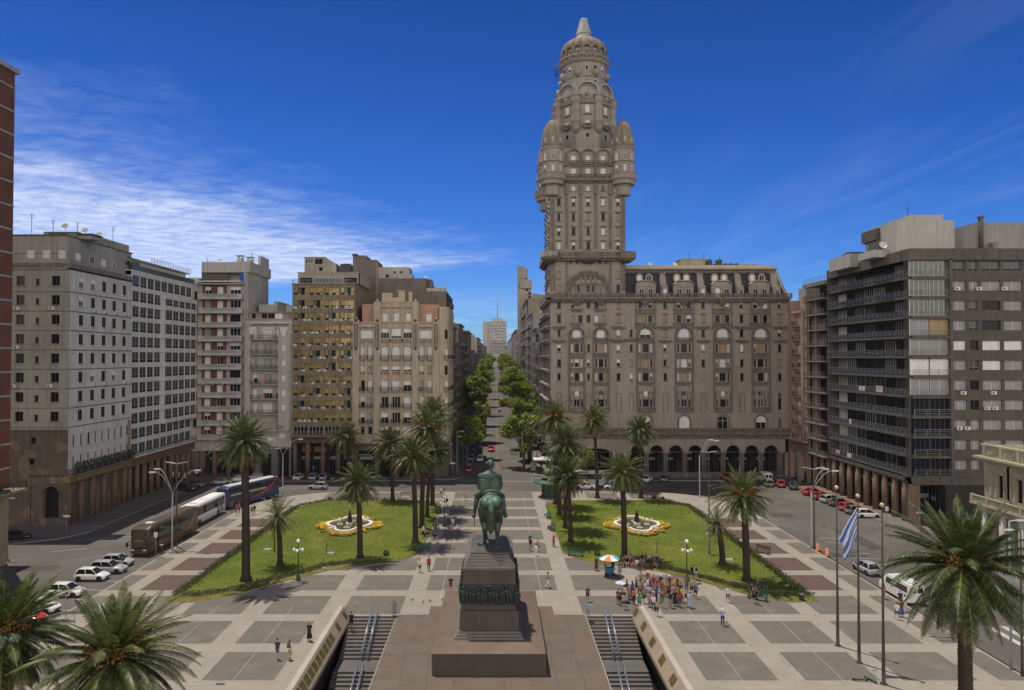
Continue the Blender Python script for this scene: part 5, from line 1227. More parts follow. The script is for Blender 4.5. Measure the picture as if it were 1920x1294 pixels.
 b = MB(M); b.box(fx(676.5), 1.5, zt, xa, 10, fz(569.5), 0); b.box(xb, 1.5, zt, fx(821), 10, fz(570), 0); b.build('attic', mp, P)
 for px, py, k, w, h in ((695, 585, 'grey', 1.0, 1.1), (695, 597, 'wood', 1.0, .7), (803, 603, 'blind', 1.25, 1.8)): put(P, frame(0, 159.5), fx(px), fz(py), k, w, h, -.02, 'attic_window')
 for px, w in bay:
  x = fx(px)
  for yb in (674, 733.5, 764.5, 794):
   q = MB(M); q.box(x-w/2-.15, -.75, fz(yb)-.12, x+w/2+.15, 0, fz(yb), 1); ironrail(q, x-w/2-.1, x+w/2+.1, fz(yb), 1.0, -.7, 0, step=.13, ends=.7); q.build('balcony', [M_iron, m], P)
 b = MB(); cxr, cyr, rr_ = fx(823.5), 158+2.2, 2.2
 pts = [(cxr+.9*0+rr_*sin(radians(a))*1.0, cyr-rr_*cos(radians(a))) for a in range(0, 91, 15)]
 b.prism(pts+[(cxr, cyr)], fz(829), zt, 0); b.prism([(x+.05 if i else x, y) for i, (x, y) in enumerate(pts)]+[(cxr, cyr)], zt, fz(575), 0)
 b.build('rounded_corner', m, P)
 S = frame(cxr+2.2, 160.2, 0, 90); b = MB(S)
 grid(P, S, b, 0, fz(829), 15, fz(575), [1.6, 4.6, 7.6, 10.6, 13.4], [fz(y_) for y_ in (635, 674, 703, 733.5, 764.5, 794)], 1.2, 2.3, dict(blind=2, open=2, half=1), .3, 0, 'side_window'); b.box(0, .31, 0, 15, 6, fz(575), 0, skip='f')
 b.build('side_wall', m, P)
 for yb in (674, 733.5, 764.5, 794):
  for x in (1.6, 4.6, 7.6, 10.6): q = MB(S); q.box(x-.8, -.75, fz(yb)-.12, x+.8, 0, fz(yb), 1); ironrail(q, x-.75, x+.75, fz(yb), 1.0, -.7, 0, step=.15, ends=.7); q.build('balcony', [M_iron, m], P)
  a = radians(45); Mx = frame(cxr+rr_*sin(a), cyr-rr_*cos(a), 0, 45); q = MB(Mx); q.box(-.6, -.6, fz(yb)-.12, .6, 0, fz(yb), 1); ironrail(q, -.55, .55, fz(yb), 1.0, -.55, 0, step=.14, ends=.5); q.build('balcony', [M_iron, m], P); put(P, Mx, 0, fz(yb), 'blind', .8, 2.3, -.02, 'corner_window')
 for yb in (635, 703): Mx = frame(cxr+rr_*sin(pi/4), cyr-rr_*cos(pi/4), 0, 45); put(P, Mx, 0, fz(yb), 'open', .8, 2.1, -.02, 'corner_window')
 b = MB(M); zz = fz(567); X_ = lambda px: PY(px, 560, 162)[0]
 for pa, pb, py in ((747, 759, 546), (766, 772.5, 547), (735, 747, 558), (716, 735, 549)): b.box(X_(pa), 4, zz-1, X_(pb), 6, PY(740, py, 162)[1])
 b.box(X_(744), 3.8, PY(740, 545.5, 162)[1], X_(760), 6.2, PY(740, 544, 162)[1]); b.build('chimney', m, P)
 b = MB(M); z0 = fz(829); b.wall(x0, 0, x1, z0, [(fx(672), 0, fx(703), 6.0), (fx(712), 0, fx(740), 6.0), (fx(748), 0, fx(776), 6.0), (fx(784), 0, fx(812), 6.0)], 1.2, 0, back=1); b.box(x0, 1.22, 0, x1, 16, z0, 0, skip='f'); b.box(x1, .4, 0, x1+2.2, 3, z0, 0)
 b.build('ground_floor', [mat('dark_stone_base', (0.10, 0.075, 0.06), 0.7, var=0.3), M_glass], P)
 for px in (687, 727, 762):
  q = MB(M); q.box(fx(px-12), -.9, 5.0, fx(px+12), 0, 5.15); q.box(fx(px-12), .2, 3.9, fx(px+12), .3, 4.6); q.build('awning', M_blind2, P)
cream_deco()
def grey_party_wall():
 P = thing('apartment_building', 'bulky grey apartment block with blank party wall rising behind the cream house', 'building', (-24, 180, 0))
 m = mat('grey_party_wall', (0.165, 0.143, 0.123), 0.92, var=0.3, vscale=0.25, streak=0.3); X_ = lambda px: PY(px, 540, 175)[0]; Z_ = lambda py: PY(760, py, 175)[1]
 b = MB(); b.box(X_(677), 175, 0, X_(800), 200, Z_(522)); b.box(X_(800), 175, 0, -12.7, 200, Z_(546)); b.box(X_(660), 176, Z_(522), X_(685), 186, Z_(478)); b.box(X_(659), 175.5, Z_(478), X_(668), 179, Z_(475)); b.prism([(X_(685), 176), (X_(704), 176), (X_(704), 186), (X_(685), 186)], Z_(522), Z_(486)); b.box(X_(801), 176, Z_(546), X_(808), 182, Z_(523))
 b.box(X_(800), 175, Z_(546), -12.7, 175.3, Z_(540), 1); b.build('wall', [m, mat('off_white_wall', (0.37, 0.355, 0.33))], P)
 b = MB(); x0, x1 = X_(697), X_(765); b.box(x0, 177, Z_(522), x1, 184, Z_(499)); b.box(X_(744), 176, Z_(522), X_(772), 180, Z_(514)); b.build('roof_cabin', mat('off_white_wall', (0.37, 0.355, 0.33)), P)
 for px, py, k, w, h in ((705, 519, 'grey', .9, 1.8), (738, 511, 'open', .6, .6), (750, 511, 'open', .6, .6), (724, 519, 'open', .9, .8)): put(P, frame(0, 177), X_(px), Z_(py), k, w, h, -.02, 'cabin_window')
 S = frame(-12.7, 175, 0, 90); b = MB(S); zs = [Z_(546)-3.2-3.05*k for k in range(11)]
 grid(P, S, b, .5, 6, 24.5, zs[0]+2.6, [2, 5, 8, 11, 14, 17, 20, 23], zs, 1.6, 1.6, KD, .2); b.build('avenue_wall', m, P)
 for z in zs: q = MB(S); balcony_slab_front(q, 6.5, 12.5, z-.4, 1.1); q.build('balcony', m, P)
 b = MB(); rails(b, [(X_(808), 175.4), (-12.8, 175.4)], Z_(540), 1.6, 3, .04, 1.2); b.build('roof_railing', M_rail, P); dish(P, X_(796), 178, Z_(522))
grey_party_wall()
# ------------------------------------------------------------------ right side of the square
def dark_slab_block():
 P = thing('apartment_building', 'dark concrete apartment block with long glazed balconies over brown columns', 'building', (77, 128, 0))
 m = mat('grey_brown_concrete', (0.112, 0.099, 0.084), 0.9, var=0.25, vscale=0.3, streak=0.3); md = mat('dark_concrete', (0.075, 0.067, 0.057), 0.9, var=0.25, streak=0.2)
 XF = 68.5
 S = frame(XF, 140.2, 0, -90)
 floors = [40.9-3.29*k for k in range(11)]
 b = MB(S); Lb = 27.4
 for k, z in enumerate(floors):
  q = MB(S); q.box(0, -.3, z-.42, Lb-1.3, 1.9, z); q.poly([(Lb-1.3,-.3,z),(Lb+.1,1.0,z),(Lb+.1,1.9,z),(Lb-1.3,1.9,z)]); q.poly([(Lb-1.3,-.3,z-.42),(Lb+.1,1.0,z-.42),(Lb+.1,1.0,z),(Lb-1.3,-.3,z)]); q.build('balcony_slab', m, P)
  q = MB(S); rails(q, [(.1, -.2), (Lb-1.35, -.2)], z, 1.0, 3, .03, 1.35); q.box(.1, -.17, z+.12, Lb-1.4, -.15, z+.86, 1); q.build('balcony_railing', [M_rail, mat('smoked_glass', (0.035, 0.05, 0.08), 0.15, spec=0.5)], P)
  for i in range(8):
   put(P, S, 1.7+3.35*i, z+.05, wk(dict(open=5, dark=1, pale=1, strip=2) if i else dict(blind=1, grey=1)), 3.1, 2.55, 1.9, 'balcony_window')
 b.box(0, 1.92, 7.2, Lb-1.9, 6, 44.2, 0); b.box(-.2, -.4, 43.6, Lb-1.9, 12, 45.3, 0); b.box(-.25, -.3, 7.0, .0, 12, 44, 0)
 b.box(0, -.3, 6.9, Lb-1.9, 6, 7.8, 0)
 b.build('side_wall', [m, md], P)
 M = frame(0, 112.9); b = MB(M); x0, x1 = XF-.2, 75.0
 for k, z in enumerate(floors):
  kd = ['pale', 'pale', 'pale', 'grey', 'grey', 'blind', 'grey', 'open', 'open', 'open', 'open'][k]
  for i in range(2): put(P, M, 70.2+3.3*i-.1, z+.1, kd if not (k == 3 and i == 1) else 'wood', 3.1, 2.7, .25, 'corner_window')
  b.box(XF+.3, -.35, z-.45, x1, .3, z, 0)
  q = MB(M); rails(q, [(XF+.4, -.3), (x1, -.3)], z, 1.0, 3, .03, 1.6); q.build('corner_railing', M_rail, P)
 b.box(XF+.1, .3, 7, x1, 1.8, 43.6, 1); b.box(74.9, -.4, 7, 75.4, 10, 43.8, 0); b.box(XF-.2, -.4, 43.6, 98, 12, 45.5, 0); b.box(XF+.1, -.3, 6.5, 98, 10, 7.6, 0)
 b.build('front_wall', [m, md], P)
 b = MB(M); ops = []
 for k, z in enumerate(floors):
  for xc, w in ((76.5, 2.5), (79.1, 1.5), (82.0, 3.1), (85.6, 3.1), (89.4, 3.1), (93.5, 3.1)):
   ops.append((xc-w/2, z+.95, xc+w/2, z+2.5)); kd = wk(dict(grey=7, blind=1, open=1)) if w > 2 else wk(dict(grey=1, strip=2, open=1))
   if k == 0: kd = 'strip'
   put(P, M, xc, z+.95, kd, w, 1.55, .3, 'ribbon_window')
 b.wall(75.4, 7.6, 98, 43.6, ops, .3, 0); b.box(75.4, .31, 7.6, 98, 10, 43.6, 0, skip='f')
 for z in floors: b.box(75.4, -.1, z-.75, 98, 0, z+.78, 0)
 b.build('banded_wall', mat('brown_band', (0.098, 0.088, 0.073), 0.9, var=0.25, streak=0.25), P)
 for xc, k in ((77.0, 6), (82.0, 6), (79.8, 1), (80.9, 7), (82.2, 7), (76.3, 8), (77.6, 8), (76.2, 1), (84.0, 1)): ac(P, M, xc, floors[k]+(.2 if k in (6,) else .95), -.1)
 mg = mat('pale_roof_block', (0.37, 0.36, 0.325), 0.88, var=0.15, streak=0.15)
 b = MB(); Zr = lambda py, Y=117: PY(1700, py, Y)[1]; X_ = lambda px, Y=117: PY(px, 440, Y)[0]
 b.box(X_(1681), 117, 45, X_(1790), 127, Zr(413)); b.box(X_(1708), 117.3, Zr(413), X_(1771), 124, Zr(402.5)); b.build('lift_house', mg, P)
 b = MB(); b.box(X_(1643, 122), 122, Zr(449, 122), X_(1681, 122), 127, Zr(428, 122)); b.box(X_(1652, 122), 122.5, 45, X_(1681, 122), 127, Zr(449, 122)); b.box(X_(1640, 122), 121, 45, X_(1656, 122), 124, Zr(455, 122)); b.build('stair_house', m, P)
 b = MB(); b.box(X_(1631, 120), 119, 45, X_(1682, 120), 124, Zr(470, 120)); b.box(X_(1545, 138), 128, 44.5, X_(1631, 124), 136, 47.0); b.build('roof_parapet', mg, P)
 b = MB(); b.box(X_(1829, 116), 116, 45, 98, 126, Zr(417, 116)); b.box(X_(1870, 114), 114, 45, 98, 116, Zr(452, 114)); b.build('rear_roof_house', mat('grey_roof_block', (0.27, 0.265, 0.25), 0.88, var=0.2, streak=0.2), P)
 b = MB(); b.cyl(X_(1839, 115), 115, 45, Zr(404, 115), .38, .38, 8); b.box(X_(1839, 115)-.5, 114.5, Zr(408, 115), X_(1839, 115)+.5, 115.5, Zr(407, 115)); b.build('chimney', M_frd, P)
 antenna(P, X_(1709), 118, Zr(402), 1.5); dish(P, X_(1654, 119), 119, Zr(470, 120), .7); dish(P, 70.5, 126, 45.6, .7); dish(P, 70.5, 134, 45.6, .6)
 b = MB(S); b.poly([(-3.5,2.5,47.6),(7.5,-.2,48.0),(7.5,5,48.1),(-3.5,6,47.7)]); b.tube([(7.4, 0, 45.2), (7.4, 0, 48)], .04, 4); b.tube([(-3.4, 2.6, 45.2), (-3.4, 2.6, 47.6)], .04, 4); b.build('shade_sail', M_blind, P)
 rr_ = random.Random(9); q = MB()
 for i in range(12): leafball(q, XF+1.2, 127+rr_.uniform(0, 9), 45.7, .5, .4, 40, .18, rr_)
 q.build('roof_planting', M_bush, P)
 for x, k, w, h, c in ((12.2, 6, .9, .8, (0.45, 0.45, 0.43)), (13.4, 6, .9, .8, (0.45, 0.45, 0.43)), (18.6, 6, 2.0, 1.1, (0.46, 0.40, 0.38)), (8.5, 8, .8, .9, (0.45, 0.45, 0.44)), (8.0, 10, 1.5, .8, (0.45, 0.45, 0.44))):
  q = MB(S); z = floors[k]+.15; q.box(x-w/2, -.3, z, x+w/2, -.24, z+h); q.build('balcony_notice', mat('notice_%d' % int(c[1]*100), c, 0.6), P)
 for dx, t_ in ((0, ('SE VENDE', 'PISO 3')),):
  for j, tt in enumerate(t_):
   p = S @ Vector((18.6, -.31, floors[6]+.95-.42*j)); lettering(tt, .38, mat('notice_red', (0.35, 0.06, 0.06), 0.6), P, p, (pi/2, 0, -pi/2), 'notice_lettering', .005)
 q = MB(S)
 for i, c in enumerate((0, 1, 0, 1)): q.box(2.6+.45*i, -.34, floors[10]+.3, 2.95+.45*i, -.28, floors[10]+1.0, c)
 q.build('laundry', [mat('red_cloth', (0.35, 0.04, 0.04), 0.8), M_blind], P)
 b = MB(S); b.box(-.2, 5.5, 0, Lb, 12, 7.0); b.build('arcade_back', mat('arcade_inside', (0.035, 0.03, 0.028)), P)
 b = MB(M); b.box(XF+1.5, 3.5, 0, 98, 8, 6.6, 1); b.box(74.6, 1.0, 0, 76.2, 2.6, 6.5, 0); b.box(84.5, 1.0, 0, 86, 2.6, 6.5, 0); b.build('front_ground_floor', [md, mat('arcade_inside', (0.035, 0.03, 0.028))], P)
 for i in range(6): put(P, M, 72.5+4*i, .1, 'shop', 3.6, 5.5, 3.49, 'shop_front')
 for i in range(6): put(P, S, 2.5+4.3*i, .1, 'shop', 3.8, 5, 5.49, 'shop_front')
 mc = mat('brown_column_r', (0.20, 0.135, 0.10), 0.75, var=0.3, vscale=0.6, streak=0.25)
 for i in range(9): q = MB(S); q.cyl(1.0+3.0*i-.3, .5, 0, 7.0, .56, .53, 12); q.build('column', mc, P)
 q = MB(S); q.box(Lb-1.4, .1, 0, Lb-.1, 1.4, 7.0); q.build('corner_pier', mc, P)
dark_slab_block()
def open_balcony_block():
 P = thing('apartment_building', 'slim dark apartment block with open railed balconies beside the pink house', 'building', (73, 144.5, 0))
 m = mat('pale_slab', (0.25, 0.215, 0.175), 0.9, var=0.25, streak=0.3); md = mat('dark_concrete', (0.075, 0.067, 0.057))
 S = frame(68.7, 149.3, 0, -90); b = MB(S); b.box(0, 2.2, 7.0, 9, 12, 43, 1); b.box(8.6, -.2, 7, 9.0, 2.2, 43, 0); b.box(-.8, -1.2, 42.6, 9.0, 12, 43.4, 0); b.box(-.2, -.2, 6.8, 9, 12, 7.6, 0); b.build('wall', [m, md], P)
 for k in range(11):
  z = 39.8-3.29*k+.1; q = MB(S); q.box(-.6, -1.2, z-.25, 8.6, 2.2, z); q.build('balcony_slab', m, P)
  q = MB(S); rails(q, [(-.5, 1.5), (-.5, -1.1), (8.5, -1.1)], z, 1.0, 4, .025, 1.2); q.build('balcony_railing', M_rail, P)
  for i in range(3): put(P, S, 1.5+2.9*i, z+.02, wk(dict(open=4, dark=2, grey=1)), 2.5, 2.5, 2.19)
  for x in (1.2, 4.4): q = MB(S); q.box(x-.1, -.9, z, x+.1, -.7, z+3.0); q.build('post', m, P)
 b = MB(S); rails(b, [(-.7, -1.1), (9, -1.1)], 43.4, 1.0, 3, .03, 1.4); b.build('roof_railing', M_rail, P)
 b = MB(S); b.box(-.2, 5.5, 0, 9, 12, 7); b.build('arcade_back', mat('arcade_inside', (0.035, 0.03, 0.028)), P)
 for i in range(3): q = MB(S); q.cyl(1.2+2.9*i, .5, 0, 7.0, .56, .53, 12); q.build('column', mat('brown_column_r', (0.20, 0.135, 0.10)), P)
open_balcony_block()
def pink_house():
 P = thing('apartment_building', 'pink stucco house with iron balconies squeezed between palace and dark block', 'building', (71, 154, 0))
 m = mat('pink_stucco', (0.36, 0.25, 0.20), 0.85, var=0.18, vscale=0.4, streak=0.2)
 S = frame(67.7, 158.2, 0, -88); b = MB(S); L_ = 9.2; ops = []
 for k in range(9):
  z = 34.6-3.15*k;
  if z < 9: break
  ops.append((3.0, z, 6.2, z+2.2)); put(P, S, 4.6, z, wk(dict(grey=2, blind=2, half=1)), 3.2, 2.2, .9, 'bay_window')
  for x in (1.1, 8.0): ops.append((x-.4, z+.4, x+.4, z+2.0)); put(P, S, x, z+.4, wk(dict(blind=2, open=2)), .8, 1.6, .25)
  q = MB(S); q.lathe([(1.75, z-.25), (1.9, z-.05), (1.9, z)], 4.6, .1, 14, 1, pi, 2*pi, sy=.6); q.poly([(4.6+1.9*cos(pi+pi*j/10), .1+1.14*sin(pi+pi*j/10), z) for j in range(11)], 1)
  for j in range(15):
   a = pi+pi*j/14; x, y = 4.6+1.85*cos(a), .1+1.1*sin(a); q.box(x-.02, y-.02, z, x+.02, y+.02, z+.95)
  q.tube([(4.6+1.85*cos(pi+pi*j/10), .1+1.1*sin(pi+pi*j/10), z+.95) for j in range(11)], .035, 4); q.build('balcony', [M_iron, m], P)
 b.wall(0, 6.5, L_, 38, ops, .9, 0); b.box(0, .92, 6.5, L_, 10, 38, 0, skip='f')
 for x in (.35, 1.9, 2.5, 6.8, 7.3, 8.8): b.box(x-.2, -.3, 9.5, x+.2, 0, 38.6, 0)
 b.box(2.4, -.5, 37.4, 6.9, .2, 37.8); b.box(0, -.3, 38, 2.4, 10, 40.4); b.box(6.9, -.3, 38, L_, 10, 40.8); b.box(2.4, 1.5, 38, 6.9, 10, 40.3); balusters(b, 2.5, 6.8, 9.3, .9, -.9, -.6); b.box(-.1, -.9, 8.8, L_, 0, 9.3)
 b.build('wall', m, P)
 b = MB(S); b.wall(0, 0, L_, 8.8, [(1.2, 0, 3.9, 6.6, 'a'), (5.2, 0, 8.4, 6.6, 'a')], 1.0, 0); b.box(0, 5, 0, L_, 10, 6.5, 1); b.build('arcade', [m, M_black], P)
 b = MB(S); b.box(3.2, 1.0, 40.3, 6.5, 8, 43.0); b.build('roof_room', mat('off_white_wall', (0.37, 0.355, 0.33)), P)
pink_house()
def classical_house():
 P = thing('classical_building', 'low cream neoclassical mansion with balustrades, pediments and columned porch', 'building', (70, 78, 0))
 m = mat('cream_stone', (0.36, 0.33, 0.235), 0.82, var=0.18, vscale=0.4, streak=0.2)
 S = frame(65.6, 92, 0, -90); b = MB(S); L_ = 40; ops = []
 for i in range(12):
  x = 2.9+3.25*i
  if x > L_-1.5: break
  ops.append((x-.6, 9.15, x+.6, 12.1)); put(P, S, x, 9.15, 'open', 1.2, 2.95, .4, 'tall_window')
  b.box(x-.85, -.12, 9.15, x-.62, 0, 12.2); b.box(x+.62, -.12, 9.15, x+.85, 0, 12.2); b.box(x-1.0, -.25, 12.2, x+1.0, 0, 12.45)
  if i % 2 == 0: b.prismy([(x-1.05, 12.45), (x+1.05, 12.45), (x, 13.1)], -.3, 0)
  else: b.prismy([(x+1.05*cos(pi*j/8), 12.45+.62*sin(pi*j/8)) for j in range(9)], -.3, 0)
  b.box(x+1.4, -.18, 9.2, x+1.85, 0, 13.4); b.box(x-1.85, -.18, 9.2, x-1.45, 0, 13.4)
 b.wall(0, 7.6, L_, 14.0, ops, .4, 0); b.box(0, .41, 7.6, L_, 16, 14.0, 0, skip='f')
 b.box(-.9, -1.0, 14.0, L_, .3, 14.25); b.box(-.5, -.6, 13.7, L_, .3, 14.0); b.box(-.2, -.1, 14.25, L_, .3, 15.7); b.box(-.35, -.25, 15.7, L_, .45, 15.9)
 for i in range(14): b.box(.0+3.0*i, -.25, 14.25, .45+3.0*i, -.1, 15.7)
 b.box(-.2, .3, 14.25, .2, 16, 15.7); b.box(-.4, -.9, 7.0, L_, .3, 7.6)
 b.build('wall', m, P)
 b = MB(S); rr_ = random.Random(2)
 for i in range(13):
  for k in range(26): x = .9+3.0*i+rr_.uniform(0, 1.9); z = 14.6+rr_.uniform(0, .8); b.lathe([(.02, z), (.12, z+.05), (.02, z+.14)], x, -.13, 5)
 b.build('relief_ornament', m, P)
 b = MB(S); b.box(-.5, -1.7, 7.9, L_, .1, 8.15); balusters(b, -.3, L_, 8.15, 1.0, -1.6, -1.35, 0, .28, 2.9); b.build('balcony', m, P)
 for i in range(12):
  q = MB(S); x = 1.2+3.25*i; q.cyl(x, -.9, .5, 7.2, .45, .38, 12); q.box(x-.6, -1.5, 0, x+.6, -.3, .5); q.wedge(x-.42, -1.32, 7.2, x+.42, -.48, 7.9, -.15, -.15); q.build('column', mat('white_marble', (0.42, 0.41, 0.39), 0.6, var=0.15), P)
 b = MB(S); b.wall(0, 0, L_, 7.6, [(1.9+3.25*i, 1, 3.9+3.25*i, 6) for i in range(11)], .5, 0, back=1); b.build('porch_wall', [m, M_glass], P)
 b = MB(S); b.box(8, 5, 14, L_, 14, 15.2); b.build('roof', M_blind2, P)
classical_house()
# ------------------------------------------------------------------ the avenue: two rows of buildings climbing away
def avenue_house(side, y0, y1, h, col, style, label, blank=None, out=0.0):
 x = side*(12.6-out); g = gz((y0+y1)/2)-.5
 P = thing('avenue_building', label, 'building', (side*20, (y0+y1)/2, gz(y0)), 'buildings lining the avenue')
 S = frame(x, y1 if side > 0 else y0, 0, -90 if side > 0 else 90); L_ = y1-y0; b = MB(S)
 m = mat('avenue_%s' % label.replace(' ', '_')[:24], col, 0.9, var=0.28, vscale=0.3, streak=0.32)
 fh = 3.2 if y0 < 500 else 3.6; n = max(3, int((h-6)/fh)); sp_ = 3.1 if y0 < 260 else (4.2 if y0 < 500 else 6.5)
 nx = max(1, int(L_/sp_));
 while nx*n > 96: nx -= 1
 xs = [L_*(i+.5)/nx for i in range(nx)]; zs = [g+5.6+fh*k for k in range(n)]
 grid(P, S, b, 0, g, L_, g+h, xs, zs, 1.4 if style != 'glass' else 2.2, 1.9, dict(open=4, dark=2, half=1, blind=2, grey=1), .25, 0, sl=False)
 b.box(0, .26, g-3, L_, 15, g+h, 0, skip='f'); b.box(-.1, -.5, g+h, L_+.1, 15, g+h+.4, 0)
 q = random.Random(int(y0*7+side)); b.box(L_*.3, 4, g+h+.4, L_*.7, 10, g+h+.4+q.uniform(2, 4), 0); b.box(L_*.1, 8, g+h+.4, L_*.3, 12, g+h+1.6, 0)
 b.box(0, -.12, g+4.3, L_, .0, g+4.8, 0); b.build('wall', m, P)
 for i in range(max(1, int(L_/5))):
  if y0 < 420: put(P, S, 2.5+5*i, g+.5, 'shop', 4, 3.6, .24-.3, 'shop_front')
 if style in ('balcony', 'round', 'mixed'):
  for k, z in enumerate(zs):
   q_ = MB(S); d = 1.25
   if style == 'round':
    for xa in ([L_*.25, L_*.75] if L_ > 12 else [L_*.5]):
     w_ = min(L_*.2, 2.4); pts = [(xa-w_, 0), (xa-w_, -d*.6), (xa-w_*.6, -d), (xa+w_*.6, -d), (xa+w_, -d*.6), (xa+w_, 0)]; q_.prism(pts, z-.5, z+.6)
   elif style == 'balcony': balcony_slab_front(q_, L_*.12, L_*.45, z-.3, d, .9); balcony_slab_front(q_, L_*.55, L_*.88, z-.3, d, .9)
   elif k % 2 == 0: balcony_slab_front(q_, L_*.2, L_*.8, z-.3, d*.8, .8)
   if q_.v: q_.build('balcony', mat('avenue_trim', (0.28, 0.25, 0.215), 0.9, var=0.3, streak=0.3), P)
 return P
G_ = [(0.27,0.235,0.19),(0.22,0.195,0.165),(0.31,0.285,0.25),(0.25,0.21,0.16),(0.20,0.18,0.16),(0.33,0.30,0.26),(0.29,0.25,0.15),(0.34,0.33,0.32)]
left = [(200, 214, 36, 0, 'mixed', 'brown stone house with dark window bays just past the blank grey wall'), (214, 238, 31, 2, 'balcony', 'pale balconied house behind the brown one, left side of avenue'), (238, 262, 38, 1, 'mixed', 'tall grey house with stacked roof cabins, left side of avenue'), (262, 300, 36, 4, 'balcony', 'blank grey gable with balconies on its street side, left of avenue'), (300, 345, 37, 6, 'glass', 'ochre edged block, left side of avenue, above the far tree crowns'), (345, 400, 28, 7, 'glass', 'white block half hidden by trees, left side of avenue'), (400, 470, 26, 4, 'glass', 'dark slate grey block, left side of avenue'), (470, 560, 36, 2, 'balcony', 'slim pale tower with red trim near the far end, left of avenue'), (560, 760, 32, 5, 'glass', 'far low white row before the hotel tower, left of avenue'), (760, 940, 30, 0, 'glass', 'farthest brown row on the left of the avenue')]
right = [(184.3, 200, 37, 0, 'mixed', 'brown ribbed house touching the palace flank on the avenue'), (200, 216, 34, 4, 'round', 'grey house with a tall vertical sign, right side of avenue'), (216, 240, 36, 2, 'round', 'pale house with rounded white balconies, right side of avenue'), (240, 275, 42, 5, 'balcony', 'grey gabled block with white roof balustrade, right of avenue'), (275, 345, 49, 3, 'mixed', 'sand coloured tall block, highest on the right of the avenue'), (345, 430, 36, 2, 'balcony', 'pale block with many small balconies, right of avenue'), (430, 560, 40, 1, 'glass', 'dark blue grey block, right side of avenue far along'), (560, 760, 36, 7, 'glass', 'far white block before the hotel tower, right of avenue'), (760, 940, 30, 5, 'glass', 'farthest pale row on the right of the avenue')]
for y0, y1, h, c, s, l in left: avenue_house(-1, y0, y1, h, G_[c], s, l)
for y0, y1, h, c, s, l in right: avenue_house(1, y0, y1, h, G_[c], s, l)
# slender water tower on the tall right block
P = thing('avenue_building', 'thin concrete stair and tank shaft standing above the sand coloured block', 'building', (16, 340, gz(340)), 'buildings lining the avenue')
b = MB(); xa, xb = PY(971, 560, 336)[0], PY(984, 560, 336)[0]
b.box(xa, 336, gz(336), xb, 341, PY(978, 499, 336)[1]); b.box(xa, 335.6, PY(978, 522, 336)[1], xb+1.5, 342, PY(978, 503, 336)[1]); b.box(xa, 330, gz(330), PY(996, 540, 330)[0], 338, PY(990, 541, 330)[1]); b.box(xa+1, 329, PY(990, 541, 330)[1], PY(997, 540, 330)[0], 338, PY(990, 526, 330)[1]); b.box(PY(975, 560, 320)[0], 319, gz(320), PY(1022, 560, 320)[0]+6, 329, PY(1000, 567, 320)[1]); b.box(PY(985, 560, 318)[0], 318, gz(320), PY(1010, 560, 318)[0], 320, PY(1000, 551, 320)[1])
b.build('wall', mat('sand_concrete', (0.33, 0.285, 0.225), 0.9, var=0.25, streak=0.3), P)
for px, py in ((993, 553), (993, 560), (1005, 560), (988, 546)): put(P, frame(0, 317.9), PY(px, py, 318)[0], PY(px, py, 318)[1], 'open', 1.0, 1.3, -.02)
# hotel tower closing the vista
Yh = 1000.0; P = thing('tower_building', 'broad pale high-rise with a tall thin mast closing the end of the avenue', 'tower', (0, Yh, gz(Yh))); M = frame(0, Yh)
X_ = lambda px: PY(px, 630, Yh)[0]; Z_ = lambda py: PY(930, py, Yh)[1]; mh = mat('hazy_pale_concrete', (0.36, 0.34, 0.32), 0.9, var=0.15, vscale=0.05)
b = MB(M); grid(P, M, b, X_(918), gz(Yh), X_(950), Z_(602), [X_(921.5+2.9*i) for i in range(10)], [Z_(606.5+5.6*k) for k in range(9)], 1.5, 2.2, dict(grey=1, dark=1), .3, 0, sl=False)
b.box(X_(918), .35, gz(Yh), X_(950), 20, Z_(602), 0, skip='f'); b.box(X_(923), 2, Z_(602), X_(943), 15, Z_(597)); b.box(X_(905), 5, gz(Yh), X_(918), 30, Z_(602.5)); b.box(X_(912), 4, gz(Yh), X_(918), 5, Z_(640))
for k in range(9): b.box(X_(918), -2.5, Z_(641+2.6*k), X_(949), 0, Z_(640+2.6*k))
b.build('wall', mh, P)
b = MB(M); b.tube([(X_(933), 8, Z_(597)), (X_(933), 8, Z_(547))], [.7, .25], 5); b.build('mast', mat('mast_steel', (0.25, 0.22, 0.24), 0.6), P)
# roofs and blocks of the town filling the space behind the rows
for i, (x0, y0, x1, y1, h, l) in enumerate(((-100, 172, -60, 200, 30, 'plain grey town block behind the red panelled tower'), (66, 165, 110, 200, 32, 'plain town block behind the pink house'))):
 P = thing('town_block', l, 'building', ((x0+x1)/2, y0, 0)); b = MB(); b.box(x0, y0, 0, x1, y1, h); b.box(x0+4, y0+3, h, x0+12, y0+9, h+3); b.build('wall', mat('town_wall', (0.24, 0.22, 0.2), 0.9, var=0.3, streak=0.3), P)
# ------------------------------------------------------------------ the equestrian monument
def remeshed(b, name, m, voxel, parent, smooth_it=2, origin=None):
 """fuse overlapping lofts into one continuous sculpted surface"""
 o = b.build(name+'_raw', m); md = o.modifiers.new('r', 'REMESH'); md.mode = 'VOXEL'; md.voxel_size = voxel; md.use_smooth_shade = True
 if smooth_it: sm = o.modifiers.new('s', 'SMOOTH'); sm.factor = .5; sm.iterations = smooth_it
 bpy.context.view_layer.update()
 me = bpy.data.meshes.new_from_object(o.evaluated_get(bpy.context.evaluated_depsgraph_get())); bpy.data.objects.remove(o); me.name = name
 me.materials.clear(); me.materials.append(m)
 me.polygons.foreach_set('use_smooth', [True]*len(me.polygons))
 if parent is False: return me
 r = bpy.data.objects.new(name, me); C.objects.link(r)
 if parent is not None:
  r.parent = parent; oo = Vector(parent['_o']); me.transform(Matrix.Translation(-oo))
 return r
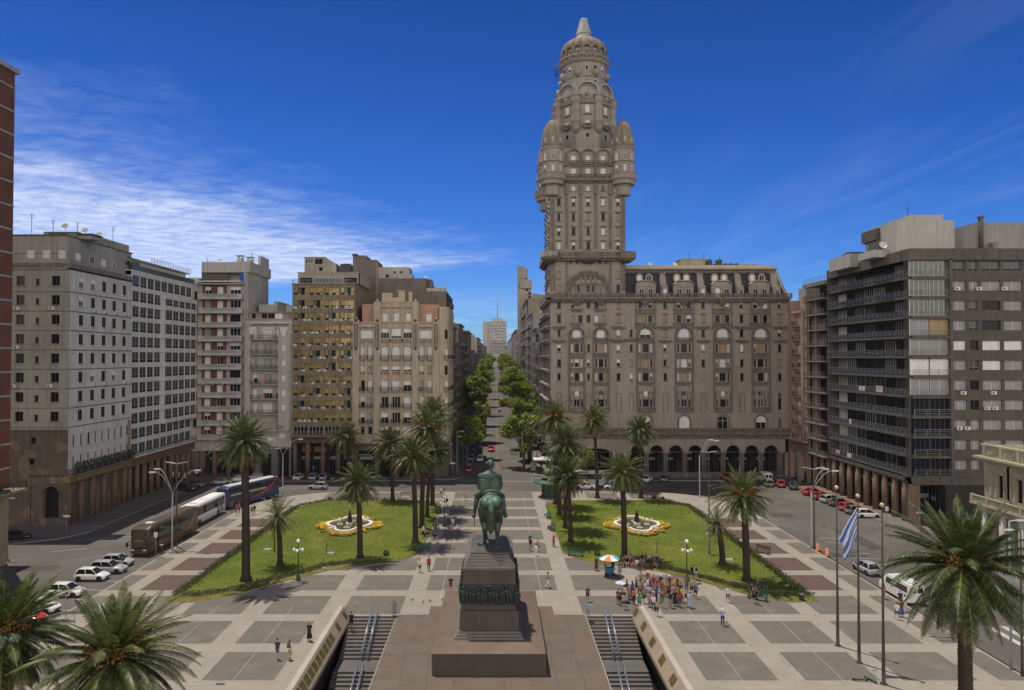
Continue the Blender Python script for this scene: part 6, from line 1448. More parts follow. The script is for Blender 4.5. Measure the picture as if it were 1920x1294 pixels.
def capsule(b, p, q, r0, r1, n=12, sx=1.0):
 """tapered limb with rounded ends"""
 p, q = Vector(p), Vector(q); d = q-p; l = d.length or 1e-6; d.normalize(); pts, rad = [], []
 for a in (90, 60, 30): pts.append(p-d*r0*sin(radians(a))); rad.append(max(r0*cos(radians(a)), r0*.05))
 for t in (0, .25, .5, .75, 1): pts.append(p.lerp(q, t)); rad.append(r0+(r1-r0)*t)
 for a in (30, 60, 90): pts.append(q+d*r1*sin(radians(a))); rad.append(max(r1*cos(radians(a)), r1*.05))
 b.tube(pts, rad, n)
def ell(b, c, rx, ry, rz, n=14, rot=None):
 i0 = len(b.v); pr = [(cos(radians(a)), sin(radians(a))) for a in range(-90, 91, 15)]
 M_ = Matrix.Translation(c) @ (rot or I4)
 rs = []
 for cr, sz in pr: rs.append([tuple(M_ @ Vector((rx*max(cr,.02)*cos(2*pi*j/n), ry*max(cr,.02)*sin(2*pi*j/n), rz*sz))) for j in range(n)])
 b.rings(rs, 0, True, True, True, True)
M_bronze = mat('verdigris_bronze', (0.034, 0.075, 0.056), 0.55, metal=0.2, var=0.75, vscale=0.8, col2=(0.026, 0.022, 0.014), spec=0.5, bump=0.2, bscale=6, streak=0.25)
t_ = M_bronze.node_tree; b_ = t_.nodes['Principled BSDF']; g_ = t_.nodes.new('ShaderNodeNewGeometry'); s_ = t_.nodes.new('ShaderNodeSeparateXYZ'); t_.links.new(g_.outputs['Normal'], s_.inputs[0])
n_ = t_.nodes.new('ShaderNodeTexNoise'); n_.inputs['Scale'].default_value = 1.6; n_.inputs['Detail'].default_value = 6; t_.links.new(g_.outputs['Position'], n_.inputs[0])
t_.links.new(mixc(t_, ramp(t_, mth(t_, 'ADD', s_.outputs[2], mth(t_, 'MULTIPLY', n_.outputs[0], .9)), [(.55, 0.0), (1.0, 1.0)]), b_.inputs['Base Color'].links[0].from_socket, (0.055, 0.108, 0.082)), b_.inputs['Base Color'])
M_bronze2 = mat('dark_bronze', (0.028, 0.050, 0.046), 0.5, metal=0.3, var=0.5, vscale=2.0, col2=(0.018, 0.018, 0.016), spec=0.5, bump=0.3, bscale=5)
M_gran = mat('polished_granite', (0.062, 0.048, 0.038), 0.5, var=0.35, vscale=0.7, fine=0.2, bscale=8, streak=0.25, spec=0.5)
M_gran2 = mat('grey_granite', (0.150, 0.135, 0.120), 0.6, var=0.3, vscale=0.8, fine=0.2, bscale=8)
SX, SY = -0.62, 67.5
P = thing('equestrian_monument', 'green bronze horse and rider seen from behind on a tall stepped granite pedestal', 'monument', (SX, SY, 0))
def tier(b, hx, hy, z0, z1, m=0, tx=0.0): b.wedge(SX-hx, SY-hy, z0, SX+hx, SY+hy, z1, tx, tx, m)
b = MB(); tier(b, 4.95, 8.0, 0.02, 1.85, 0)
b.rings([[(SX-4.95,SY-8,1.85),(SX+4.95,SY-8,1.85),(SX+4.95,SY+8,1.85),(SX-4.95,SY+8,1.85)], [(SX-3.6,SY-6.4,2.12),(SX+3.6,SY-6.4,2.12),(SX+3.6,SY+6.4,2.12),(SX-3.6,SY+6.4,2.12)]], 1, False, True)
b.build('plinth', [M_gran, mat('terrace_like_granite', (0.150, 0.112, 0.082), 0.6, var=0.3, fine=0.15, bscale=6)], P)
b = MB()
for i in range(3): tier(b, 3.12-.13*i, 5.75-.2*i, 2.12+.2*i, 2.32+.2*i)
b.build('base_steps', M_gran2, P)
b = MB(); tier(b, 2.72, 5.05, 2.72, 4.42, 0, .05)
for dx in (-.85, .75): b.box(SX+dx-.012, SY-5.053, 2.75, SX+dx+.012, SY-5.0, 4.3, 1)
b.build('lower_die', [M_gran, M_gran2], P)
b = MB(); tier(b, 2.50, 4.8, 4.42, 8.05, 0, .10); b.build('upper_die', M_gran, P)
b = MB()
for i in range(5): tier(b, 2.38-.125*i, 4.6-.27*i, 8.05+.2*i, 8.25+.2*i)
b.build('top_steps', M_gran2, P)
b = MB(); tier(b, 1.8, 3.25, 9.05, 9.22); b.build('top_slab', mat('bronze_stained_slab', (0.085, 0.088, 0.082), 0.8, var=0.4, vscale=1.5), P)
# relief frieze: crowd of small bronze figures wrapped round the pedestal
rr_ = random.Random(5)
b = MB(); b.wedge(SX-2.56, SY-4.86, 4.9, SX+2.56, SY+4.86, 6.75, .05, .05)
def relief_fig(b, x, y, nx, ny, z, s):
 tx, ty = -ny, nx
 f = lambda u, v, w_: (x+tx*u+nx*v, y+ty*u+ny*v, z+w_)
 lean = rr_.uniform(-.12, .12)
 capsule(b, f(0, .02, .1*s), f(lean, .08, .95*s), .15*s, .19*s, 6); ell(b, f(lean*1.2, .1, 1.25*s), .12*s, .12*s, .15*s, 6)
 capsule(b, f(lean-.15*s, .1, 1.0*s), f(lean-.3*s, .16, .55*s+rr_.uniform(0, .5)), .07*s, .05*s, 5); capsule(b, f(lean+.15*s, .1, 1.0*s), f(lean+.3*s, .16, .5*s+rr_.uniform(0, .6)), .07*s, .05*s, 5)
for i in range(15): relief_fig(b, SX-2.4+.343*i, SY-4.87, 0, -1, 4.9+rr_.uniform(0, .25), rr_.uniform(.95, 1.25))
for sx_ in (-1, 1):
 for i in range(26): relief_fig(b, SX+sx_*2.55, SY-4.6+.36*i, sx_, 0, 4.9+rr_.uniform(0, .25), rr_.uniform(.95, 1.25))
rg_ = [(SX+.05+.62*cos(a*pi/8), SY-5.02, 6.15+.55*sin(a*pi/8)) for a in range(17)]; b.tube(rg_, .07, 5)
b.build('relief_frieze', M_bronze2, P)
# horse: body axis along +Y, hooves on z = 9.22, one and the same surface for trunk, neck, head and legs
b = MB(); Z0 = 9.22; k = 1.0
def H(x, y, z): return (SX+.15+x, SY+y, Z0+z)
rs = []
for y, z, rx, rz_ in ((-2.42, 3.75, .25, .35), (-2.3, 3.8, .75, .82), (-1.9, 3.92, 1.05, 1.12), (-1.3, 4.0, 1.16, 1.22), (-.5, 3.85, 1.12, 1.16), (.4, 3.72, 1.1, 1.16), (1.2, 3.72, 1.08, 1.2), (1.85, 3.8, .95, 1.15), (2.3, 3.95, .6, .85)):
 rs.append([H(rx*cos(a), y, z+rz_*sin(a)) for a in [2*pi*j/18 for j in range(18)]])
b.rings(rs, 0, True, True, True, True)
ell(b, H(-.5, -1.75, 4.25), .62, .9, .7); ell(b, H(.5, -1.75, 4.25), .62, .9, .7)
for p, q, r0, r1 in (((0, 1.7, 4.1), (0, 2.75, 5.35), .85, .52), ((0, 2.75, 5.35), (0, 3.15, 5.9), .52, .40), ((0, 3.1, 5.95), (0, 3.85, 5.25), .42, .24), ((0, 3.0, 5.7), (0, 3.4, 5.5), .42, .3), ((-.15, 2.95, 6.2), (-.2, 2.95, 6.55), .1, .03), ((.15, 2.95, 6.2), (.2, 2.95, 6.55), .1, .03)): capsule(b, H(*p), H(*q), r0, r1)
def leg(pts):
 for (p, r0), (q, r1) in zip(pts, pts[1:]): capsule(b, H(*p), H(*q), r0, r1, 10)
# right hind bears weight, left hind steps forward
leg([((.62, -1.7, 3.7), .72), ((.66, -1.35, 2.45), .46), ((.60, -1.95, 1.72), .27), ((.58, -1.85, .95), .17), ((.58, -1.8, .42), .17), ((.60, -1.62, .2), .18)]); b.lathe([(.27, Z0), (.2, Z0+.3)], SX+.15+.6, SY-1.58, 10)
leg([((-.62, -1.6, 3.7), .72), ((-.68, -.95, 2.5), .46), ((-.62, -1.45, 1.75), .27), ((-.62, -1.05, .95), .17), ((-.62, -.85, .45), .17), ((-.62, -.65, .2), .18)]); b.lathe([(.27, Z0), (.2, Z0+.3)], SX+.15-.62, SY-.6, 10)
leg([((-.5, 1.5, 3.2), .5), ((-.55, 1.6, 2.2), .32), ((-.55, 1.7, 1.5), .25), ((-.55, 1.65, .7), .16), ((-.55, 1.8, .2), .18)]); b.lathe([(.25, Z0), (.19, Z0+.3)], SX+.15-.55, SY+1.85, 10)
leg([((.5, 1.6, 3.2), .5), ((.55, 2.2, 2.3), .32), ((.55, 2.75, 1.95), .25), ((.55, 2.45, 1.15), .16), ((.55, 2.3, .85), .18)]); ell(b, H(.55, 2.25, .75), .2, .25, .2)
# tail: thick dock arching out and falling as a hank to the hocks
leg([((0, -2.25, 4.45), .30), ((0, -2.62, 4.35), .30), ((0, -2.85, 3.8), .34), ((-.02, -2.85, 3.0), .36), ((-.04, -2.75, 2.3), .33), ((-.02, -2.68, 1.75), .2)])
for dx in (-.28, -.12, .1, .26): leg([((dx*.6, -2.72, 3.9), .12), ((dx, -2.95, 3.0), .13), ((dx*.9, -2.85, 1.9+rr_.uniform(-.1, .2)), .09)])
horse = remeshed(b, 'horse', M_bronze, .055, P, 2)
# rider with open cape, seen from behind
b = MB()
def Rr(x, y, z): return (SX+.0+x, SY+y, Z0+z)
rs = []
for z, rx, ry in ((4.75, .62, .6), (5.2, .66, .55), (5.7, .70, .50), (6.2, .82, .52), (6.6, .92, .52), (6.88, .86, .46), (7.02, .5, .36), (7.14, .28, .26)):
 rs.append([Rr(rx*cos(a), -.25+ry*sin(a), z) for a in [2*pi*j/16 for j in range(16)]])
b.rings(rs, 0, True, True, True, True)
capsule(b, Rr(.05, -.2, 7.05), Rr(.08, -.15, 7.45), .24, .22)
ell(b, Rr(.08, -.1, 7.78), .34, .42, .46); ell(b, Rr(.42, -.08, 7.75), .05, .09, .13); ell(b, Rr(-.27, -.08, 7.75), .05, .09, .13); capsule(b, Rr(.08, .3, 7.75), Rr(.08, .4, 7.66), .07, .06); ell(b, Rr(.08, .22, 7.55), .22, .2, .16)
# cape: broad shoulders falling to the rump on both sides
for s_ in (-1, 1):
 for i in range(5):
  t = i/4; x0_ = s_*(.55+.42*t); capsule(b, Rr(x0_*.95, -.3+.1*t, 6.75-.12*t), Rr(x0_*1.08+s_*.05, -.5+.35*t, 5.15+.35*t), .24, .16, 8)
 capsule(b, Rr(s_*.92, -.2, 6.62), Rr(s_*1.12, -.05, 5.75), .26, .2); capsule(b, Rr(s_*1.12, -.05, 5.75), Rr(s_*.85, .7, 5.35), .19, .13)
 ell(b, Rr(s_*.8, .82, 5.32), .15, .2, .13)
 for f_ in range(4): capsule(b, Rr(s_*.80, .9, 5.34+.06*(f_-1.5)), Rr(s_*.72, 1.08, 5.26+.06*(f_-1.5)), .045, .035, 6)
 capsule(b, Rr(s_*.45, -.1, 4.95), Rr(s_*1.22, .75, 4.45), .42, .32); capsule(b, Rr(s_*1.22, .75, 4.45), Rr(s_*1.48, .1, 3.2), .30, .18); capsule(b, Rr(s_*1.48, .1, 3.2), Rr(s_*1.55, -.05, 2.72), .18, .16)
 capsule(b, Rr(s_*1.55, -.12, 2.62), Rr(s_*1.68, .55, 2.55), .17, .12); ell(b, Rr(s_*1.58, -.02, 2.72), .22, .24, .2)
for i in range(7): x = -.75+.25*i; capsule(b, Rr(x, -.62, 6.4-.04*abs(i-3)), Rr(x*1.12, -.85, 4.95+.06*abs(i-3)), .11, .13, 6)
capsule(b, Rr(.42, -.52, 6.95), Rr(.48, -.82, 5.2), .05, .05, 6)
rider = remeshed(b, 'rider', M_bronze, .05, P, 1)
b = MB(); rs = []
for y, rx, z in ((-1.72, .2, 4.98), (-1.5, .55, 5.05), (-1.1, .72, 5.12), (-.7, .8, 5.05)):
 rs.append([H(rx*1.05*cos(a), y, z-.1+.32*sin(a)) for a in [pi*j/10 for j in range(11)]]+[H(-rx, y, z-.35), H(rx, y, z-.35)])
b.rings(rs, 0, True, True, True, True); b.tube([H(-.95, -1.0, 4.85), H(-.5, -1.25, 5.28), H(0, -1.4, 5.42), (H(.5, -1.25, 5.28)), H(.95, -1.0, 4.85)], .13, 8); b.build('saddle', M_bronze, P)
b = MB(); b.tube([Rr(-1.42, .2, 4.9), Rr(-1.46, -.2, 4.2), Rr(-1.5, -.45, 1.75)], [.08, .06, .03], 6); b.box(SX-1.6, SY+.1, Z0+4.6, SX-1.3, SY+.2, Z0+4.7); b.build('sabre', M_bronze2, P)
# ---- parapets, stairs and handrails of the sunken stairwells
M_par = mat('parapet_stone', (0.30, 0.245, 0.185), 0.8, var=0.2, vscale=0.5, fine=0.1, bscale=6, streak=0.1)
M_par2 = mat('parapet_top', (0.37, 0.34, 0.295), 0.8, var=0.15, vscale=0.5, fine=0.1, bscale=6)
M_slot = mat('brass_grating', (0.16, 0.125, 0.045), 0.5, metal=0.3, var=0.5, vscale=2)
for h, sg, lb in ((PIT[0], -1, 'left'), (PIT[1], 1, 'right')):
 xo = h[0] if sg < 0 else h[2]
 P = thing('stairwell_parapet', 'sloping stone parapet with %s beside the %s stairwell' % (('a row of brass grilles', 'left') if sg < 0 else ('widely spaced brass slots', 'right')), 'parapet', (xo, 60, 0), 'parapets of the stairwells')
 b = MB(); xi, xc, xe = xo-sg*0.75, xo+sg*.05, xo+sg*.55
 y0, y1 = 28.0, 73.3
 sec = [(xi, -.55), (xi, -.2), (xc, 1.0), (xe, 1.0), (xe+sg*.6, 0.0), (xe+sg*.6, -.3), (xo, -.55)]
 n = len(sec)
 A = [b.pt((x, y0, z)) for x, z in sec]; B = [b.pt((x+(0 if i < 3 else 0), y1-(1.3 if z > .5 else 0)*0.0, z)) for i, (x, z) in enumerate(sec)]
 for i in range(n):
  j = (i+1) % n; q = (A[i], A[j], B[j], B[i]); b.f.append(q if sg < 0 else q[::-1]); b.m.append(1 if i in (2, 3) else 0)
 b.f.append(tuple(B) if sg < 0 else tuple(B[::-1])); b.m.append(0); b.f.append(tuple(A[::-1])); b.m.append(0)
 b.build('wall', [M_par, M_par2], P)
 ys = ([72.2, 69.0]+[66.4-1.22*i for i in range(32)]) if sg < 0 else [73.0-3.8*i for i in range(12)]
 for y in ys:
  if y < 30: continue
  q = MB(); L_ = .42 if sg < 0 else .62
  if sg < 0 and y < 67: L_ = .5
  def on(t, y_): return (xi+(xc-xi)*t-sg*.012, y_, -.2+1.2*t+.012)
  q.poly([on(.22, y-L_), on(.22, y+L_), on(.8, y+L_), on(.8, y-L_)] if sg > 0 else [on(.22, y+L_), on(.22, y-L_), on(.8, y-L_), on(.8, y+L_)])
  q.build('grille', M_slot, P)
 P = thing('staircase', 'dark stone staircase going down into the %s stairwell' % lb, 'staircase', ((h[0]+h[2])/2, 72, 0), 'staircases to the mausoleum')
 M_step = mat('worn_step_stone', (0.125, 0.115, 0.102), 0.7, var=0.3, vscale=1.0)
 b = MB(); y, z = 72.9, -.16; x0, x1 = h[0]+(.75 if sg < 0 else 0), h[2]-(0 if sg < 0 else .75)
 fl = 0
 while y > 34:
  for i in range(11 if fl == 0 else 12):
   b.box(x0, y-.48, z-1.2, x1, y+.1, z); z -= .19; y -= .47
  b.box(x0, y-2.6, z-1.2, x1, y+.1, z, 1); y -= 2.6; z -= .19; fl += 1
  if z < -8: break
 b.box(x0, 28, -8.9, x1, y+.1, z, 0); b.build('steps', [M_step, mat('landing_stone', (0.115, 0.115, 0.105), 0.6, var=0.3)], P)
 for (ya, za, yb_, zb_) in ((73.4, .0, 67.6, -2.3), (65.4, -2.5, 59.8, -4.8)):
  t = thing('stair_handrail', 'steel double handrail over the %s flight of the %s staircase' % ('upper' if ya > 70 else 'lower', lb), 'handrail', ((x0+x1)/2, ya, za), 'stair handrails')
  q = MB(); xm = (x0+x1)/2-(.2 if sg > 0 else -.1)
  for dx in (-.3, .3):
   for hh in (.55, .95): q.tube([(xm+dx, ya, za+hh), (xm+dx, yb_, zb_+hh)], .045, 6)
   for i in range(6): v = i/5; q.box(xm+dx-.04, ya+(yb_-ya)*v-.04, za+(zb_-za)*v-.3, xm+dx+.04, ya+(yb_-ya)*v+.04, za+(zb_-za)*v+.95)
  for i in range(14): v = i/13; q.box(xm-.3, ya+(yb_-ya)*v-.02, za+(zb_-za)*v+.88, xm+.3, ya+(yb_-ya)*v+.02, za+(zb_-za)*v+.92)
  q.build('rails', mat('rail_steel_blue', (0.30, 0.33, 0.40), 0.35, metal=0.5), t)
# ------------------------------------------------------------------ palms
M_trunk = mat('palm_trunk', (0.050, 0.036, 0.027), 0.95, var=0.4, vscale=1.2, fine=0.4, bscale=9, bump=0.8)
M_palm = leafmat('palm_leaves', [(0.012,0.022,0.006),(0.026,0.044,0.010),(0.054,0.074,0.017),(0.11,0.12,0.035)], 0.42, 0.16, .35)
M_pale = leafmat('grey_palm_leaves', [(0.06,0.075,0.035),(0.12,0.135,0.07),(0.20,0.20,0.12)], 0.5, 0.25, .5)
M_deadf = leafmat('old_palm_leaves', [(0.04,0.028,0.013),(0.085,0.058,0.026),(0.14,0.105,0.05)], 0.7, 0.15, .6)
M_fruit = mat('orange_fruit', (0.26, 0.11, 0.022), 0.6, var=0.4, vscale=3.0)
M_rachis = mat('frond_rib', (0.16, 0.17, 0.05), 0.6)
def frond(b, az, el, ln, droop, rr_, m=0, nl=26, wide=.55, thick=.05, mr=1):
 """one feather frond: a curved rib with two rows of narrow leaflets"""
 p = Vector((0, 0, 0)); d = Vector((cos(az)*cos(el), sin(az)*cos(el), sin(el))); seg = ln/nl; side = Vector((-sin(az), cos(az), 0)); pts = [p.copy()]; tw = rr_.uniform(-.35, .35)
 for i in range(nl):
  t = i/nl; d = (d+Vector((0, 0, -droop*seg*(.25+1.5*t)))).normalized(); p = p+d*seg; pts.append(p.copy())
  if t > .07:
   up = side.cross(d).normalized()
   ll = wide*(sin(pi*min(1, .12+t*.94))**.55)*(1.0 if t > .16 else .5)
   for s_ in (-1, 1):
    dirn = (side*s_*cos(tw)+up*(.30-.35*s_*tw)+d*.85).normalized(); w_ = d*thick*.9
    tip = p+dirn*ll+Vector((0, 0, -.14*ll))+d*rr_.uniform(-.05, .05)
    b.poly([tuple(p-w_), tuple(p+w_), tuple(p+dirn*ll*.6+w_*.8), tuple(tip), tuple(p+dirn*ll*.6-w_*.8)], m)
 for i in range(0, len(pts)-1, 4):
  q = pts[min(i+4, len(pts)-1)]; r = .045*(1-i/nl)+.01; a = pts[i]
  b.poly([tuple(a-side*r), tuple(a+side*r), tuple(q+side*r*.8), tuple(q-side*r*.8)], mr)
def palm_crown(seed, nf, ln, fruit, pale=False, dead=.18, detail=26, spread=1.0):
 rr_ = random.Random(seed); b = MB()
 for i in range(nf):
  u = (i+.5)/nf; az = i*2.39996+rr_.uniform(-.2, .2)
  el = radians(80-136*u**(.82/spread))+rr_.uniform(-.2, .2)
  l_ = ln*(.62+.42*sin(pi*min(1, .16+u*.70)))*rr_.uniform(.78, 1.1)
  m = 0 if u < 1-dead else 2
  frond(b, az, el, l_, (.16+.20*u)*rr_.uniform(.8, 1.2)*(4.3/ln), rr_, m, detail, ln*.125, ln*(.0105 if detail > 30 else .0135))
 me = bpy.data.meshes.new('crown'); me.from_pydata(b.v, [], b.f)
 for q in (M_pale if pale else M_palm, M_rachis, M_deadf): me.materials.append(q)
 me.polygons.foreach_set('material_index', b.m); me.update()
 fr = None
 if fruit:
  fr = []
  for k in range(fruit):
   b = MB()
   az = rr_.uniform(0, 2*pi) if fruit < 8 else 2*pi*k/fruit; L_ = ln*.26
   base = Vector((cos(az)*.2, sin(az)*.2, .15)); end = base+Vector((cos(az)*L_*.85, sin(az)*L_*.85, L_*.45))
   b.tube([tuple(base), tuple(end)], .05, 4, 1)
   for j in range(70):
    q = end+Vector((rr_.gauss(0, .22), rr_.gauss(0, .22), rr_.gauss(-.15, .26)))*(ln/4.3); b.lathe([(.01, q.z-.06), (.07, q.z), (.01, q.z+.06)], q.x, q.y, 4)
   f = bpy.data.meshes.new('fruit_cluster'); f.from_pydata(b.v, [], b.f); f.materials.append(M_fruit); f.materials.append(M_rachis); f.polygons.foreach_set('material_index', b.m); f.update(); fr.append(f)
 return me, fr
def trunk_mesh(h, r, lean=(0, 0), seed=1):
 rr_ = random.Random(seed); b = MB(); n = int(h/.28); pts, rad = [], []
 for i in range(n+1):
  t = i/n; base = 1+.45*max(0, 1-t*h/1.0)**2; top = 1+.45*max(0, (t*h-(h-1.3))/1.3)
  for dz, k in ((0, .93), (.16, 1.05)):
   pts.append((lean[0]*t*t, lean[1]*t*t, h*t+dz if i < n else h*t+dz*.3)); rad.append(r*(1-.18*t)*base*top*k*rr_.uniform(.97, 1.03))
 b.tube(pts, rad, 12, 0, True)
 for j in range(90):
  z = h-1.5*rr_.random(); a = rr_.uniform(0, 2*pi); R_ = r*.95*(1+.45*max(0, (z-(h-1.3))/1.3)); p = Vector((lean[0]+R_*cos(a), lean[1]+R_*sin(a), z)); e = Vector((cos(a)*.14, sin(a)*.14, .2)); s_ = Vector((-sin(a)*.07, cos(a)*.07, 0))
  b.poly([tuple(p-s_), tuple(p+s_), tuple(p+e)])
 me = bpy.data.meshes.new('trunk'); me.from_pydata(b.v, [], b.f); me.materials.append(M_trunk); me.polygons.foreach_set('use_smooth', [len(f) == 4 for f in b.f]); me.update(); return me
CR = {'a': palm_crown(1, 124, 4.3, 0), 'b': palm_crown(2, 116, 4.3, 7), 'c': palm_crown(3, 112, 4.2, 4), 'd': palm_crown(4, 120, 4.4, 3), 'e': palm_crown(6, 84, 4.5, 13, dead=.05), 'g': palm_crown(5, 62, 3.3, 0, True, .25, 22, .85), 'near': palm_crown(8, 116, 4.6, 5, detail=44)}
def palm(base, cpx, cpy, r_px, kind, rt, label, trunk_r=None):
 """base: ground point; crown centre read from the photograph's row at that depth"""
 x, y = base; X_, Z_ = PY(cpx, cpy, y); h = Z_; s = r_px*y/F/(3.45 if kind != 'g' else 2.9)
 t = thing('palm_tree', label, 'palm tree', (x, y, 0), 'palm trees of the square')
 lean = (X_-x, 0)
 tm = inst(trunk_mesh(h, trunk_r or .42, lean, int(x*10)+99), t, (x, y, 0), 0, 'trunk')
 me, fr = CR[kind]; rz = R.uniform(0, 6.28)
 c = inst(me, t, (x+lean[0], y, h), rz, 'crown'); c.scale = (s, s, s)
 for q in fr or []: f = inst(q, t, (x+lean[0], y, h), rz, 'fruit_cluster'); f.scale = (s, s, s)
 return t
GP = lambda px, py: G(px, py)
palm(GP(461, 1089), 458, 826, 56, 'a', 0, 'tallest palm, thick dark trunk, at the hedge of the left lawn', .52)
palm(GP(525, 1061), 521, 966, 43, 'g', 0, 'small greyish feathery palm on the left lawn beside the tallest palm', .36)
palm(GP(675, 1047), 671, 905, 44, 'c', 0, 'palm with orange fruit standing before the left fountain', .40)
palm(GP(779, 1018), 773, 857, 44, 'c', 0, 'nearest of the four palms lining the left edge of the central walk')
palm(GP(791, 990), 799, 802, 44, 'b', 0, 'second palm along the left of the central walk, crown full of orange fruit')
palm(GP(801, 970), 814, 845, 38, 'a', 0, 'third palm along the left of the central walk, lower crown', .34)
palm(GP(811, 948), 813, 777, 39, 'd', 0, 'last and highest palm of the row left of the central walk')
palm(GP(736, 937), 731, 832, 37, 'd', 0, 'palm beside the brown bench at the far edge of the left lawn', .38)
palm(GP(654, 928), 650, 818, 34, 'b', 0, 'palm in front of the gold windowed office block')
palm(GP(1070, 1017), 1064, 893, 40, 'a', 0, 'nearest palm of the row right of the central walk', .36)
palm(GP(1060, 990), 1061, 832, 41, 'd', 0, 'second palm of the row right of the central walk', .34)
palm(GP(1049, 966), 1052, 850, 36, 'c', 0, 'third palm of the row right of the central walk, hidden behind two others')
palm(GP(1042, 946), 1039, 782, 38, 'b', 0, 'farthest palm of the row right of the central walk, beside the green kiosk')
palm(GP(1120, 934), 1113, 788, 34, 'b', 0, 'slim tall palm before the wide dark arch of the palace', .36)
palm(GP(1202, 934), 1200, 808, 33, 'a', 0, 'palm by the bench at the far edge of the right lawn', .42)
palm(GP(1171, 1045), 1166, 885, 43, 'd', 0, 'palm between the right fountain and the seated crowd', .42)
palm(GP(1355, 1059), 1343, 982, 36, 'g', 0, 'small leaning greyish palm on the right lawn', .40)
palm(GP(1400, 1090), 1394, 928, 54, 'e', 0, 'palm with masses of bright orange fruit on the corner of the right lawn', .46)
x, y = PY(1808, 1072, 50)[0], 50
palm((PY(1810, 1250, 50)[0], 50), 1806, 1062, 118, 'near', 0, 'large near palm at the right, crown over the ring road', .50)
palm((PY(215, 1232, 36)[0], 36), 215, 1232, 118, 'near', 0, 'large near palm at bottom left seen from above', .5)
palm((PY(8, 1190, 39)[0], 39), 6, 1190, 112, 'near', 0, 'near palm cut by the bottom left corner', .5)
# ------------------------------------------------------------------ plane trees of the avenue
M_leaf = leafmat('plane_tree_leaves', [(0.040,0.062,0.013),(0.095,0.130,0.024),(0.17,0.20,0.04),(0.26,0.27,0.075)], 0.5, 0.4, .35)
M_bark = mat('plane_bark', (0.11, 0.095, 0.075), 0.9, var=0.4, vscale=2)
def tree_meshes(seed, rx, rz, n, s):
 rr_ = random.Random(seed); b = MB(); lob = []
 for i in range(19):
  a = rr_.uniform(0, 2*pi); u = rr_.uniform(-.6, .95); q = (1-u*u)**.5*rr_.uniform(.3, .98); lob.append((Vector((rx*q*cos(a), rx*q*sin(a), rz*u)), rr_.uniform(.20, .46)*rx))
 for i in range(n):
  c, r = rr_.choice(lob); a = rr_.uniform(0, 2*pi); u = rr_.uniform(-1, 1); k = rr_.uniform(.6, 1.05); q = (1-u*u)**.5
  p = c+Vector((r*k*q*cos(a), r*k*q*sin(a), r*k*u*.8)); d = Vector((rr_.uniform(-1, 1), rr_.uniform(-1, 1), rr_.uniform(-.5, .6))).normalized()*s*rr_.uniform(.7, 1.3); e = d.orthogonal().normalized()*s*.55
  b.poly([tuple(p-d), tuple(p+e), tuple(p+d), tuple(p-e)])
 me = bpy.data.meshes.new('crown'); me.from_pydata(b.v, [], b.f); me.materials.append(M_leaf); me.update()
 b = MB(); h = -rz-2.2
 b.tube([(0, 0, h-3), (.1, .05, h), (.15, 0, -rz*.6), (0, 0, 0)], [.38, .3, .22, .1], 8)
 for c, r in lob[:9]: b.tube([(.1, 0, -rz*.8), tuple(c*.5+Vector((0, 0, -rz*.2))), tuple(c)], [.15, .1, .04], 5)
 tm = bpy.data.meshes.new('trunk'); tm.from_pydata(b.v, [], b.f); tm.materials.append(M_bark); tm.update()
 return me, tm
TM = [tree_meshes(31+i, 4.6, 4.4, 3400, .34) for i in range(4)]; TMF = [tree_meshes(41+i, 4.6, 4.4, 1500, .5) for i in range(3)]
def plane_tree(x, y, zc, s, label, far=False):
 t = thing('plane_tree', label, 'tree', (x, y, gz(y)), 'plane trees lining the avenue'); me, tm = R.choice(TMF if far else TM); rz = R.uniform(0, 6)
 for m_, nm in ((me, 'crown'), (tm, 'trunk')): c = inst(m_, t, (x, y, zc), rz, nm); c.scale = (s, s, s)
ordn = ['first','second','third','fourth','fifth','sixth','seventh','eighth','ninth','tenth','eleventh','twelfth','thirteenth','fourteenth','fifteenth','sixteenth','seventeenth','eighteenth','nineteenth','twentieth']
rt_ = random.Random(77)
LT = [(876, 812, 172, 5.0), (903, 776, 186, 4.0), (893, 737, 216, 6.3), (886, 750, 236, 5.0), (902, 720, 262, 6.0), (906, 705, 300, 6.2), (909, 694, 345, 6.5), (911, 688, 395, 6.5), (914, 682, 460, 7.0), (916, 679, 540, 7.5), (918, 677, 640, 8.0), (919, 675, 760, 9.0)]
RTt = [(972, 816, 170, 6.6), (977, 783, 182, 6.4), (969, 752, 204, 6.4), (962, 728, 236, 6.2), (956, 712, 268, 6.0), (950, 700, 305, 6.2), (948, 693, 345, 6.5), (945, 687, 395, 6.5), (942, 682, 460, 7.0), (940, 679, 540, 7.5), (938, 676, 640, 8.0), (937, 675, 760, 9.0)]
for side, TT in (('left', LT), ('right', RTt)):
 for i, (px, py, Y, r) in enumerate(TT):
  r *= .86 if Y < 330 else .8; X_, Z_ = PY(px, py, Y); X_ = min(X_, -r*.78-1.7) if side == 'left' else max(X_, r*.78+2.4)
  plane_tree(X_, Y+.0, Z_, r/5.0, 'leafy green street tree, %s from the square on the %s side of the avenue' % (ordn[i], side), Y > 330)
t = thing('small_tree', 'small round green tree between palms in front of the palace archway', 'tree', (PY(1100, 870, 146)[0], 146, 0)); X_, Z_ = PY(1100, 862, 146)
for m_, nm in ((TM[0][0], 'crown'), (TM[0][1], 'trunk')): c = inst(m_, t, (X_, 146, Z_), 1, nm); c.scale = (.5, .5, .5)
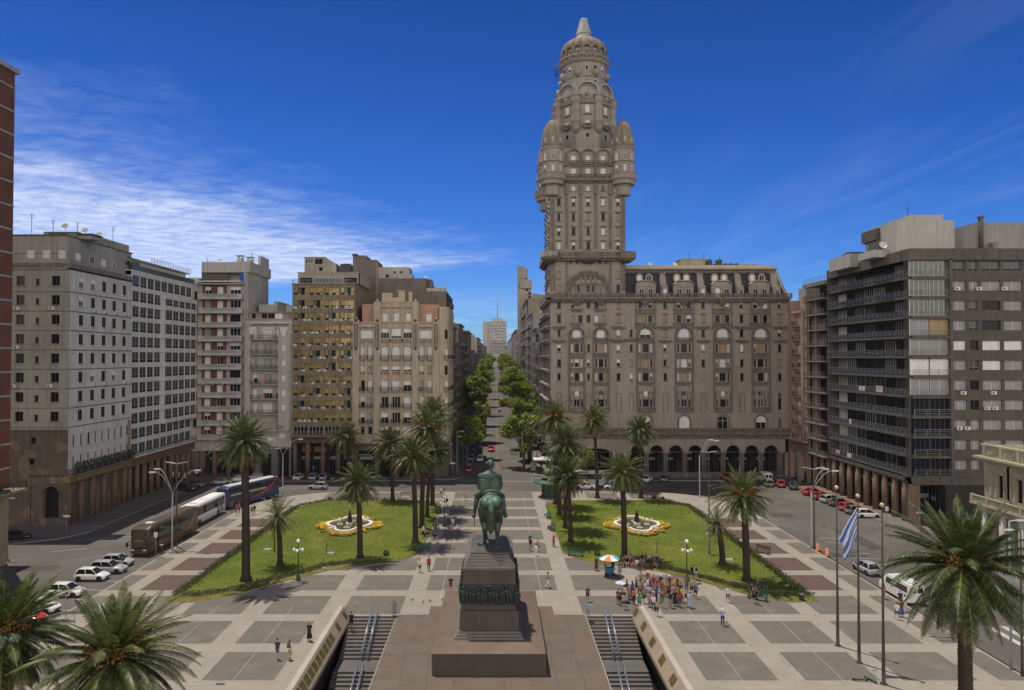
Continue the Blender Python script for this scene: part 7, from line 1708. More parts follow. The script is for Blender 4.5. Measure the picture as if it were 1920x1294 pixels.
# ------------------------------------------------------------------ hedges, flower beds, fountains
M_hedge = leafmat('hedge_leaves', [(0.030,0.045,0.014),(0.065,0.085,0.025),(0.12,0.13,0.045),(0.19,0.17,0.09)], 0.6, 0.2, 1.2)
def hedge(name, label, pts, w_, h, n):
 o = thing(name, label, 'hedge', (pts[0][0], pts[0][1], 0)); b = MB(); rr_ = random.Random(int(pts[0][0]*3)); tot = sum((Vector(q)-Vector(p)).length for p, q in zip(pts, pts[1:]))
 for p, q in zip(pts, pts[1:]):
  p, q = Vector(p), Vector(q); k = int(n*(q-p).length/tot); nn = Vector((-(q-p).y, (q-p).x)).normalized()
  for i in range(k):
   c = p.lerp(q, rr_.random())+nn*rr_.gauss(0, w_*.3)
   hh = h*(.55+.45*noise.noise(Vector((c.x*1.3, c.y*1.3, 0)))+rr_.uniform(-.1, .3))
   z = .07+abs(hh)*rr_.random(); s_ = rr_.uniform(.08, .16); a = rr_.uniform(0, 2*pi)
   b.poly([(c.x-s_*cos(a), c.y-s_*sin(a), z), (c.x+s_*.5, c.y, z+s_*.4), (c.x+s_*cos(a), c.y+s_*sin(a), z+s_*.2), (c.x, c.y+s_*.3, z+s_*1.7)])
 b.build('foliage', M_hedge, o)
for sgn, sd_ in ((-1, 'left'), (1, 'right')):
 Q = [(CX+sgn*x, y) for x, y in LAWN_F]
 outer = [(CX+sgn*36.2, 78.6), (CX+sgn*36.1, 102), (CX+sgn*36.0, 124.6)]; hedge('hedge', 'low bushy hedge along the outer side of the %s lawn' % sd_, outer, 1.0, .5, 4600)
 front = [(CX+sgn*35.6, 78.9), (CX+sgn*33.3, 79.0), (CX+sgn*29.6, 81.5), (CX+sgn*25.4, 86.1), (CX+sgn*21.4, 90.2), (CX+sgn*15.5, 93.0)]; hedge('hedge', 'row of low shrubs along the curved front of the %s lawn' % sd_, front, .6, .55, 3000)
 back = [(CX+sgn*31.5, 131.2), (CX+sgn*36.1, 125.4)] if sgn > 0 else [(CX-20, 131.4), (CX-31.5, 131.2), (CX-36.1, 125.4)]; hedge('hedge', 'short row of small shrubs at the far corner of the %s lawn' % sd_, back, .6, .5, 900)
M_marble = mat('white_fountain_stone', (0.66, 0.63, 0.59), 0.6, var=0.15, vscale=1.0)
M_water = mat('greenish_water', (0.085, 0.085, 0.022), 0.08, var=0.5, vscale=0.6, col2=(0.05, 0.06, 0.015), spec=0.5)
M_flow = leafmat('yellow_flowers', [(0.09,0.12,0.02),(0.62,0.40,0.015),(0.75,0.50,0.02),(0.60,0.36,0.02)], 0.7, 0.2, 1.0)
M_flowr = leafmat('russet_flowers', [(0.05,0.08,0.02),(0.16,0.07,0.02),(0.33,0.20,0.03)], 0.7, 0.2, 1.0)
def mixti(rx, ry, k=1.0, n=10):
 """mixtilinear outline: lobes on the four sides between four pointed corners"""
 P_ = []; a, c = rx*.70, ry*.66
 for (cx_, cy_, r1, r2, a0) in ((rx*.55, 0, rx*.45, ry*.42, -90), (0, ry*.55, rx*.48, ry*.45, 0), (-rx*.55, 0, rx*.45, ry*.42, 90), (0, -ry*.55, rx*.48, ry*.45, 180)):
  arc = [(cx_+r1*cos(radians(a0+180*i/n)), cy_+r2*sin(radians(a0+180*i/n))) for i in range(n+1)]; P_ += arc
  q = a0+180
  sx_ = 1 if a0 in (-90, 180) else -1; sy_ = 1 if a0 in (-90, 0) else -1
  P_.append((sx_*a*1.04, sy_*c*1.06))
 return [(x*k, y*k) for x, y in P_]
def fountain(cx_, cy_, sd_, desc):
 out = [(cx_+x, cy_+y) for x, y in mixti(3.75, 5.2)]; inn = [(cx_+x*.86, cy_+y*.89) for x, y in mixti(3.75, 5.2)]
 t = thing('fountain', desc, 'fountain', (cx_, cy_, .07), 'fountains of the square'); b = MB(); n = len(out)
 for i in range(n):
  j = (i+1) % n; o0, o1, i0, i1 = out[i], out[j], inn[i], inn[j]
  b.poly([(o0[0],o0[1],.0),(o1[0],o1[1],.0),(o1[0],o1[1],.62),(o0[0],o0[1],.62)]); b.poly([(o0[0],o0[1],.62),(o1[0],o1[1],.62),(i1[0],i1[1],.62),(i0[0],i0[1],.62)]); b.poly([(i1[0],i1[1],.2),(i0[0],i0[1],.2),(i0[0],i0[1],.62),(i1[0],i1[1],.62)])
 b.build('basin', M_marble, t)
 b = MB(); b.poly([(x, y, .38) for x, y in inn]); b.build('water', M_water, t)
 b = MB()
 for dx, dy in ((-1.6, 0), (1.6, 0), (0, -2.2), (0, 2.2)): b.lathe([(.42, .36), (.5, .42), (.42, .46), (.36, .42), (.42, .36)], cx_+dx, cy_+dy, 12, cap=False)
 b.build('planting_ring', M_marble, t)
 b = MB(); b.box(cx_-.5, cy_-.5, .3, cx_+.5, cy_+.5, .7); b.build('pedestal', M_marble, t)
 b = MB()
 for k in range(3):
  a = 2*pi*k/3+.4; capsule(b, (cx_+.28*cos(a), cy_+.28*sin(a), .8), (cx_+.2*cos(a), cy_+.2*sin(a), 1.6), .2, .16, 8); ell(b, (cx_+.22*cos(a), cy_+.22*sin(a), 1.9), .13, .13, .16, 8); capsule(b, (cx_+.3*cos(a), cy_+.3*sin(a), 1.6), (cx_+.1*cos(a+.6), cy_+.1*sin(a+.6), 2.35), .07, .05, 6)
 capsule(b, (cx_, cy_, .7), (cx_, cy_, 2.3), .22, .12, 8); ell(b, (cx_, cy_, 2.45), .32, .32, .1, 10); capsule(b, (cx_, cy_, 2.4), (cx_, cy_, 2.9), .07, .03, 6)
 remeshed(b, 'bronze_figures', mat('fountain_bronze', (0.035, 0.033, 0.028), 0.5, metal=.3), .06, t, 1)
 b = MB(); b.tube([(cx_, cy_, 2.9), (cx_, cy_, 3.5), (cx_+.06, cy_, 3.9)], [.03, .02, .01], 5); b.build('water_jet', mat('water_spray', (0.7, 0.72, 0.75), 0.3), t)
 bed = [(cx_+x, cy_+y) for x, y in mixti(5.4, 6.7, 1.0, 10)]; rr_ = random.Random(int(cx_)); f1 = MB()
 k = 0
 while k < 9000:
  x, y = cx_+rr_.uniform(-6, 6), cy_+rr_.uniform(-7.6, 7.6); k += 1
  if not in_poly(x, y, bed) or in_poly(x, y, out): continue
  nz = noise.noise(Vector((x*.9, y*.9, 1))); edge = not in_poly(cx_+(x-cx_)*1.13, cy_+(y-cy_)*1.13, bed)
  s_ = rr_.uniform(.1, .17); z = rr_.uniform(.12, .38); a = rr_.uniform(0, 2*pi); u, v = s_*cos(a), s_*sin(a)
  f1.poly([(x-u, y-v, z), (x+v, y-u, z+.02), (x+u, y+v, z+.05), (x-v, y+u, z+.08)], 1 if (edge and y < cy_-1 or nz > .35) and rr_.random() < .75 else 0)
 o = f1.build('flower_bed', [M_flow, M_flowr]); tag(o, 'yellow and russet flower bed round the %s fountain' % sd_, 'flower bed', None, 'stuff')
fx_, fy_ = G(657, 985); fountain(CX-23.3, 111.5, 'left', 'white quatrefoil fountain with dark bronze figures on the left lawn'); fountain(CX+23.4, 111.5, 'right', 'white quatrefoil fountain with a rising jet on the right lawn')
# saplings and small bushes
def sapling(x, y, h, label):
 t = thing('sapling', label, 'sapling', (x, y, .07)); b = MB(); rr_ = random.Random(int(x)); b.tube([(x, y, 0), (x+.05, y, h*.6), (x, y, h)], [.05, .035, .01], 5)
 for i in range(9): z = h*(.35+.07*i); a = rr_.uniform(0, 6); b.tube([(x, y, z), (x+.5*cos(a), y+.5*sin(a), z+.45)], [.02, .008], 4)
 b.build('branches', M_bark, t)
sapling(*G(612, 1040), 2.3, 'thin bare sapling on the left lawn below the fountain'); sapling(*G(1231, 1038), 2.2, 'thin bare sapling on the right lawn below the fountain')
def bush(px, py, r, label):
 x, y = G(px, py); t = thing('bush', label, 'bush', (x, y, .07)); b = MB(); leafball(b, x, y, r*.8, r, r, 260, .13, R); b.build('foliage', M_bush, t)
bush(724, 1042, .42, 'small round bush near the front right corner of the left lawn'); bush(618, 938, .35, 'small round bush at the far edge of the left lawn'); bush(475, 1012, .4, 'small round bush at the hedge by the tallest palm'); bush(1120, 1042, .4, 'small round bush near the umbrella on the right lawn'); bush(1226, 936, .4, 'small round bush at the far edge of the right lawn'); bush(1243, 937, .3, 'tiny clump of shrub at the far edge of the right lawn')
# ------------------------------------------------------------------ vehicles
def paint(name, col, rough=0.3, metal=0.0): return mat(name, col, rough, metal, coat=0.6, spec=0.5)
PAINT = {k: paint('paint_'+k, c) for k, c in dict(white=(.62,.62,.60), silver=(.33,.34,.36), grey=(.13,.13,.13), black=(.02,.02,.022), red=(.36,.02,.02), blue=(.02,.05,.15), brown=(.10,.075,.05), bright=(.48,.03,.02), dark=(.05,.045,.05), lilac=(.36,.35,.42), yellow=(.62,.36,.02)).items()}
M_cg = mat('car_glass', (0.012, 0.014, 0.018), 0.06, spec=0.6)
M_tyre = mat('tyre', (0.02, 0.02, 0.02), 0.8); M_rim = mat('rim', (0.35, 0.35, 0.36), 0.35, metal=0.7)
M_hl = mat('headlight', (0.6, 0.6, 0.6), 0.15, spec=0.6); M_tl = mat('taillight', (0.25, 0.01, 0.01), 0.3); M_plate = mat('number_plate', (0.5, 0.5, 0.48), 0.5); M_trim = mat('black_trim', (0.02, 0.02, 0.02), 0.6)
KINDS = {
 'hatch': (3.9, .84, .92, 1.48, -1.78, .95, -1.45, .25, .78, .90), 'sedan': (4.5, .87, .90, 1.44, -1.62, 1.0, -.95, .20, .76, .98), 'suv': (4.4, .90, 1.02, 1.66, -2.05, 1.0, -1.75, .40, .92, 1.0), 'estate': (4.4, .86, .92, 1.50, -2.02, 1.0, -1.75, .25, .78, .92)}
VM = {}
def vmesh(key, b, mats):
 me = bpy.data.meshes.new(key.split('/')[0]); me.from_pydata(b.v, [], b.f)
 for q in mats: me.materials.append(q)
 me.polygons.foreach_set('material_index', b.m); me.polygons.foreach_set('use_smooth', [i in b.smooth for i in range(len(b.f))]); me.update(); VM[key] = me; return me
def wheel_meshes(r, w_):
 k = 'wheel/%.2f' % r
 if k not in VM:
  M_ = Matrix.Rotation(pi/2, 4, 'X'); b = MB(M_); b.lathe([(r*.62, -w_/2), (r*.96, -w_/2), (r, -w_/4), (r, w_/4), (r*.96, w_/2), (r*.62, w_/2)], n=18); vmesh(k, b, [M_tyre])
  b = MB(M_); b.lathe([(.04, -w_/2-.01), (r*.2, -w_/2-.02), (r*.6, -w_/2+.02), (r*.62, w_/2-.02), (.04, w_/2-.01)], n=14)
  for i in range(5): a = 2*pi*i/5; b.box(r*.35*cos(a)-.05, r*.35*sin(a)-.05, -w_/2-.03, r*.35*cos(a)+.05, r*.35*sin(a)+.05, w_/2+.03, 1)
  vmesh('rim/%.2f' % r, b, [M_rim, M_trim])
 return VM[k], VM['rim/%.2f' % r]
def add_wheels(t, L_, hw, r, xs, rz, o, w_=.22):
 tm, rm = wheel_meshes(r, w_); c_, s_ = cos(rz), sin(rz)
 for x in xs:
  for y in (-hw+w_*.42, hw-w_*.42):
   w1 = inst(tm, None, (x, y, r), 0, 'wheel'); w1.parent = t; w2 = inst(rm, None, (0, 0, 0), 0, 'rim'); w2.parent = w1
def part(t, me, name, loc=(0, 0, 0), rz=0): c = inst(me, None, loc, rz, name); c.parent = t; return c
def car_body(kind):
 L_, hw, zb, zr, xr0, xf0, xr1, xf1, zh, zt = KINDS[kind]; h = L_/2; b = MB()
 st = [(-h, .72, .34, zt-.18), (-h+.06, .90, .24, zt-.05), (-h+.3, .97, .22, zt), (xr0 if xr0 > -h+.4 else -h+.5, 1, .22, zb), (-.3, 1, .20, zb+.01), (xf0, .99, .20, zb-.01), (h-.45, .95, .22, zh), (h-.14, .86, .24, zh-.12), (h, .66, .32, zh-.26)]
 rs = []
 for x, kx, z0, z1 in st:
  w_ = hw*kx; rs.append([(x, -w_*.9, z0), (x, -w_, z0+.16), (x, -w_*1.0, z0+(z1-z0)*.62), (x, -w_*.955, z1-.03), (x, -w_*.72, z1), (x, 0, z1+.025), (x, w_*.72, z1), (x, w_*.955, z1-.03), (x, w_, z0+(z1-z0)*.62), (x, w_, z0+.16), (x, w_*.9, z0)])
 b.rings(rs, 0, True, True, True, True)
 a0, a1 = hw*.90, hw*.70
 q = []
 for x, z in ((xr1-.03, zr-.04), (xr1+.15, zr), ((xr1+xf1)/2, zr+.03), (xf1-.12, zr), (xf1+.03, zr-.04)): q.append([(x, -a1-.01, z-.03), (x, -a1*.6, z+.01), (x, 0, z+.02), (x, a1*.6, z+.01), (x, a1+.01, z-.03)])
 b.rings(q, 0, False, False, False, True)
 for s in (-1, 1):
  for xa, xb, r in ((xf0-.02, xf1, .035), (xr0+.05, xr1+.02, .07), ((xf0+xr0)/2+.05, (xf1+xr1)/2, .035)): b.tube([(xa, s*a0, zb-.02), (xb, s*a1*1.01, zr-.03)], r, 5)
 for x in (-h*.64, h*.66):
  for s in (-1, 1): b.poly([(x+.37*cos(pi*j/8), s*(hw+.006), .33+.37*sin(pi*j/8)) for j in range(9)], 1)
 b.box(-h-.01, -hw*.6, .3, -h+.05, hw*.6, .42, 1); b.box(h-.04, -hw*.5, .32, h+.012, hw*.5, .5, 1)
 vmesh(kind+'_body', b, [PAINT['white'], M_trim])
 e = .012
 def quad(pts, nm): q = MB(); q.poly(pts); vmesh(kind+nm, q, [M_cg])
 quad([(xf0+e, -a0*.95, zb), (xf0+e, a0*.95, zb), (xf1+e, a1*.95, zr-.05), (xf1+e, -a1*.95, zr-.05)], '_windscreen')
 quad([(xr0-e, a0*.9, zb+.02), (xr0-e, -a0*.9, zb+.02), (xr1-e, -a1*.92, zr-.07), (xr1-e, a1*.92, zr-.07)], '_rear')
 for s in (-1, 1):
  q = MB(); pts = [(xr0+.1, s*a0, zb), (xf0-.06, s*a0, zb), (xf1-.03, s*a1, zr-.06), (xr1+.08, s*a1, zr-.06)]; q.poly(pts if s < 0 else pts[::-1]); vmesh(kind+'_side%d' % s, q, [M_cg])
 q = MB(); q.box(-.02, -.17, -.07, .03, .17, .07); vmesh('hl', q, [M_hl]); q = MB(); q.box(-.03, -.14, -.1, .02, .14, .1); vmesh('tl', q, [M_tl]); q = MB(); q.box(-.01, -.22, -.06, .01, .22, .06); vmesh('pl', q, [M_plate]); q = MB(); q.box(-.05, -.09, -.06, .08, .09, .06); vmesh('mir', q, [M_trim])
for k_ in KINDS: car_body(k_)
def car(kind, col, px, py, deg, label, z=RZ, taxi=False, pos=None, name='parked_car'):
 x, y = pos if pos else G(px, py, z)
 if y > 165: z = gz(y)+RZ
 t = thing(name, label, 'taxi' if taxi else 'car', (x, y, z), 'cars and taxis round the square', radians(deg))
 L_, hw, zb, zr, xr0, xf0, xr1, xf1, zh, zt = KINDS[kind]; h = L_/2
 o = part(t, VM[kind+'_body'], 'body'); o.material_slots[0].link = 'OBJECT'; o.material_slots[0].material = PAINT[col]
 part(t, VM[kind+'_windscreen'], 'windscreen'); part(t, VM[kind+'_rear'], 'rear_window')
 for s in (-1, 1):
  part(t, VM[kind+'_side%d' % s], 'side_window'); part(t, VM['hl'], 'headlight', (h-.1, s*hw*.62, zh-.2), s*.5); part(t, VM['tl'], 'taillight', (-h+.05, s*hw*.68, zt-.25), s*-.4); part(t, VM['mir'], 'wing_mirror', (xf0-.25, s*(hw+.08), zb+.05))
 part(t, VM['pl'], 'number_plate', (-h-.01, 0, .55))
 add_wheels(t, L_, hw, .32, (-h*.64, h*.66), 0, None)
 if taxi:
  if 'troof' not in VM: q = MB(); q.box(-1.35, -.6, 1.455, .2, .6, 1.48, 0); q.box(-.35, -.3, 1.5, -.1, .3, 1.62, 0); vmesh('troof', q, [PAINT['yellow']])
  part(t, VM['troof'], 'yellow_roof', (0, 0, zr-1.42))
 return t
# parked along the left of the square
car('hatch', 'silver', 221, 1060, 2, 'silver estate, farthest of the cars parked below the brown coach')
car('estate', 'silver', 204, 1073, 0, 'silver car between two others in the row below the brown coach')
car('hatch', 'white', 173, 1087, 0, 'white hatchback with dark sunroof, third in the row below the brown coach')
car('hatch', 'white', 125, 1117, -3, 'small white two door hatchback with a gap on both sides')
car('sedan', 'white', 72, 1147, -5, 'white saloon partly behind the bottom left palm fronds')
car('hatch', 'red', 50, 1168, -5, 'dark red car under the bottom left palm')
car('sedan', 'black', 26, 1012, 12, 'black car at the street corner by the brick building')
car('suv', 'black', 349, 921, -10, 'black car in the shade of the left arcade'); car('sedan', 'grey', 366, 913, -15, 'grey car beyond the black one by the left arcade')
car('sedan', 'silver', 415, 908, 190, 'silver saloon parked on the red pavement behind the blue coach'); car('hatch', 'white', 446, 903, 195, 'white hatchback beside the silver saloon behind the blue coach'); car('hatch', 'silver', 478, 899, 195, 'pale car half hidden by the tallest palm trunk')
car('sedan', 'white', 560, 899, 88, 'white saloon parked facing the gold windowed office'); car('hatch', 'lilac', 588, 899, 90, 'lilac silver hatchback parked second before the gold windowed office'); car('hatch', 'silver', 608, 899, 90, 'silver hatchback parked third before the gold windowed office'); car('sedan', 'black', 626, 899, 90, 'black car, last of the row before the gold windowed office')
car('hatch', 'silver', 596, 917, 176, 'silver hatchback driving across the open road left of the square', name='moving_car')
# avenue
car('hatch', 'bright', 921, 849, -90, 'bright red car driving down the avenue towards the square', name='moving_car')
car('estate', 'white', 900, 866, 90, 'white taxi with orange yellow roof on the avenue', taxi=True, name='taxi')
for i, (px, py, c, l) in enumerate(((889, 848, 'blue', 'dark blue car, farthest of the row parked at the avenue corner'), (886, 856, 'blue', 'blue car, second farthest of the row at the avenue corner'), (884, 865, 'grey', 'grey blue car in the middle of the row at the avenue corner'), (882, 874, 'dark', 'dark car before the red one at the avenue corner'), (880, 884, 'red', 'red car, nearest of the row parked at the avenue corner'))): car('hatch', c, px, py, 86, l)
for px, py, Y, c, l, k in ((937, 775, 318, 'white', 'white car driving up the avenue behind the bus', 'hatch'), (938, 735, 455, 'black', 'black car far up the avenue', 'sedan'), (937, 722, 540, 'grey', 'grey car farther up the avenue', 'sedan'), (935, 700, 700, 'white', 'pale car near the top of the avenue', 'hatch'), (927, 715, 620, 'dark', 'dark car coming down far up the avenue', 'sedan')): car(k, c, 0, 0, 90 if px > 930 else -90, l, pos=(PY(px, py, Y)[0]*.9, Y), name='moving_car')
# right side
car('sedan', 'white', 1096, 917, 180, 'white taxi with yellow roof behind the palm row', taxi=True, name='taxi'); car('hatch', 'white', 1149, 917, 180, 'white taxi with yellow roof right of the slim tall palm', taxi=True, name='taxi')
car('sedan', 'black', 1124, 911, 180, 'black car between the two taxis'); car('hatch', 'white', 1214, 903, 60, 'white car behind the palm before the palace arcade'); car('hatch', 'grey', 1247, 902, 65, 'dark grey car parked alone in the palace shade')
car('suv', 'red', 1364, 901, 100, 'dark red car parked at the palace railing left of the fruiting palm'); car('hatch', 'white', 1381, 901, 95, 'white car behind the fruiting palm crown'); car('hatch', 'blue', 1411, 901, 95, 'blue car in the shade next to the white van')
car('estate', 'grey', 1439, 911, 85, 'olive grey car in front of the white van'); car('hatch', 'red', 1463, 912, 75, 'red hatchback seen from behind at the far right bend'); car('sedan', 'dark', 1487, 916, 70, 'black car beside the red hatchback at the far right bend')
for px, py, k, c, l in ((1524, 928, 'sedan', 'red', 'dark red saloon, first of the angled row by the brown columns'), (1541, 936, 'sedan', 'red', 'second dark red car of the angled row by the brown columns'), (1558, 942, 'estate', 'silver', 'silver estate of the angled row by the brown columns'), (1574, 948, 'sedan', 'brown', 'brown grey saloon of the angled row by the brown columns'), (1592, 957, 'hatch', 'bright', 'bright red hatchback of the angled row by the brown columns'), (1604, 963, 'hatch', 'grey', 'dark grey hatchback between a red and a white car'), (1626, 970, 'hatch', 'white', 'white hatchback, nearest of the angled row by the brown columns')): car(k, c, px, py, 18 if px < 1620 else -4, l)
car('hatch', 'silver', 1624, 1073, 94, 'silver hatchback parked at the kerb behind the flagpoles')
# coaches and vans
def coach(pos, deg, L_, H_, cols, label, kind, writing=None):
 t = thing('coach', label, 'coach', (pos[0], pos[1], RZ), 'coaches', radians(deg)); h = L_/2; hw = 1.27
 body, low, roof = cols
 b = MB(); rs = []
 for x, k, z1 in ((-h, .93, H_-.15), (-h+.12, 1, H_), (h-1.1, 1, H_), (h-.25, .97, H_-.30), (h, .88, H_-1.1 if kind != 'single' else H_-.7)):
  w_ = hw*k; rs.append([(x, -w_, .32), (x, -w_, z1-.22), (x, -w_+.10, z1-.05), (x, -w_+.3, z1), (x, w_-.3, z1), (x, w_-.10, z1-.05), (x, w_, z1-.22), (x, w_, .32)])
 b.rings(rs, 0, True, True, True, False)
 for s in (-1, 1):
  for q0, q1, z0, z1, mi in ((-h+.1, h-.4, .34, .8, 1),): b.poly([(q0, s*(hw+.008), z0), (q1, s*(hw+.008), z0), (q1, s*(hw+.008), z1), (q0, s*(hw+.008), z1)][::s], mi)
 b.box(h-.1, -hw*.86, .3, h+.05, hw*.86, .75, 0); b.box(-h+.4, -.95, H_+.0, h-1.3, .95, H_+.035, 2); b.build('body', [body, low, roof], None).parent = t
 def glass(z0, z1, xa, xb, nm='side_window'):
  n = max(1, int((xb-xa)/1.5))
  for s in (-1, 1):
   q = MB(); n_ = n
   q.poly([(xa, s*(hw+.012), z0), (xb, s*(hw+.012), z0), (xb, s*(hw+.012), z1), (xa, s*(hw+.012), z1)][::s]); q.build(nm, M_cg).parent = t
   q = MB();
   for i in range(1, n_): x = xa+(xb-xa)*i/n_; q.box(x-.03, s*(hw+.012), z0, x+.03, s*(hw+.02), z1)
   if q.v: q.build('window_pillars', M_trim).parent = t
 if kind == 'single': glass(1.6, H_-.45, -h+.4, h-.7)
 else: glass(H_-1.35, H_-.45, -h+.5, h-.9); glass(1.35, 2.15, -h*.3, h-.9)
 z0, z1 = (1.1, H_-.75) if kind == 'single' else (H_-1.75, H_-.5)
 def fr(z0, z1):
  q = MB(); a = h+.02
  q.poly([(a, -hw*.84, z0), (a, hw*.84, z0), (a-.12, hw*.84, z1), (a-.12, -hw*.84, z1)]); q.build('windscreen', M_cg).parent = t
 if kind == 'single': fr(1.15, H_-.78)
 else:
  fr(1.0, 2.0); q = MB(); x0 = h+.0; q.poly([(x0-.02+.02, -hw*.86, H_-1.75), (x0, hw*.86, H_-1.75), (x0-.02, hw*.88, H_-1.12), (x0-.02, -hw*.88, H_-1.12)]); q.poly([(x0, -hw*.88, H_-1.1), (x0, hw*.88, H_-1.1), (h-.24, hw*.93, H_-.36), (h-.24, -hw*.93, H_-.36)]); q.build('upper_windscreen', M_cg).parent = t
 for s in (-1, 1):
  q = MB(); q.box(h-.02, s*.85-.2, .78, h+.06, s*.85+.2, .98); q.build('headlight', M_hl).parent = t
  q = MB(); q.box(-h-.02, s*1.05-.12, 1.0, -h+.02, s*1.05+.12, 1.5); q.build('taillight', M_tl).parent = t
  q = MB(); q.tube([(h-.05, s*1.2, H_-1.9), (h+.35, s*1.5, H_-2.0)], .05, 5); q.box(h+.25, s*1.5-.12, H_-2.6, h+.4, s*1.5+.12, H_-2.0); q.build('mirror', M_trim).parent = t
 add_wheels(t, L_, hw, .5, (h-2.4, -h+2.6, -h+4.0) if kind != 'single' else (h-2.4, -h+3.0), 0, None, .32)
 q = MB(); q.box(h-3.0, -.5, H_+.03, h-2.2, .5, H_+.16); q.box(-.8, -.45, H_+.03, .2, .45, H_+.12) if kind == 'single' else None; q.build('roof_hatch', M_blind).parent = t
 return t
M_bb = mat('brown_coach_paint', (0.105, 0.085, 0.055), 0.3, metal=0.3, coat=0.5, var=0.35, vscale=0.35, col2=(0.055, 0.042, 0.035)); M_redlow = mat('red_skirt', (0.20, 0.035, 0.02), 0.35)
def sidefig(t, pts, m, name, hw=1.27, off=.02):
 for s in (-1, 1): q = MB(); q.poly([(x, s*(hw+off), z) for x, z in pts][::s]); q.build(name, m).parent = t
t = coach((-49.1, 102.2), -94, 14.0, 3.95, (M_bb, M_redlow, mat('coach_brown_roof', (0.07, 0.045, 0.042), 0.5)), 'brown double deck coach parked nearest along the left kerb', 'double')
m_or = mat('orange_swirl', (0.30, 0.13, 0.04), 0.35); sidefig(t, [(-6.6, 3.4), (-5.9, 3.3), (-4.6, 2.0), (-3.2, 1.1), (-4.4, 1.2), (-5.4, 2.0)], m_or, 'livery_swirl')
for txt, x, y, z, rot, sz in (('BUS', 3.6, 0, 4.0, (0, 0, pi/2), .8), ('BUS PARK', 7.0, 0, 2.12, (pi/2, 0, pi/2), .28)): o = lettering(txt, sz, mat('tan_letters', (0.40, 0.24, 0.13), 0.5), None, (x, y, z), rot); o.parent = t
t = coach((-49.9, 116.6), -92, 12.2, 3.45, (PAINT['white'], mat('pale_skirt', (0.45, 0.45, 0.45), 0.4), mat('coach_white_roof', (0.66, 0.66, 0.66), 0.5)), 'white coach with orange and blue stripes, second along the left kerb', 'single')
for x, c, nm in ((-3.2, (0.40, 0.16, 0.08), 'orange_stripe'), (-4.1, (0.10, 0.28, 0.36), 'light_blue_stripe'), (-4.9, (0.12, 0.14, 0.2), 'dark_stripe')): sidefig(t, [(x-.35, .5), (x+.25, .5), (x+.45, 1.6), (x-.15, 1.6)], mat(nm, c, 0.4), nm)
t = coach((-47.2, 130.8), -115, 13.6, 3.95, (mat('blue_coach_paint', (0.030, 0.038, 0.10), 0.3, coat=0.5), mat('grey_skirt', (0.03, 0.04, 0.13), 0.4), mat('coach_grey_roof', (0.42, 0.43, 0.42), 0.5)), 'blue double deck coach with red swoosh, farthest along the left kerb', 'double')
sidefig(t, [(-6.7, 3.9), (-6.2, 3.9), (-3.4, 1.9), (1.0, .9), (-3.6, 1.6)], mat('red_swoosh', (0.42, 0.03, 0.07), 0.35), 'red_swoosh'); sidefig(t, [(-2.8, 2.55), (5.6, 2.55), (5.6, 2.18), (-3.6, 2.18)], mat('beige_band', (0.30, 0.27, 0.22), 0.4), 'beige_band')
t = coach((PY(1112, 900, 147)[0], 147.2), 180, 11.5, 3.2, (PAINT['silver'], mat('pale_skirt', (0.45, 0.45, 0.45), 0.4), mat('coach_white_roof', (0.66, 0.66, 0.66), 0.5)), 'white city bus waiting in the palace shade behind the taxis', 'single')
t = coach((3.3, 350), 90, 11.0, 3.3, (mat('dark_bus', (0.10, 0.11, 0.12), 0.4), M_trim, mat('coach_white_roof', (0.66, 0.66, 0.66), 0.5)), 'city bus driving up the avenue between the trees', 'single'); t.location.z = gz(350)+RZ
def van(pos, deg, L_, label):
 t = thing('van', label, 'van', (pos[0], pos[1], RZ), 'white vans', radians(deg)); h = L_/2; hw = .95; H_ = 2.3
 b = MB(); rs = []
 for x, k, z1 in ((-h, .93, H_-.12), (-h+.1, 1, H_), (h-1.9, 1, H_), (h-1.5, .97, H_-.1), (h-.85, .96, 1.35), (h-.2, .92, 1.1), (h, .8, .85)): w_ = hw*k; rs.append([(x, -w_, .3), (x, -w_, z1*.6), (x, -w_*.9, z1-.04), (x, -w_*.7, z1), (x, w_*.7, z1), (x, w_*.9, z1-.04), (x, w_, z1*.6), (x, w_, .3)])
 b.rings(rs, 0, True, True, True, False); b.build('body', PAINT['white']).parent = t
 for s in (-1, 1):
  q = MB(); q.poly([(-h+.3, s*(hw+.008), 1.3), (h-1.6, s*(hw+.008), 1.3), (h-1.75, s*(hw*.93+.03), 1.95), (-h+.3, s*(hw*.93+.03), 1.95)][::s]); q.build('side_window', M_cg).parent = t
  q = MB(); q.box(-h-.02, s*.8-.08, 1.0, -h+.03, s*.8+.08, 1.5); q.build('taillight', M_tl).parent = t
  q = MB(); q.box(-h-.015, s*.38-.3, 1.35, -h+.02, s*.38+.3, 1.95); q.build('rear_window', M_cg).parent = t
 q = MB(); q.poly([(h-.83, -.8, 1.37), (h-.83, .8, 1.37), (h-1.47, .78, 2.15), (h-1.47, -.78, 2.15)]); q.build('windscreen', M_cg).parent = t
 q = MB(); q.box(-h+.4, -.6, H_, h-2.2, .6, H_+.12); q.build('roof_rack', mat('rack_white', (0.5, 0.5, 0.5), 0.5)).parent = t
 add_wheels(t, L_, hw, .34, (-h*.6, h*.62), 0, None, .24)
van((46.75, 79.4), 92, 5.9, 'white minibus parked at the kerb behind the third flagpole'); van(G(1434, 903), 88, 4.6, 'small white van seen from behind before the palace corner')
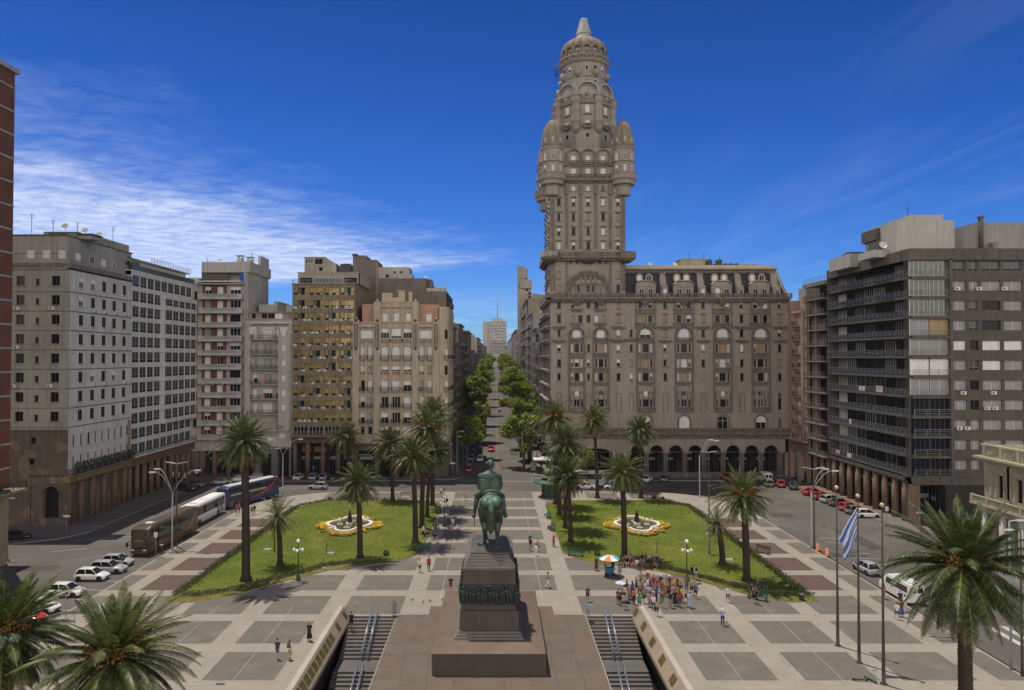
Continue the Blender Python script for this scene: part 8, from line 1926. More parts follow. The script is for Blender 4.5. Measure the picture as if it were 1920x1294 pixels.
# ------------------------------------------------------------------ people
M_skin = mat('skin', (0.42, 0.26, 0.18), 0.6, objcol=True, var=0.05)
M_cloth = mat('cloth', (0.3, 0.3, 0.3), 0.85, objcol=True, var=0.25, vscale=9.0)
M_hair = mat('hair', (0.03, 0.02, 0.015), 0.7, objcol=True)
def person_meshes(pose):
 """hips at the origin's height; returns body, top, bottom, hair meshes (feet on z = 0, facing -y)"""
 sit = pose == 'sit'; hip = .47 if sit else .90; yb = .0
 J = dict(neck=(0, yb, hip+.55), chest=(0, yb-.01, hip+.42), pel=(0, yb, hip+.04), head=(0, yb-.02, hip+.74))
 arms, legs = {}, {}
 for s in (-1, 1):
  sh = (s*.19, yb, hip+.50)
  el, ha = (s*.24, yb+.02, hip+.22), (s*.25, yb-.05, hip-.04)
  if pose == 'walk': el, ha = (s*.24, yb-s*.10, hip+.24), (s*.24, yb-s*.24-.06, hip+.03)
  if pose == 'hips': el, ha = (s*.40, yb+.06, hip+.27), (s*.20, yb-.06, hip+.10)
  if pose == 'photo': el, ha = (s*.27, yb-.20, hip+.38), (s*.09, yb-.36, hip+.62)
  if pose == 'hold': el, ha = (s*.25, yb-.02, hip+.24), (s*.10, yb-.24, hip+.30)
  if sit: el, ha = (s*.26, yb-.08, hip+.24), (s*.14, yb-.34, hip+.18)
  hj = (s*.10, yb, hip)
  kn, an = (s*.11, yb-.01, .49), (s*.11, yb+.01, .08)
  if pose == 'walk': kn, an = (s*.10, yb-(.16 if s > 0 else -.05), .50), (s*.10, yb-(.22 if s > 0 else -.30), .08+(0 if s > 0 else .06))
  if sit: kn, an = (s*.14, yb-.44, .50), (s*.13, yb-.46, .08)
  arms[s] = (sh, el, ha); legs[s] = (hj, kn, an)
 b = MB()
 ell(b, (0, yb-.02, hip+.76), .075, .095, .115, 12); capsule(b, J['neck'], (0, yb-.01, hip+.66), .05, .048, 8); ell(b, (0, yb-.115, hip+.745), .014, .02, .02, 6); ell(b, (0, yb-.07, hip+.685), .045, .04, .035, 8)
 for s in (-1, 1): ell(b, (s*.078, yb-.01, hip+.75), .012, .02, .03, 6)
 rs = [[(rx*cos(a), yb+ry*sin(a), hip+z) for a in [2*pi*j/12 for j in range(12)]] for z, rx, ry in ((-.05, .15, .11), (.06, .165, .115), (.2, .135, .10), (.38, .165, .115), (.48, .185, .10), (.54, .10, .07))]; b.rings(rs, 0)
 for s in (-1, 1):
  (a0, a1, a2), (l0, l1, l2) = arms[s], legs[s]
  capsule(b, a0, a1, .052, .040, 8); capsule(b, a1, a2, .040, .027, 8); capsule(b, l0, l1, .088, .058, 8); capsule(b, l1, l2, .056, .036, 8); capsule(b, l2, (l2[0], l2[1]-.15, .035), .042, .034, 8); capsule(b, (l2[0], l2[1]+.03, .05), (l2[0], l2[1]-.05, .04), .04, .036, 6)
  d = (Vector(a2)-Vector(a1)).normalized(); capsule(b, a2, tuple(Vector(a2)+d*.07), .034, .032, 8)
 body = remeshed(b, 'person', M_skin, .019, False, 2)
 b = MB()
 for s in (-1, 1):
  a2 = Vector(arms[s][2]); d = (a2-Vector(arms[s][1])).normalized(); sd = Vector((0, 1, 0)) if abs(d.z) > .7 else Vector((1, 0, 0)); cu = Vector((-s*.3, 0, 0))
  for i, (o, l_) in enumerate(((-.027, .062), (-.009, .075), (.009, .072), (.026, .055))): p = a2+d*.085+sd*o; b.tube([tuple(p), tuple(p+d*l_*.55), tuple(p+d*l_*.9+cu*.06)], [.010, .009, .007], 5)
  p = a2+d*.03-sd*.03; b.tube([tuple(p), tuple(p-sd*.03+d*.03), tuple(p-sd*.035+d*.06)], [.012, .010, .008], 5)
 n0 = len(body.vertices); bm_ = bmesh.new(); bm_.from_mesh(body); vs_ = [bm_.verts.new(v) for v in b.v]
 for f in b.f: bm_.faces.new([vs_[i] for i in f])
 bm_.to_mesh(body); bm_.free(); body.polygons.foreach_set('use_smooth', [True]*len(body.polygons))
 b = MB()
 rs = [[(rx*cos(a), yb+ry*sin(a), hip+z) for a in [2*pi*j/12 for j in range(12)]] for z, rx, ry in ((-.03, .18, .135), (.06, .18, .13), (.2, .155, .12), (.38, .18, .13), (.48, .20, .115), (.545, .115, .085))]; b.rings(rs, 0)
 for s in (-1, 1): a0, a1 = Vector(arms[s][0]), Vector(arms[s][1]); capsule(b, tuple(a0), tuple(a0.lerp(a1, .62)), .066, .060, 8)
 top = remeshed(b, 'top', M_cloth, .022, False, 2)
 bots = {}
 for kind, f, r in (('shorts', .72, .085), ('trousers', 1.0, .078)):
  b = MB(); rs = [[(rx*cos(a), yb+ry*sin(a), hip+z) for a in [2*pi*j/12 for j in range(12)]] for z, rx, ry in ((-.08, .17, .13), (.0, .18, .14), (.06, .17, .125))]; b.rings(rs, 0)
  for s in (-1, 1):
   l0, l1, l2 = [Vector(v) for v in legs[s]]
   if kind == 'shorts': capsule(b, tuple(l0), tuple(l0.lerp(l1, f)), .104, .088, 8)
   else: capsule(b, tuple(l0), tuple(l1), .102, .072, 8); capsule(b, tuple(l1), tuple(l2), .070, .052, 8)
  bots[kind] = remeshed(b, 'bottom', M_cloth, .022, False, 2)
 b = MB(); rs = [[(rx*cos(a), yb+ry*sin(a)-(0.15 if sit and z < 0 else 0), hip+z) for a in [2*pi*j/14 for j in range(14)]] for z, rx, ry in ((-.62 if not sit else -.1, .27, .24), (-.35 if not sit else -.05, .23, .2), (-.05, .18, .14), (.1, .15, .115))]; b.rings(rs, 0); me = bpy.data.meshes.new('bottom'); me.from_pydata(b.v, [], b.f); me.materials.append(M_cloth); bots['skirt'] = me
 hairs = {}
 for kind in ('short', 'long', 'hat'):
  b = MB(); ell(b, (0, yb+.012, hip+.795), .086, .100, .095, 12)
  if kind == 'long': ell(b, (0, yb+.075, hip+.68), .085, .045, .16, 10)
  if kind == 'hat': b.lathe([(.15, hip+.80), (.155, hip+.815), (.09, hip+.83)], 0, yb-.03, 12)
  me = bpy.data.meshes.new('hair' if kind != 'hat' else 'hat'); me.from_pydata(b.v, [], b.f); me.materials.append(M_hair); me.polygons.foreach_set('use_smooth', [True]*len(b.f)); hairs[kind] = me
 return body, top, bots, hairs
PM = {p: person_meshes(p) for p in ('stand', 'walk', 'hips', 'photo', 'hold', 'sit')}
COL = dict(red=(.40,.035,.03), navy=(.025,.035,.10), blue=(.03,.09,.34), white=(.62,.62,.62), grey=(.22,.23,.25), black=(.018,.018,.02), green=(.03,.30,.17), olive=(.13,.15,.08), yellow=(.58,.42,.06), orange=(.55,.13,.05), pink=(.48,.22,.22), tan=(.34,.25,.17), brown=(.12,.07,.045), denim=(.07,.11,.20), sky=(.22,.36,.55), teal=(.04,.20,.22))
SK = [(.42,.26,.18,1), (.34,.20,.13,1), (.48,.31,.23,1), (.22,.12,.08,1)]; HR = [(.025,.018,.014,1), (.08,.045,.025,1), (.22,.15,.07,1), (.04,.03,.02,1)]
POSEW = dict(stand='standing', walk='walking', hips='akimbo', photo='photographing', hold='arms folded', sit='sitting')
rp = random.Random(15)
def person(px, py, pose, top, bk, bc, where, deg=0, hair='short', s=None, z=0.0, pos=None, grp='people in the square', bag=None):
 x, y = pos if pos else G(px, py, z); body, tm, bots, hairs = PM[pose]; s = s or rp.uniform(.97, 1.08)
 lb = 'person %s in %s %s, %s' % (POSEW[pose], top, 'top and %s %s' % (bc, bk) if bk != 'skirt' else ('dress' if bc == top else 'top and %s skirt' % bc), where)
 if len(lb.split()) > 16: lb = 'person %s in %s, %s' % (POSEW[pose], top, where)
 o = inst(body, None, (x, y, z), radians(deg), 'person', rp.choice(SK)); o.scale = (s, s, s); tag(o, lb, 'person', grp)
 def ch(me, nm, c): q = inst(me, None, (0, 0, 0), 0, nm, tuple(c)[:3]+(1,)); q.parent = o; return q
 k = rp.uniform(.85, 1.1); ch(tm, 'top', [v*k for v in COL[top]]); ch(bots[bk], bk, COL[bc]); ch(hairs[hair], 'hat' if hair == 'hat' else 'hair', (.55,.55,.55) if hair == 'hat' else rp.choice(HR))
 if bag:
  if 'bag' not in VM: q = MB(); q.wedge(-.16, .10, 1.12, .16, .28, 1.52, .03, .04); vmesh('bag', q, [M_cloth])
  ch(VM['bag'], 'backpack', COL[bag])
 return o
# lone figures and pairs: feet pixel, pose, top, bottom kind, bottom colour, place, heading (0 faces the camera)
for a in (
 (520, 1236, 'walk', 'navy', 'shorts', 'denim', 'left of a pair near the left stairwell', 175), (543, 1236, 'walk', 'white', 'shorts', 'tan', 'right of the pair, brown bag on the back', 165, 'long', None, 0.0, None, 'people in the square', 'brown'),
 (580, 1202, 'walk', 'black', 'skirt', 'black', 'alone beside the left parapet', 180, 'long'), (739, 1155, 'stand', 'grey', 'skirt', 'grey', 'at the top edge of the left stairs', 170, 'long'), (845, 1109, 'hold', 'black', 'shorts', 'red', 'left of the monument pedestal', 20, 'long'),
 (787, 1073, 'walk', 'white', 'shorts', 'black', 'left of two below the left lawn', 10), (804, 1070, 'stand', 'red', 'trousers', 'black', 'right of two below the left lawn', 0), (873, 938, 'walk', 'pink', 'shorts', 'tan', 'alone on the far central walk', 20),
 (827, 930, 'stand', 'white', 'shorts', 'black', 'left of a pair at the end of the central walk', 0), (833, 929, 'stand', 'red', 'trousers', 'white', 'right of a pair at the end of the central walk', 0), (838, 950, 'stand', 'black', 'shorts', 'black', 'by the globe lamp on the central walk', 30), (849, 992, 'walk', 'white', 'trousers', 'grey', 'on the left of the central walk by the lamp', 180, 'short'), (815, 1021, 'stand', 'black', 'shorts', 'tan', 'in a palm shadow left of the walk', 180), (797, 1018, 'stand', 'navy', 'shorts', 'tan', 'by the nearest palm trunk left of the walk', 20), (794, 1006, 'stand', 'white', 'skirt', 'black', 'beside the palm row left of the walk', 30, 'long'),
 (995, 1033, 'stand', 'black', 'shorts', 'grey', 'left of the small group right of the statue', 170), (1009, 1034, 'walk', 'pink', 'shorts', 'brown', 'tall one in the small group right of the statue', 180, 'short'), (1005, 1043, 'stand', 'white', 'trousers', 'white', 'front of the small group right of the statue', 180, 'long'), (994, 1024, 'stand', 'navy', 'shorts', 'black', 'rear of the small group right of the statue', 20), (1038, 1025, 'photo', 'red', 'trousers', 'brown', 'at the left edge of the right lawn', 40), (1027, 1102, 'walk', 'tan', 'trousers', 'white', 'right of the monument pedestal', 90),
 (1102, 1128, 'stand', 'brown', 'shorts', 'navy', 'upper of two at the top of the right stairs', 10), (1103, 1159, 'photo', 'sky', 'trousers', 'grey', 'lower of two at the top of the right stairs', 200), (1118, 1070, 'stand', 'brown', 'skirt', 'brown', 'left of the striped umbrella', 10, 'long'), (1135, 1080, 'stand', 'brown', 'shorts', 'grey', 'left side of the umbrella cart', 60), (1149, 1075, 'stand', 'navy', 'trousers', 'navy', 'right side of the umbrella cart', -40, 'hat'), (1162, 1083, 'stand', 'grey', 'shorts', 'grey', 'right of the umbrella cart', 190),
 (1355, 1173, 'photo', 'navy', 'trousers', 'navy', 'alone with a blue hat and bag on the right paving', 170, 'hat', None, 0.0, None, 'people in the square', 'sky'), (1365, 1130, 'walk', 'white', 'shorts', 'denim', 'alone below the right lawn edge', 180), (1298, 1086, 'stand', 'black', 'shorts', 'brown', 'left of two by the right globe lamp', 170), (1305, 1088, 'stand', 'white', 'shorts', 'grey', 'right of two by the right globe lamp', 180, 'short', None, 0.0, None, 'people in the square', 'black'), (1180, 1057, 'stand', 'grey', 'shorts', 'navy', 'standing before the palm trunk behind the seated crowd', 0),
 (1410, 1123, 'stand', 'black', 'trousers', 'olive', 'left of the group at the fruiting palm', 170), (1421, 1116, 'stand', 'navy', 'trousers', 'navy', 'middle of the group at the fruiting palm', 190), (1436, 1113, 'stand', 'black', 'shorts', 'denim', 'right of the group at the fruiting palm', 180), (1412, 1130, 'walk', 'brown', 'shorts', 'black', 'lower left of the group at the fruiting palm', 60), (1419, 1134, 'walk', 'black', 'shorts', 'black', 'lowest of the group at the fruiting palm', 120),
 (1682, 1162, 'walk', 'white', 'shorts', 'denim', 'front left of the family near the white minibus', 180), (1690, 1157, 'stand', 'brown', 'skirt', 'blue', 'front right of the family near the white minibus', 180, 'long'), (1697, 1147, 'stand', 'white', 'trousers', 'white', 'right back of the family near the white minibus', 190), (1688, 1136, 'stand', 'navy', 'shorts', 'brown', 'tall back one of the family near the white minibus', 170), (1657, 1123, 'stand', 'pink', 'shorts', 'tan', 'between the last two flagpoles', 180, 'long'),
 (443, 967, 'walk', 'red', 'shorts', 'grey', 'left of the tallest palm near the blue coach', 0), (434, 960, 'stand', 'olive', 'shorts', 'black', 'beside the blue coach nose', 0), (448, 962, 'stand', 'orange', 'trousers', 'navy', 'near the door of the blue coach', 10), (472, 966, 'stand', 'grey', 'shorts', 'denim', 'pair right of the tallest palm, left one', 0), (477, 965, 'stand', 'navy', 'shorts', 'tan', 'pair right of the tallest palm, right one', 190), (330, 906, 'stand', 'red', 'trousers', 'black', 'in the left arcade shade by the dark cars', 0), (347, 905, 'stand', 'sky', 'trousers', 'black', 'beside another in the left arcade shade', 0),
 (858, 858, 'stand', 'black', 'trousers', 'black', 'on the sunny avenue corner pavement', 20), (872, 850, 'walk', 'red', 'trousers', 'black', 'on the avenue corner by the signs', 0), (835, 876, 'walk', 'sky', 'trousers', 'denim', 'in the shade of the avenue corner', 90), (1015, 880, 'stand', 'black', 'trousers', 'black', 'waiting under the white bus shelter', 0)): person(*a)
person(0, 0, 'walk', 'black', 'shorts', 'black', 'climbing the left stairs', 180, pos=(-15.0, 71.3), z=-.66)
# the standing tour group, with feet read from the photograph
crowd = [(236,925,'hold','brown','shorts','navy'),(285,935,'hips','brown','shorts','black'),(325,990,'stand','tan','shorts','denim'),(365,780,'stand','brown','shorts','olive'),(405,840,'stand','pink','skirt','grey'),(450,818,'stand','blue','trousers','navy'),(475,915,'stand','orange','trousers','black'),(515,745,'photo','black','shorts','black'),(558,985,'stand','green','shorts','denim'),(585,655,'hips','grey','shorts','brown'),(626,900,'hold','grey','shorts','black'),(600,760,'stand','tan','skirt','brown'),(683,640,'hips','red','shorts','tan'),(716,960,'stand','pink','skirt','grey'),(768,1008,'stand','white','trousers','navy'),(822,1098,'photo','tan','shorts','black'),(830,735,'hips','red','shorts','grey'),(772,700,'stand','red','shorts','tan'),(885,690,'stand','black','trousers','denim'),(905,968,'stand','brown','shorts','green'),(1030,970,'hold','black','shorts','grey'),(1098,943,'stand','black','skirt','black'),(1160,957,'stand','red','trousers','navy'),(1198,885,'stand','yellow','shorts','brown'),(1258,950,'stand','brown','shorts','white'),(1330,972,'hips','sky','skirt','sky'),(1348,768,'stand','tan','shorts','black'),(1410,828,'stand','denim','shorts','black'),(1275,730,'hold','olive','trousers','denim'),(1012,700,'hips','brown','skirt','red'),(1095,735,'hips','yellow','skirt','grey'),(690,740,'stand','white','shorts','tan'),(718,735,'stand','blue','shorts','navy'),(815,880,'stand','blue','trousers','navy'),(560,800,'stand','tan','shorts','brown'),(1125,720,'stand','red','shorts','brown'),(900,790,'hold','red','shorts','tan'),(1000,830,'stand','brown','shorts','black'),(1180,810,'hips','black','shorts','red'),(705,850,'stand','white','shorts','grey'),(650,800,'stand','white','trousers','tan'),(330,860,'hold','white','shorts','navy'),(1070,860,'stand','pink','shorts','white'),(960,800,'stand','tan','skirt','tan')]
crowd.sort(key=lambda c: c[0])
for i, c in enumerate(crowd):
 row = 'front row' if c[1] > 900 else ('middle' if c[1] > 780 else 'back row')
 k = sum(1 for q in crowd[:i+1] if ('front row' if q[1] > 900 else ('middle' if q[1] > 780 else 'back row')) == row)
 person(1130+c[0]/8.09, 1020+c[1]/8.09, *c[2:], '%s in the tour group %s' % (ordn[k-1], row), 180+rp.uniform(-50, 50) if c[1] > 800 else rp.uniform(-60, 60), rp.choice(('short', 'long', 'short', 'hat') if i % 5 == 0 else ('short', 'long')), None, 0.0, None, 'standing tour group')
# people seated on benches in the shade
tops = ['brown','grey','black','pink','navy','tan','red','black','white','navy','olive','black','grey','red','black','white','black','denim','brown','navy']
for i in range(20):
 px = 1168+3.3*i; py = (1064, 1058)[i % 2]+rp.uniform(-1.5, 1.5); person(px, py, 'sit', tops[i], 'shorts', ('black', 'denim', 'tan', 'grey')[i % 4], '%s from the left of the shaded group by the palm' % ordn[i], rp.uniform(-35, 35), rp.choice(('short', 'long')), None, 0.0, None, 'people seated in the palm shade')
for px, py, tp, wh in ((822, 962, 'teal', 'on a bench left of the central walk'), (817, 990, 'red', 'on the near bench left of the central walk'), (1034, 993, 'grey', 'on the bench at the left edge of the right lawn'), (1420, 1124, 'teal', 'on the bench under the fruiting palm')): person(px, py, 'sit', tp, 'trousers', 'black', wh, 90 if px < 900 else -60)
# ------------------------------------------------------------------ street furniture
M_pole = mat('pale_pole', (0.25, 0.25, 0.25), 0.45, metal=0.2); M_dpole = mat('dark_pole', (0.05, 0.045, 0.04), 0.5, var=0.2); M_globe = mat('lamp_globe', (0.68, 0.67, 0.62), 0.35); M_head = mat('lamp_head', (0.50, 0.52, 0.55), 0.4)
def ylamp(px, py, where):
 x, y = G(px, py); t = thing('street_lamp', 'pale curved two armed street lamp %s' % where, 'street lamp', (x, y, 0), 'curved street lamps')
 b = MB(); b.lathe([(.16, 0), (.15, .4), (.10, .45), (.085, 8.2)], x, y, 10); b.build('pole', M_pole, t)
 for ex, ey in ((-3.0, 1.6), (-2.3, -1.2), (3.4, .4)) if px < 1000 else ((2.6, 1.0), (3.2, -.6)):
  b = MB(); b.tube([(x, y, 8.1), (x+ex*.22, y+ey*.22, 9.3), (x+ex*.48, y+ey*.48, 10.5), (x+ex*.75, y+ey*.75, 11.15), (x+ex, y+ey, 11.2)], [.07, .06, .055, .05, .045], 7); a = b.build('arm', M_pole, t); a['_o'] = t['_o']
  b = MB(); b.box(x+ex-.45, y+ey-.14, 11.1, x+ex+.45, y+ey+.14, 11.28); b.build('lamp_head', M_head, a)
def tlamp(px, py, where, h=12.0):
 x, y = G(px, py); t = thing('street_lamp', 'dark straight mast with two flat lamp heads %s' % where, 'street lamp', (x, y, 0), 'straight twin headed lamps')
 b = MB(); b.lathe([(.16, 0), (.13, .5), (.08, h)], x, y, 8); b.build('pole', M_dpole, t)
 for s in (-1, 1):
  b = MB(); b.tube([(x, y, h-.1), (x+s*.5, y, h+.05)], .05, 5); b.poly([(x+s*.35, y-.22, h+.06), (x+s*1.6, y-.16, h+.22), (x+s*1.6, y+.16, h+.22), (x+s*.35, y+.22, h+.06)]); b.poly([(x+s*.35, y-.22, h), (x+s*.35, y+.22, h), (x+s*1.6, y+.16, h+.15), (x+s*1.6, y-.16, h+.15)]); b.build('lamp_head', M_head, t)
ylamp(322.6, 1030, 'beside the brown coach'); tlamp(330.5, 1024, 'beside the brown coach'); ylamp(530, 930, 'behind the small grey palm'); tlamp(514, 934, 'behind the small grey palm', 9.6)
ylamp(1312, 933, 'before the palace arcade'); tlamp(1329, 935, 'before the palace arcade', 9.0); ylamp(1522, 1028, 'at the right kerb by the barrier'); tlamp(1527, 1030, 'at the right kerb by the barrier', 11.5)
def globe_lamp(px, py, where):
 x, y = G(px, py); t = thing('globe_lamp', 'black cast iron lamp with white globes %s' % where, 'street lamp', (x, y, 0), 'globe lamps')
 b = MB(); b.lathe([(.34, 0), (.34, .1), (.2, .2), (.24, .5), (.1, .7), (.075, 1.0), (.06, 4.0), (.1, 4.05), (.05, 4.1), (.05, 4.6)], x, y, 10); b.tube([(x-.45, y, 3.95), (x, y, 4.1), (x+.45, y, 3.95)], .035, 5); b.tube([(x, y-.45, 3.95), (x, y, 4.1), (x, y+.45, 3.95)], .035, 5); b.build('post', M_iron, t)
 for dx, dy, dz, r in ((0, 0, 4.82, .24), (-.5, 0, 3.75, .2), (.5, 0, 3.75, .2), (0, -.5, 3.75, .2), (0, .5, 3.75, .2)):
  b = MB(); ell(b, (x+dx, y+dy, dz), r, r, r, 12); b.build('globe', M_globe, t)
globe_lamp(559, 1088, 'at the front of the left lawn'); globe_lamp(1288, 1089, 'at the front of the right lawn'); globe_lamp(833, 987, 'on the left of the central walk')
# three flagpoles, the middle one with the flag
POLES = ((1571, 1211, 914), (1611, 1243, 930), (1657, 1283, 947))
for i, (px, py, pt) in enumerate(POLES):
 x, y = G(px, py); h = PY(px, pt, y)[1]; t = thing('flagpole', 'tall dark flagpole with a gilt ball, %s of three' % ('farthest, bare,', 'middle one, flying the flag,', 'nearest, bare,')[i], 'flagpole', (x, y, 0), 'flagpoles')
 b = MB(); b.lathe([(.3, 0), (.3, .06), (.16, .12), (.14, 1.2), (.145, 1.3), (.11, 4), (.05, h-.2)], x, y, 10); b.build('pole', M_dpole, t); b = MB(); ell(b, (x, y, h), .2, .2, .2, 12); b.build('finial', mat('gilt_ball', (0.45, 0.36, 0.22), 0.4, metal=0.4), t)
x, y = G(1611, 1243); zt_ = PY(1608, 952, y)[1]
b = MB(); nu, nv = 14, 18
def fl(u, v): return (x-.12-1.75*u*(1-.45*v)*(1-.12*sin(4*v)), y+.22*sin(5*u+2*v)*u+.16*sin(13*v)*(.2+u), zt_-2.35*v-2.95*u+.25*u*u)
for i in range(nu):
 for j in range(nv): b.poly([fl(i/nu, j/nv), fl((i+1)/nu, j/nv), fl((i+1)/nu, (j+1)/nv), fl(i/nu, (j+1)/nv)], 1 if (j//2) % 2 else 0, True)
o = b.build('flag', [mat('flag_white', (0.55, 0.56, 0.60), 0.8), mat('flag_blue', (0.05, 0.10, 0.40), 0.8)], None, (x, y, zt_-4)); tag(o, 'blue and white striped flag hanging limp on the middle flagpole', 'flag')
# kiosk
kx, ky = G(1029, 931); t = thing('kiosk', 'dark green octagonal newspaper kiosk with tiered olive roof and small dome', 'kiosk', (kx, ky, 0)); M_kg = mat('kiosk_green', (0.018, 0.055, 0.038), 0.5, var=0.2); M_ko = mat('kiosk_olive_roof', (0.11, 0.13, 0.05), 0.7, var=0.3)
b = MB(); b.lathe([(1.5, 0), (1.5, .4), (1.42, .42), (1.42, 2.6), (1.8, 2.9)], kx, ky, 8, 0, smooth=False); b.build('cabin', M_kg, t)
b = MB(); b.lathe([(3.0, 2.75), (3.0, 2.95), (1.4, 3.5)], kx, ky, 8, 0, smooth=False, cap=False); b.lathe([(3.0, 2.75), (1.4, 2.9)], kx, ky, 8, 0, smooth=False, cap=False); b.build('canopy', mat('kiosk_canopy', (0.035, 0.09, 0.06), 0.5), t)
b = MB(); b.lathe([(1.1, 3.45), (1.1, 3.85)], kx, ky, 8, 0, smooth=False); b.build('clerestory', M_trim, t)
b = MB(); b.lathe([(1.75, 3.85), (1.6, 4.0), (1.0, 4.35), (.75, 4.45)], kx, ky, 8, 0, smooth=False); b.lathe([(.9, 4.45), (1.15, 4.7), (1.0, 5.1), (.6, 5.4), (.15, 5.55), (.06, 5.8)], kx, ky, 12); b.build('roof', M_ko, t)
# benches
def bench(px, py, deg, m, where, col):
 x, y = G(px, py); t = thing('park_bench', '%s bench %s' % (col, where), 'bench', (x, y, 0), 'benches of the square', radians(deg))
 b = MB()
 for i in range(4): b.box(-1.1, -.25+.14*i, .43, 1.1, -.14+.14*i, .47)
 b.build('seat', m).parent = t; b = MB()
 for i in range(4): b.box(-1.1, .30+.03*i, .55+.12*i, 1.1, .33+.03*i, .64+.12*i)
 b.build('backrest', m).parent = t
 for s in (-1, 1): b = MB(); b.box(s*.95-.04, -.25, 0, s*.95+.04, -.18, .44); b.box(s*.95-.04, .22, 0, s*.95+.04, .36, .55); b.box(s*.95-.04, -.25, .36, s*.95+.04, .3, .43); b.build('leg', M_iron).parent = t
M_bw = mat('bench_wood', (0.10, 0.055, 0.035), 0.7); M_bg = mat('bench_green', (0.015, 0.07, 0.05), 0.6)
for a in ((761, 933, 0, M_bw, 'at the far edge of the left lawn', 'brown'), (1222, 933, 0, M_bw, 'beside the palm at the far edge of the right lawn', 'brown'), (1079, 1043, -18, M_bg, 'at the front left corner of the right lawn', 'green'), (792, 1034, 200, M_bg, 'in a palm shadow at the corner of the left lawn', 'green'), (1026, 971, -78, M_bg, 'at the left edge of the right lawn beside the walk', 'green'), (1033, 994, -76, M_bg, 'under the seated person left of the right lawn', 'green'), (821, 962, 100, M_bg, 'on the left of the central walk, far one', 'green'), (816, 990, 100, M_bg, 'on the left of the central walk, near one', 'green'), (1429, 1037, -50, M_bw, 'tipped slightly on the red paving right of the lawn', 'dark'), (1420, 1125, -35, M_bg, 'under the fruiting palm by the group', 'green'), (1178, 1062, 5, M_bg, 'under the seated people, left one', 'long'), (1205, 1062, 0, M_bg, 'under the seated people, middle one', 'long'), (1226, 1064, -6, M_bg, 'under the seated people, right one', 'long')): bench(*a)
# umbrella and cart
def umbrella(x, y, h, r, cols, label):
 t = thing('umbrella', label, 'umbrella', (x, y, 0)); b = MB(); b.tube([(x, y, h-1.9 if h > 2 else h-.8), (x, y, h)], .02, 5); b.build('shaft', M_pole, t); b = MB(); n = 16
 for i in range(n):
  a0, a1 = 2*pi*i/n, 2*pi*(i+1)/n
  for (r0, z0), (r1, z1) in (((.02, 0), (r*.5, -.10*r)), ((r*.5, -.10*r), (r, -.34*r))): b.poly([(x+r0*cos(a0), y+r0*sin(a0), h+z0), (x+r1*cos(a0), y+r1*sin(a0), h+z1), (x+r1*cos(a1), y+r1*sin(a1), h+z1), (x+r0*cos(a1), y+r0*sin(a1), h+z0)], (i//2) % len(cols))
 b.build('canopy', cols, t)
ux, uy = G(1143, 1079)
umbrella(ux, uy, 2.55, 1.3, [mat('umb_white', (0.62, 0.62, 0.60), 0.7), mat('umb_orange', (0.55, 0.17, 0.06), 0.7), mat('umb_white', (0, 0, 0)), mat('umb_blue', (0.03, 0.30, 0.48), 0.7)], 'white, orange and blue beach umbrella over the drinks cart')
t = thing('drinks_cart', 'small blue drinks cart under the beach umbrella', 'cart', (ux, uy, 0)); b = MB(); b.wedge(ux-.5, uy-.35, .3, ux+.5, uy+.35, 1.0, .04, .04); b.build('box', mat('cart_blue', (0.02, 0.10, 0.20), 0.5), t)
for s in (-1, 1): b = MB(Matrix.Translation((ux+s*.45, uy-.38, .22)) @ Matrix.Rotation(pi/2, 4, 'X')); b.lathe([(.22, -.04), (.22, .04)], n=12); b.build('wheel', M_tyre, t)
hx, hy = G(1164, 1127); umbrella(hx, hy, 2.25, .62, [mat('umb_pale', (0.50, 0.52, 0.60), 0.7), mat('umb_lilac', (0.40, 0.40, 0.58), 0.7)], 'small pale lilac umbrella held in the tour group')
# litter bin, scooters, barrier, pigeons, plaques
x, y = G(1503, 1126); t = thing('litter_bin', 'dark cylindrical litter bin at the tip of the right lawn', 'bin', (x, y, 0)); b = MB(); b.lathe([(.27, 0), (.3, .75), (.3, .8), (.22, .8), (.2, .3)], x, y, 14); b.build('drum', M_dpole, t); b = MB(); b.lathe([(.31, .72), (.33, .76), (.31, .8)], x, y, 14, cap=False); b.build('rim', M_pole, t)
def scooter(px, py, deg, where):
 x, y = G(px, py); t = thing('electric_scooter', 'green and black electric scooter %s' % where, 'scooter', (x, y, 0), 'electric scooters', radians(deg)); b = MB(); b.box(-.45, -.08, .1, .4, .08, .16); b.build('deck', M_trim).parent = t; b = MB(); b.tube([(.42, 0, .14), (.55, 0, .3), (.45, 0, 1.1)], .028, 6); b.build('stem', mat('scooter_green', (0.08, 0.35, 0.06), 0.5)).parent = t; b = MB(); b.tube([(.45, -.25, 1.1), (.45, .25, 1.1)], .022, 5); b.build('handlebar', M_trim).parent = t
 for xx in (-.5, .55): b = MB(Matrix.Translation((xx, 0, .11)) @ Matrix.Rotation(pi/2, 4, 'X')); b.lathe([(.11, -.03), (.11, .03)], n=12); b.build('wheel', M_tyre).parent = t
scooter(1612, 1277, -8, 'lying left of its neighbour near the nearest flagpole'); scooter(1632, 1277, -70, 'standing right of its neighbour near the nearest flagpole')
M_orb = mat('barrier_orange', (0.55, 0.13, 0.03), 0.7); M_mesh = mat('barrier_white', (0.6, 0.6, 0.6), 0.7)
for px, py, w_ in ((1534, 1032, 'left'), (1551, 1042, 'right')):
 x, y = G(px, py); t = thing('traffic_drum', 'orange and white traffic drum, %s of two at the right kerb' % w_, 'traffic drum', (x, y, 0), 'traffic drums'); b = MB(); b.lathe([(.35, 0), (.35, .06), (.24, .1), (.2, 1.05), (.1, 1.1)], x, y, 12); b.build('drum', M_orb, t)
 for z in (.35, .7): b = MB(); b.lathe([(.245, z), (.235, z+.15)], x, y, 12, cap=False); b.build('stripe', M_mesh, t)
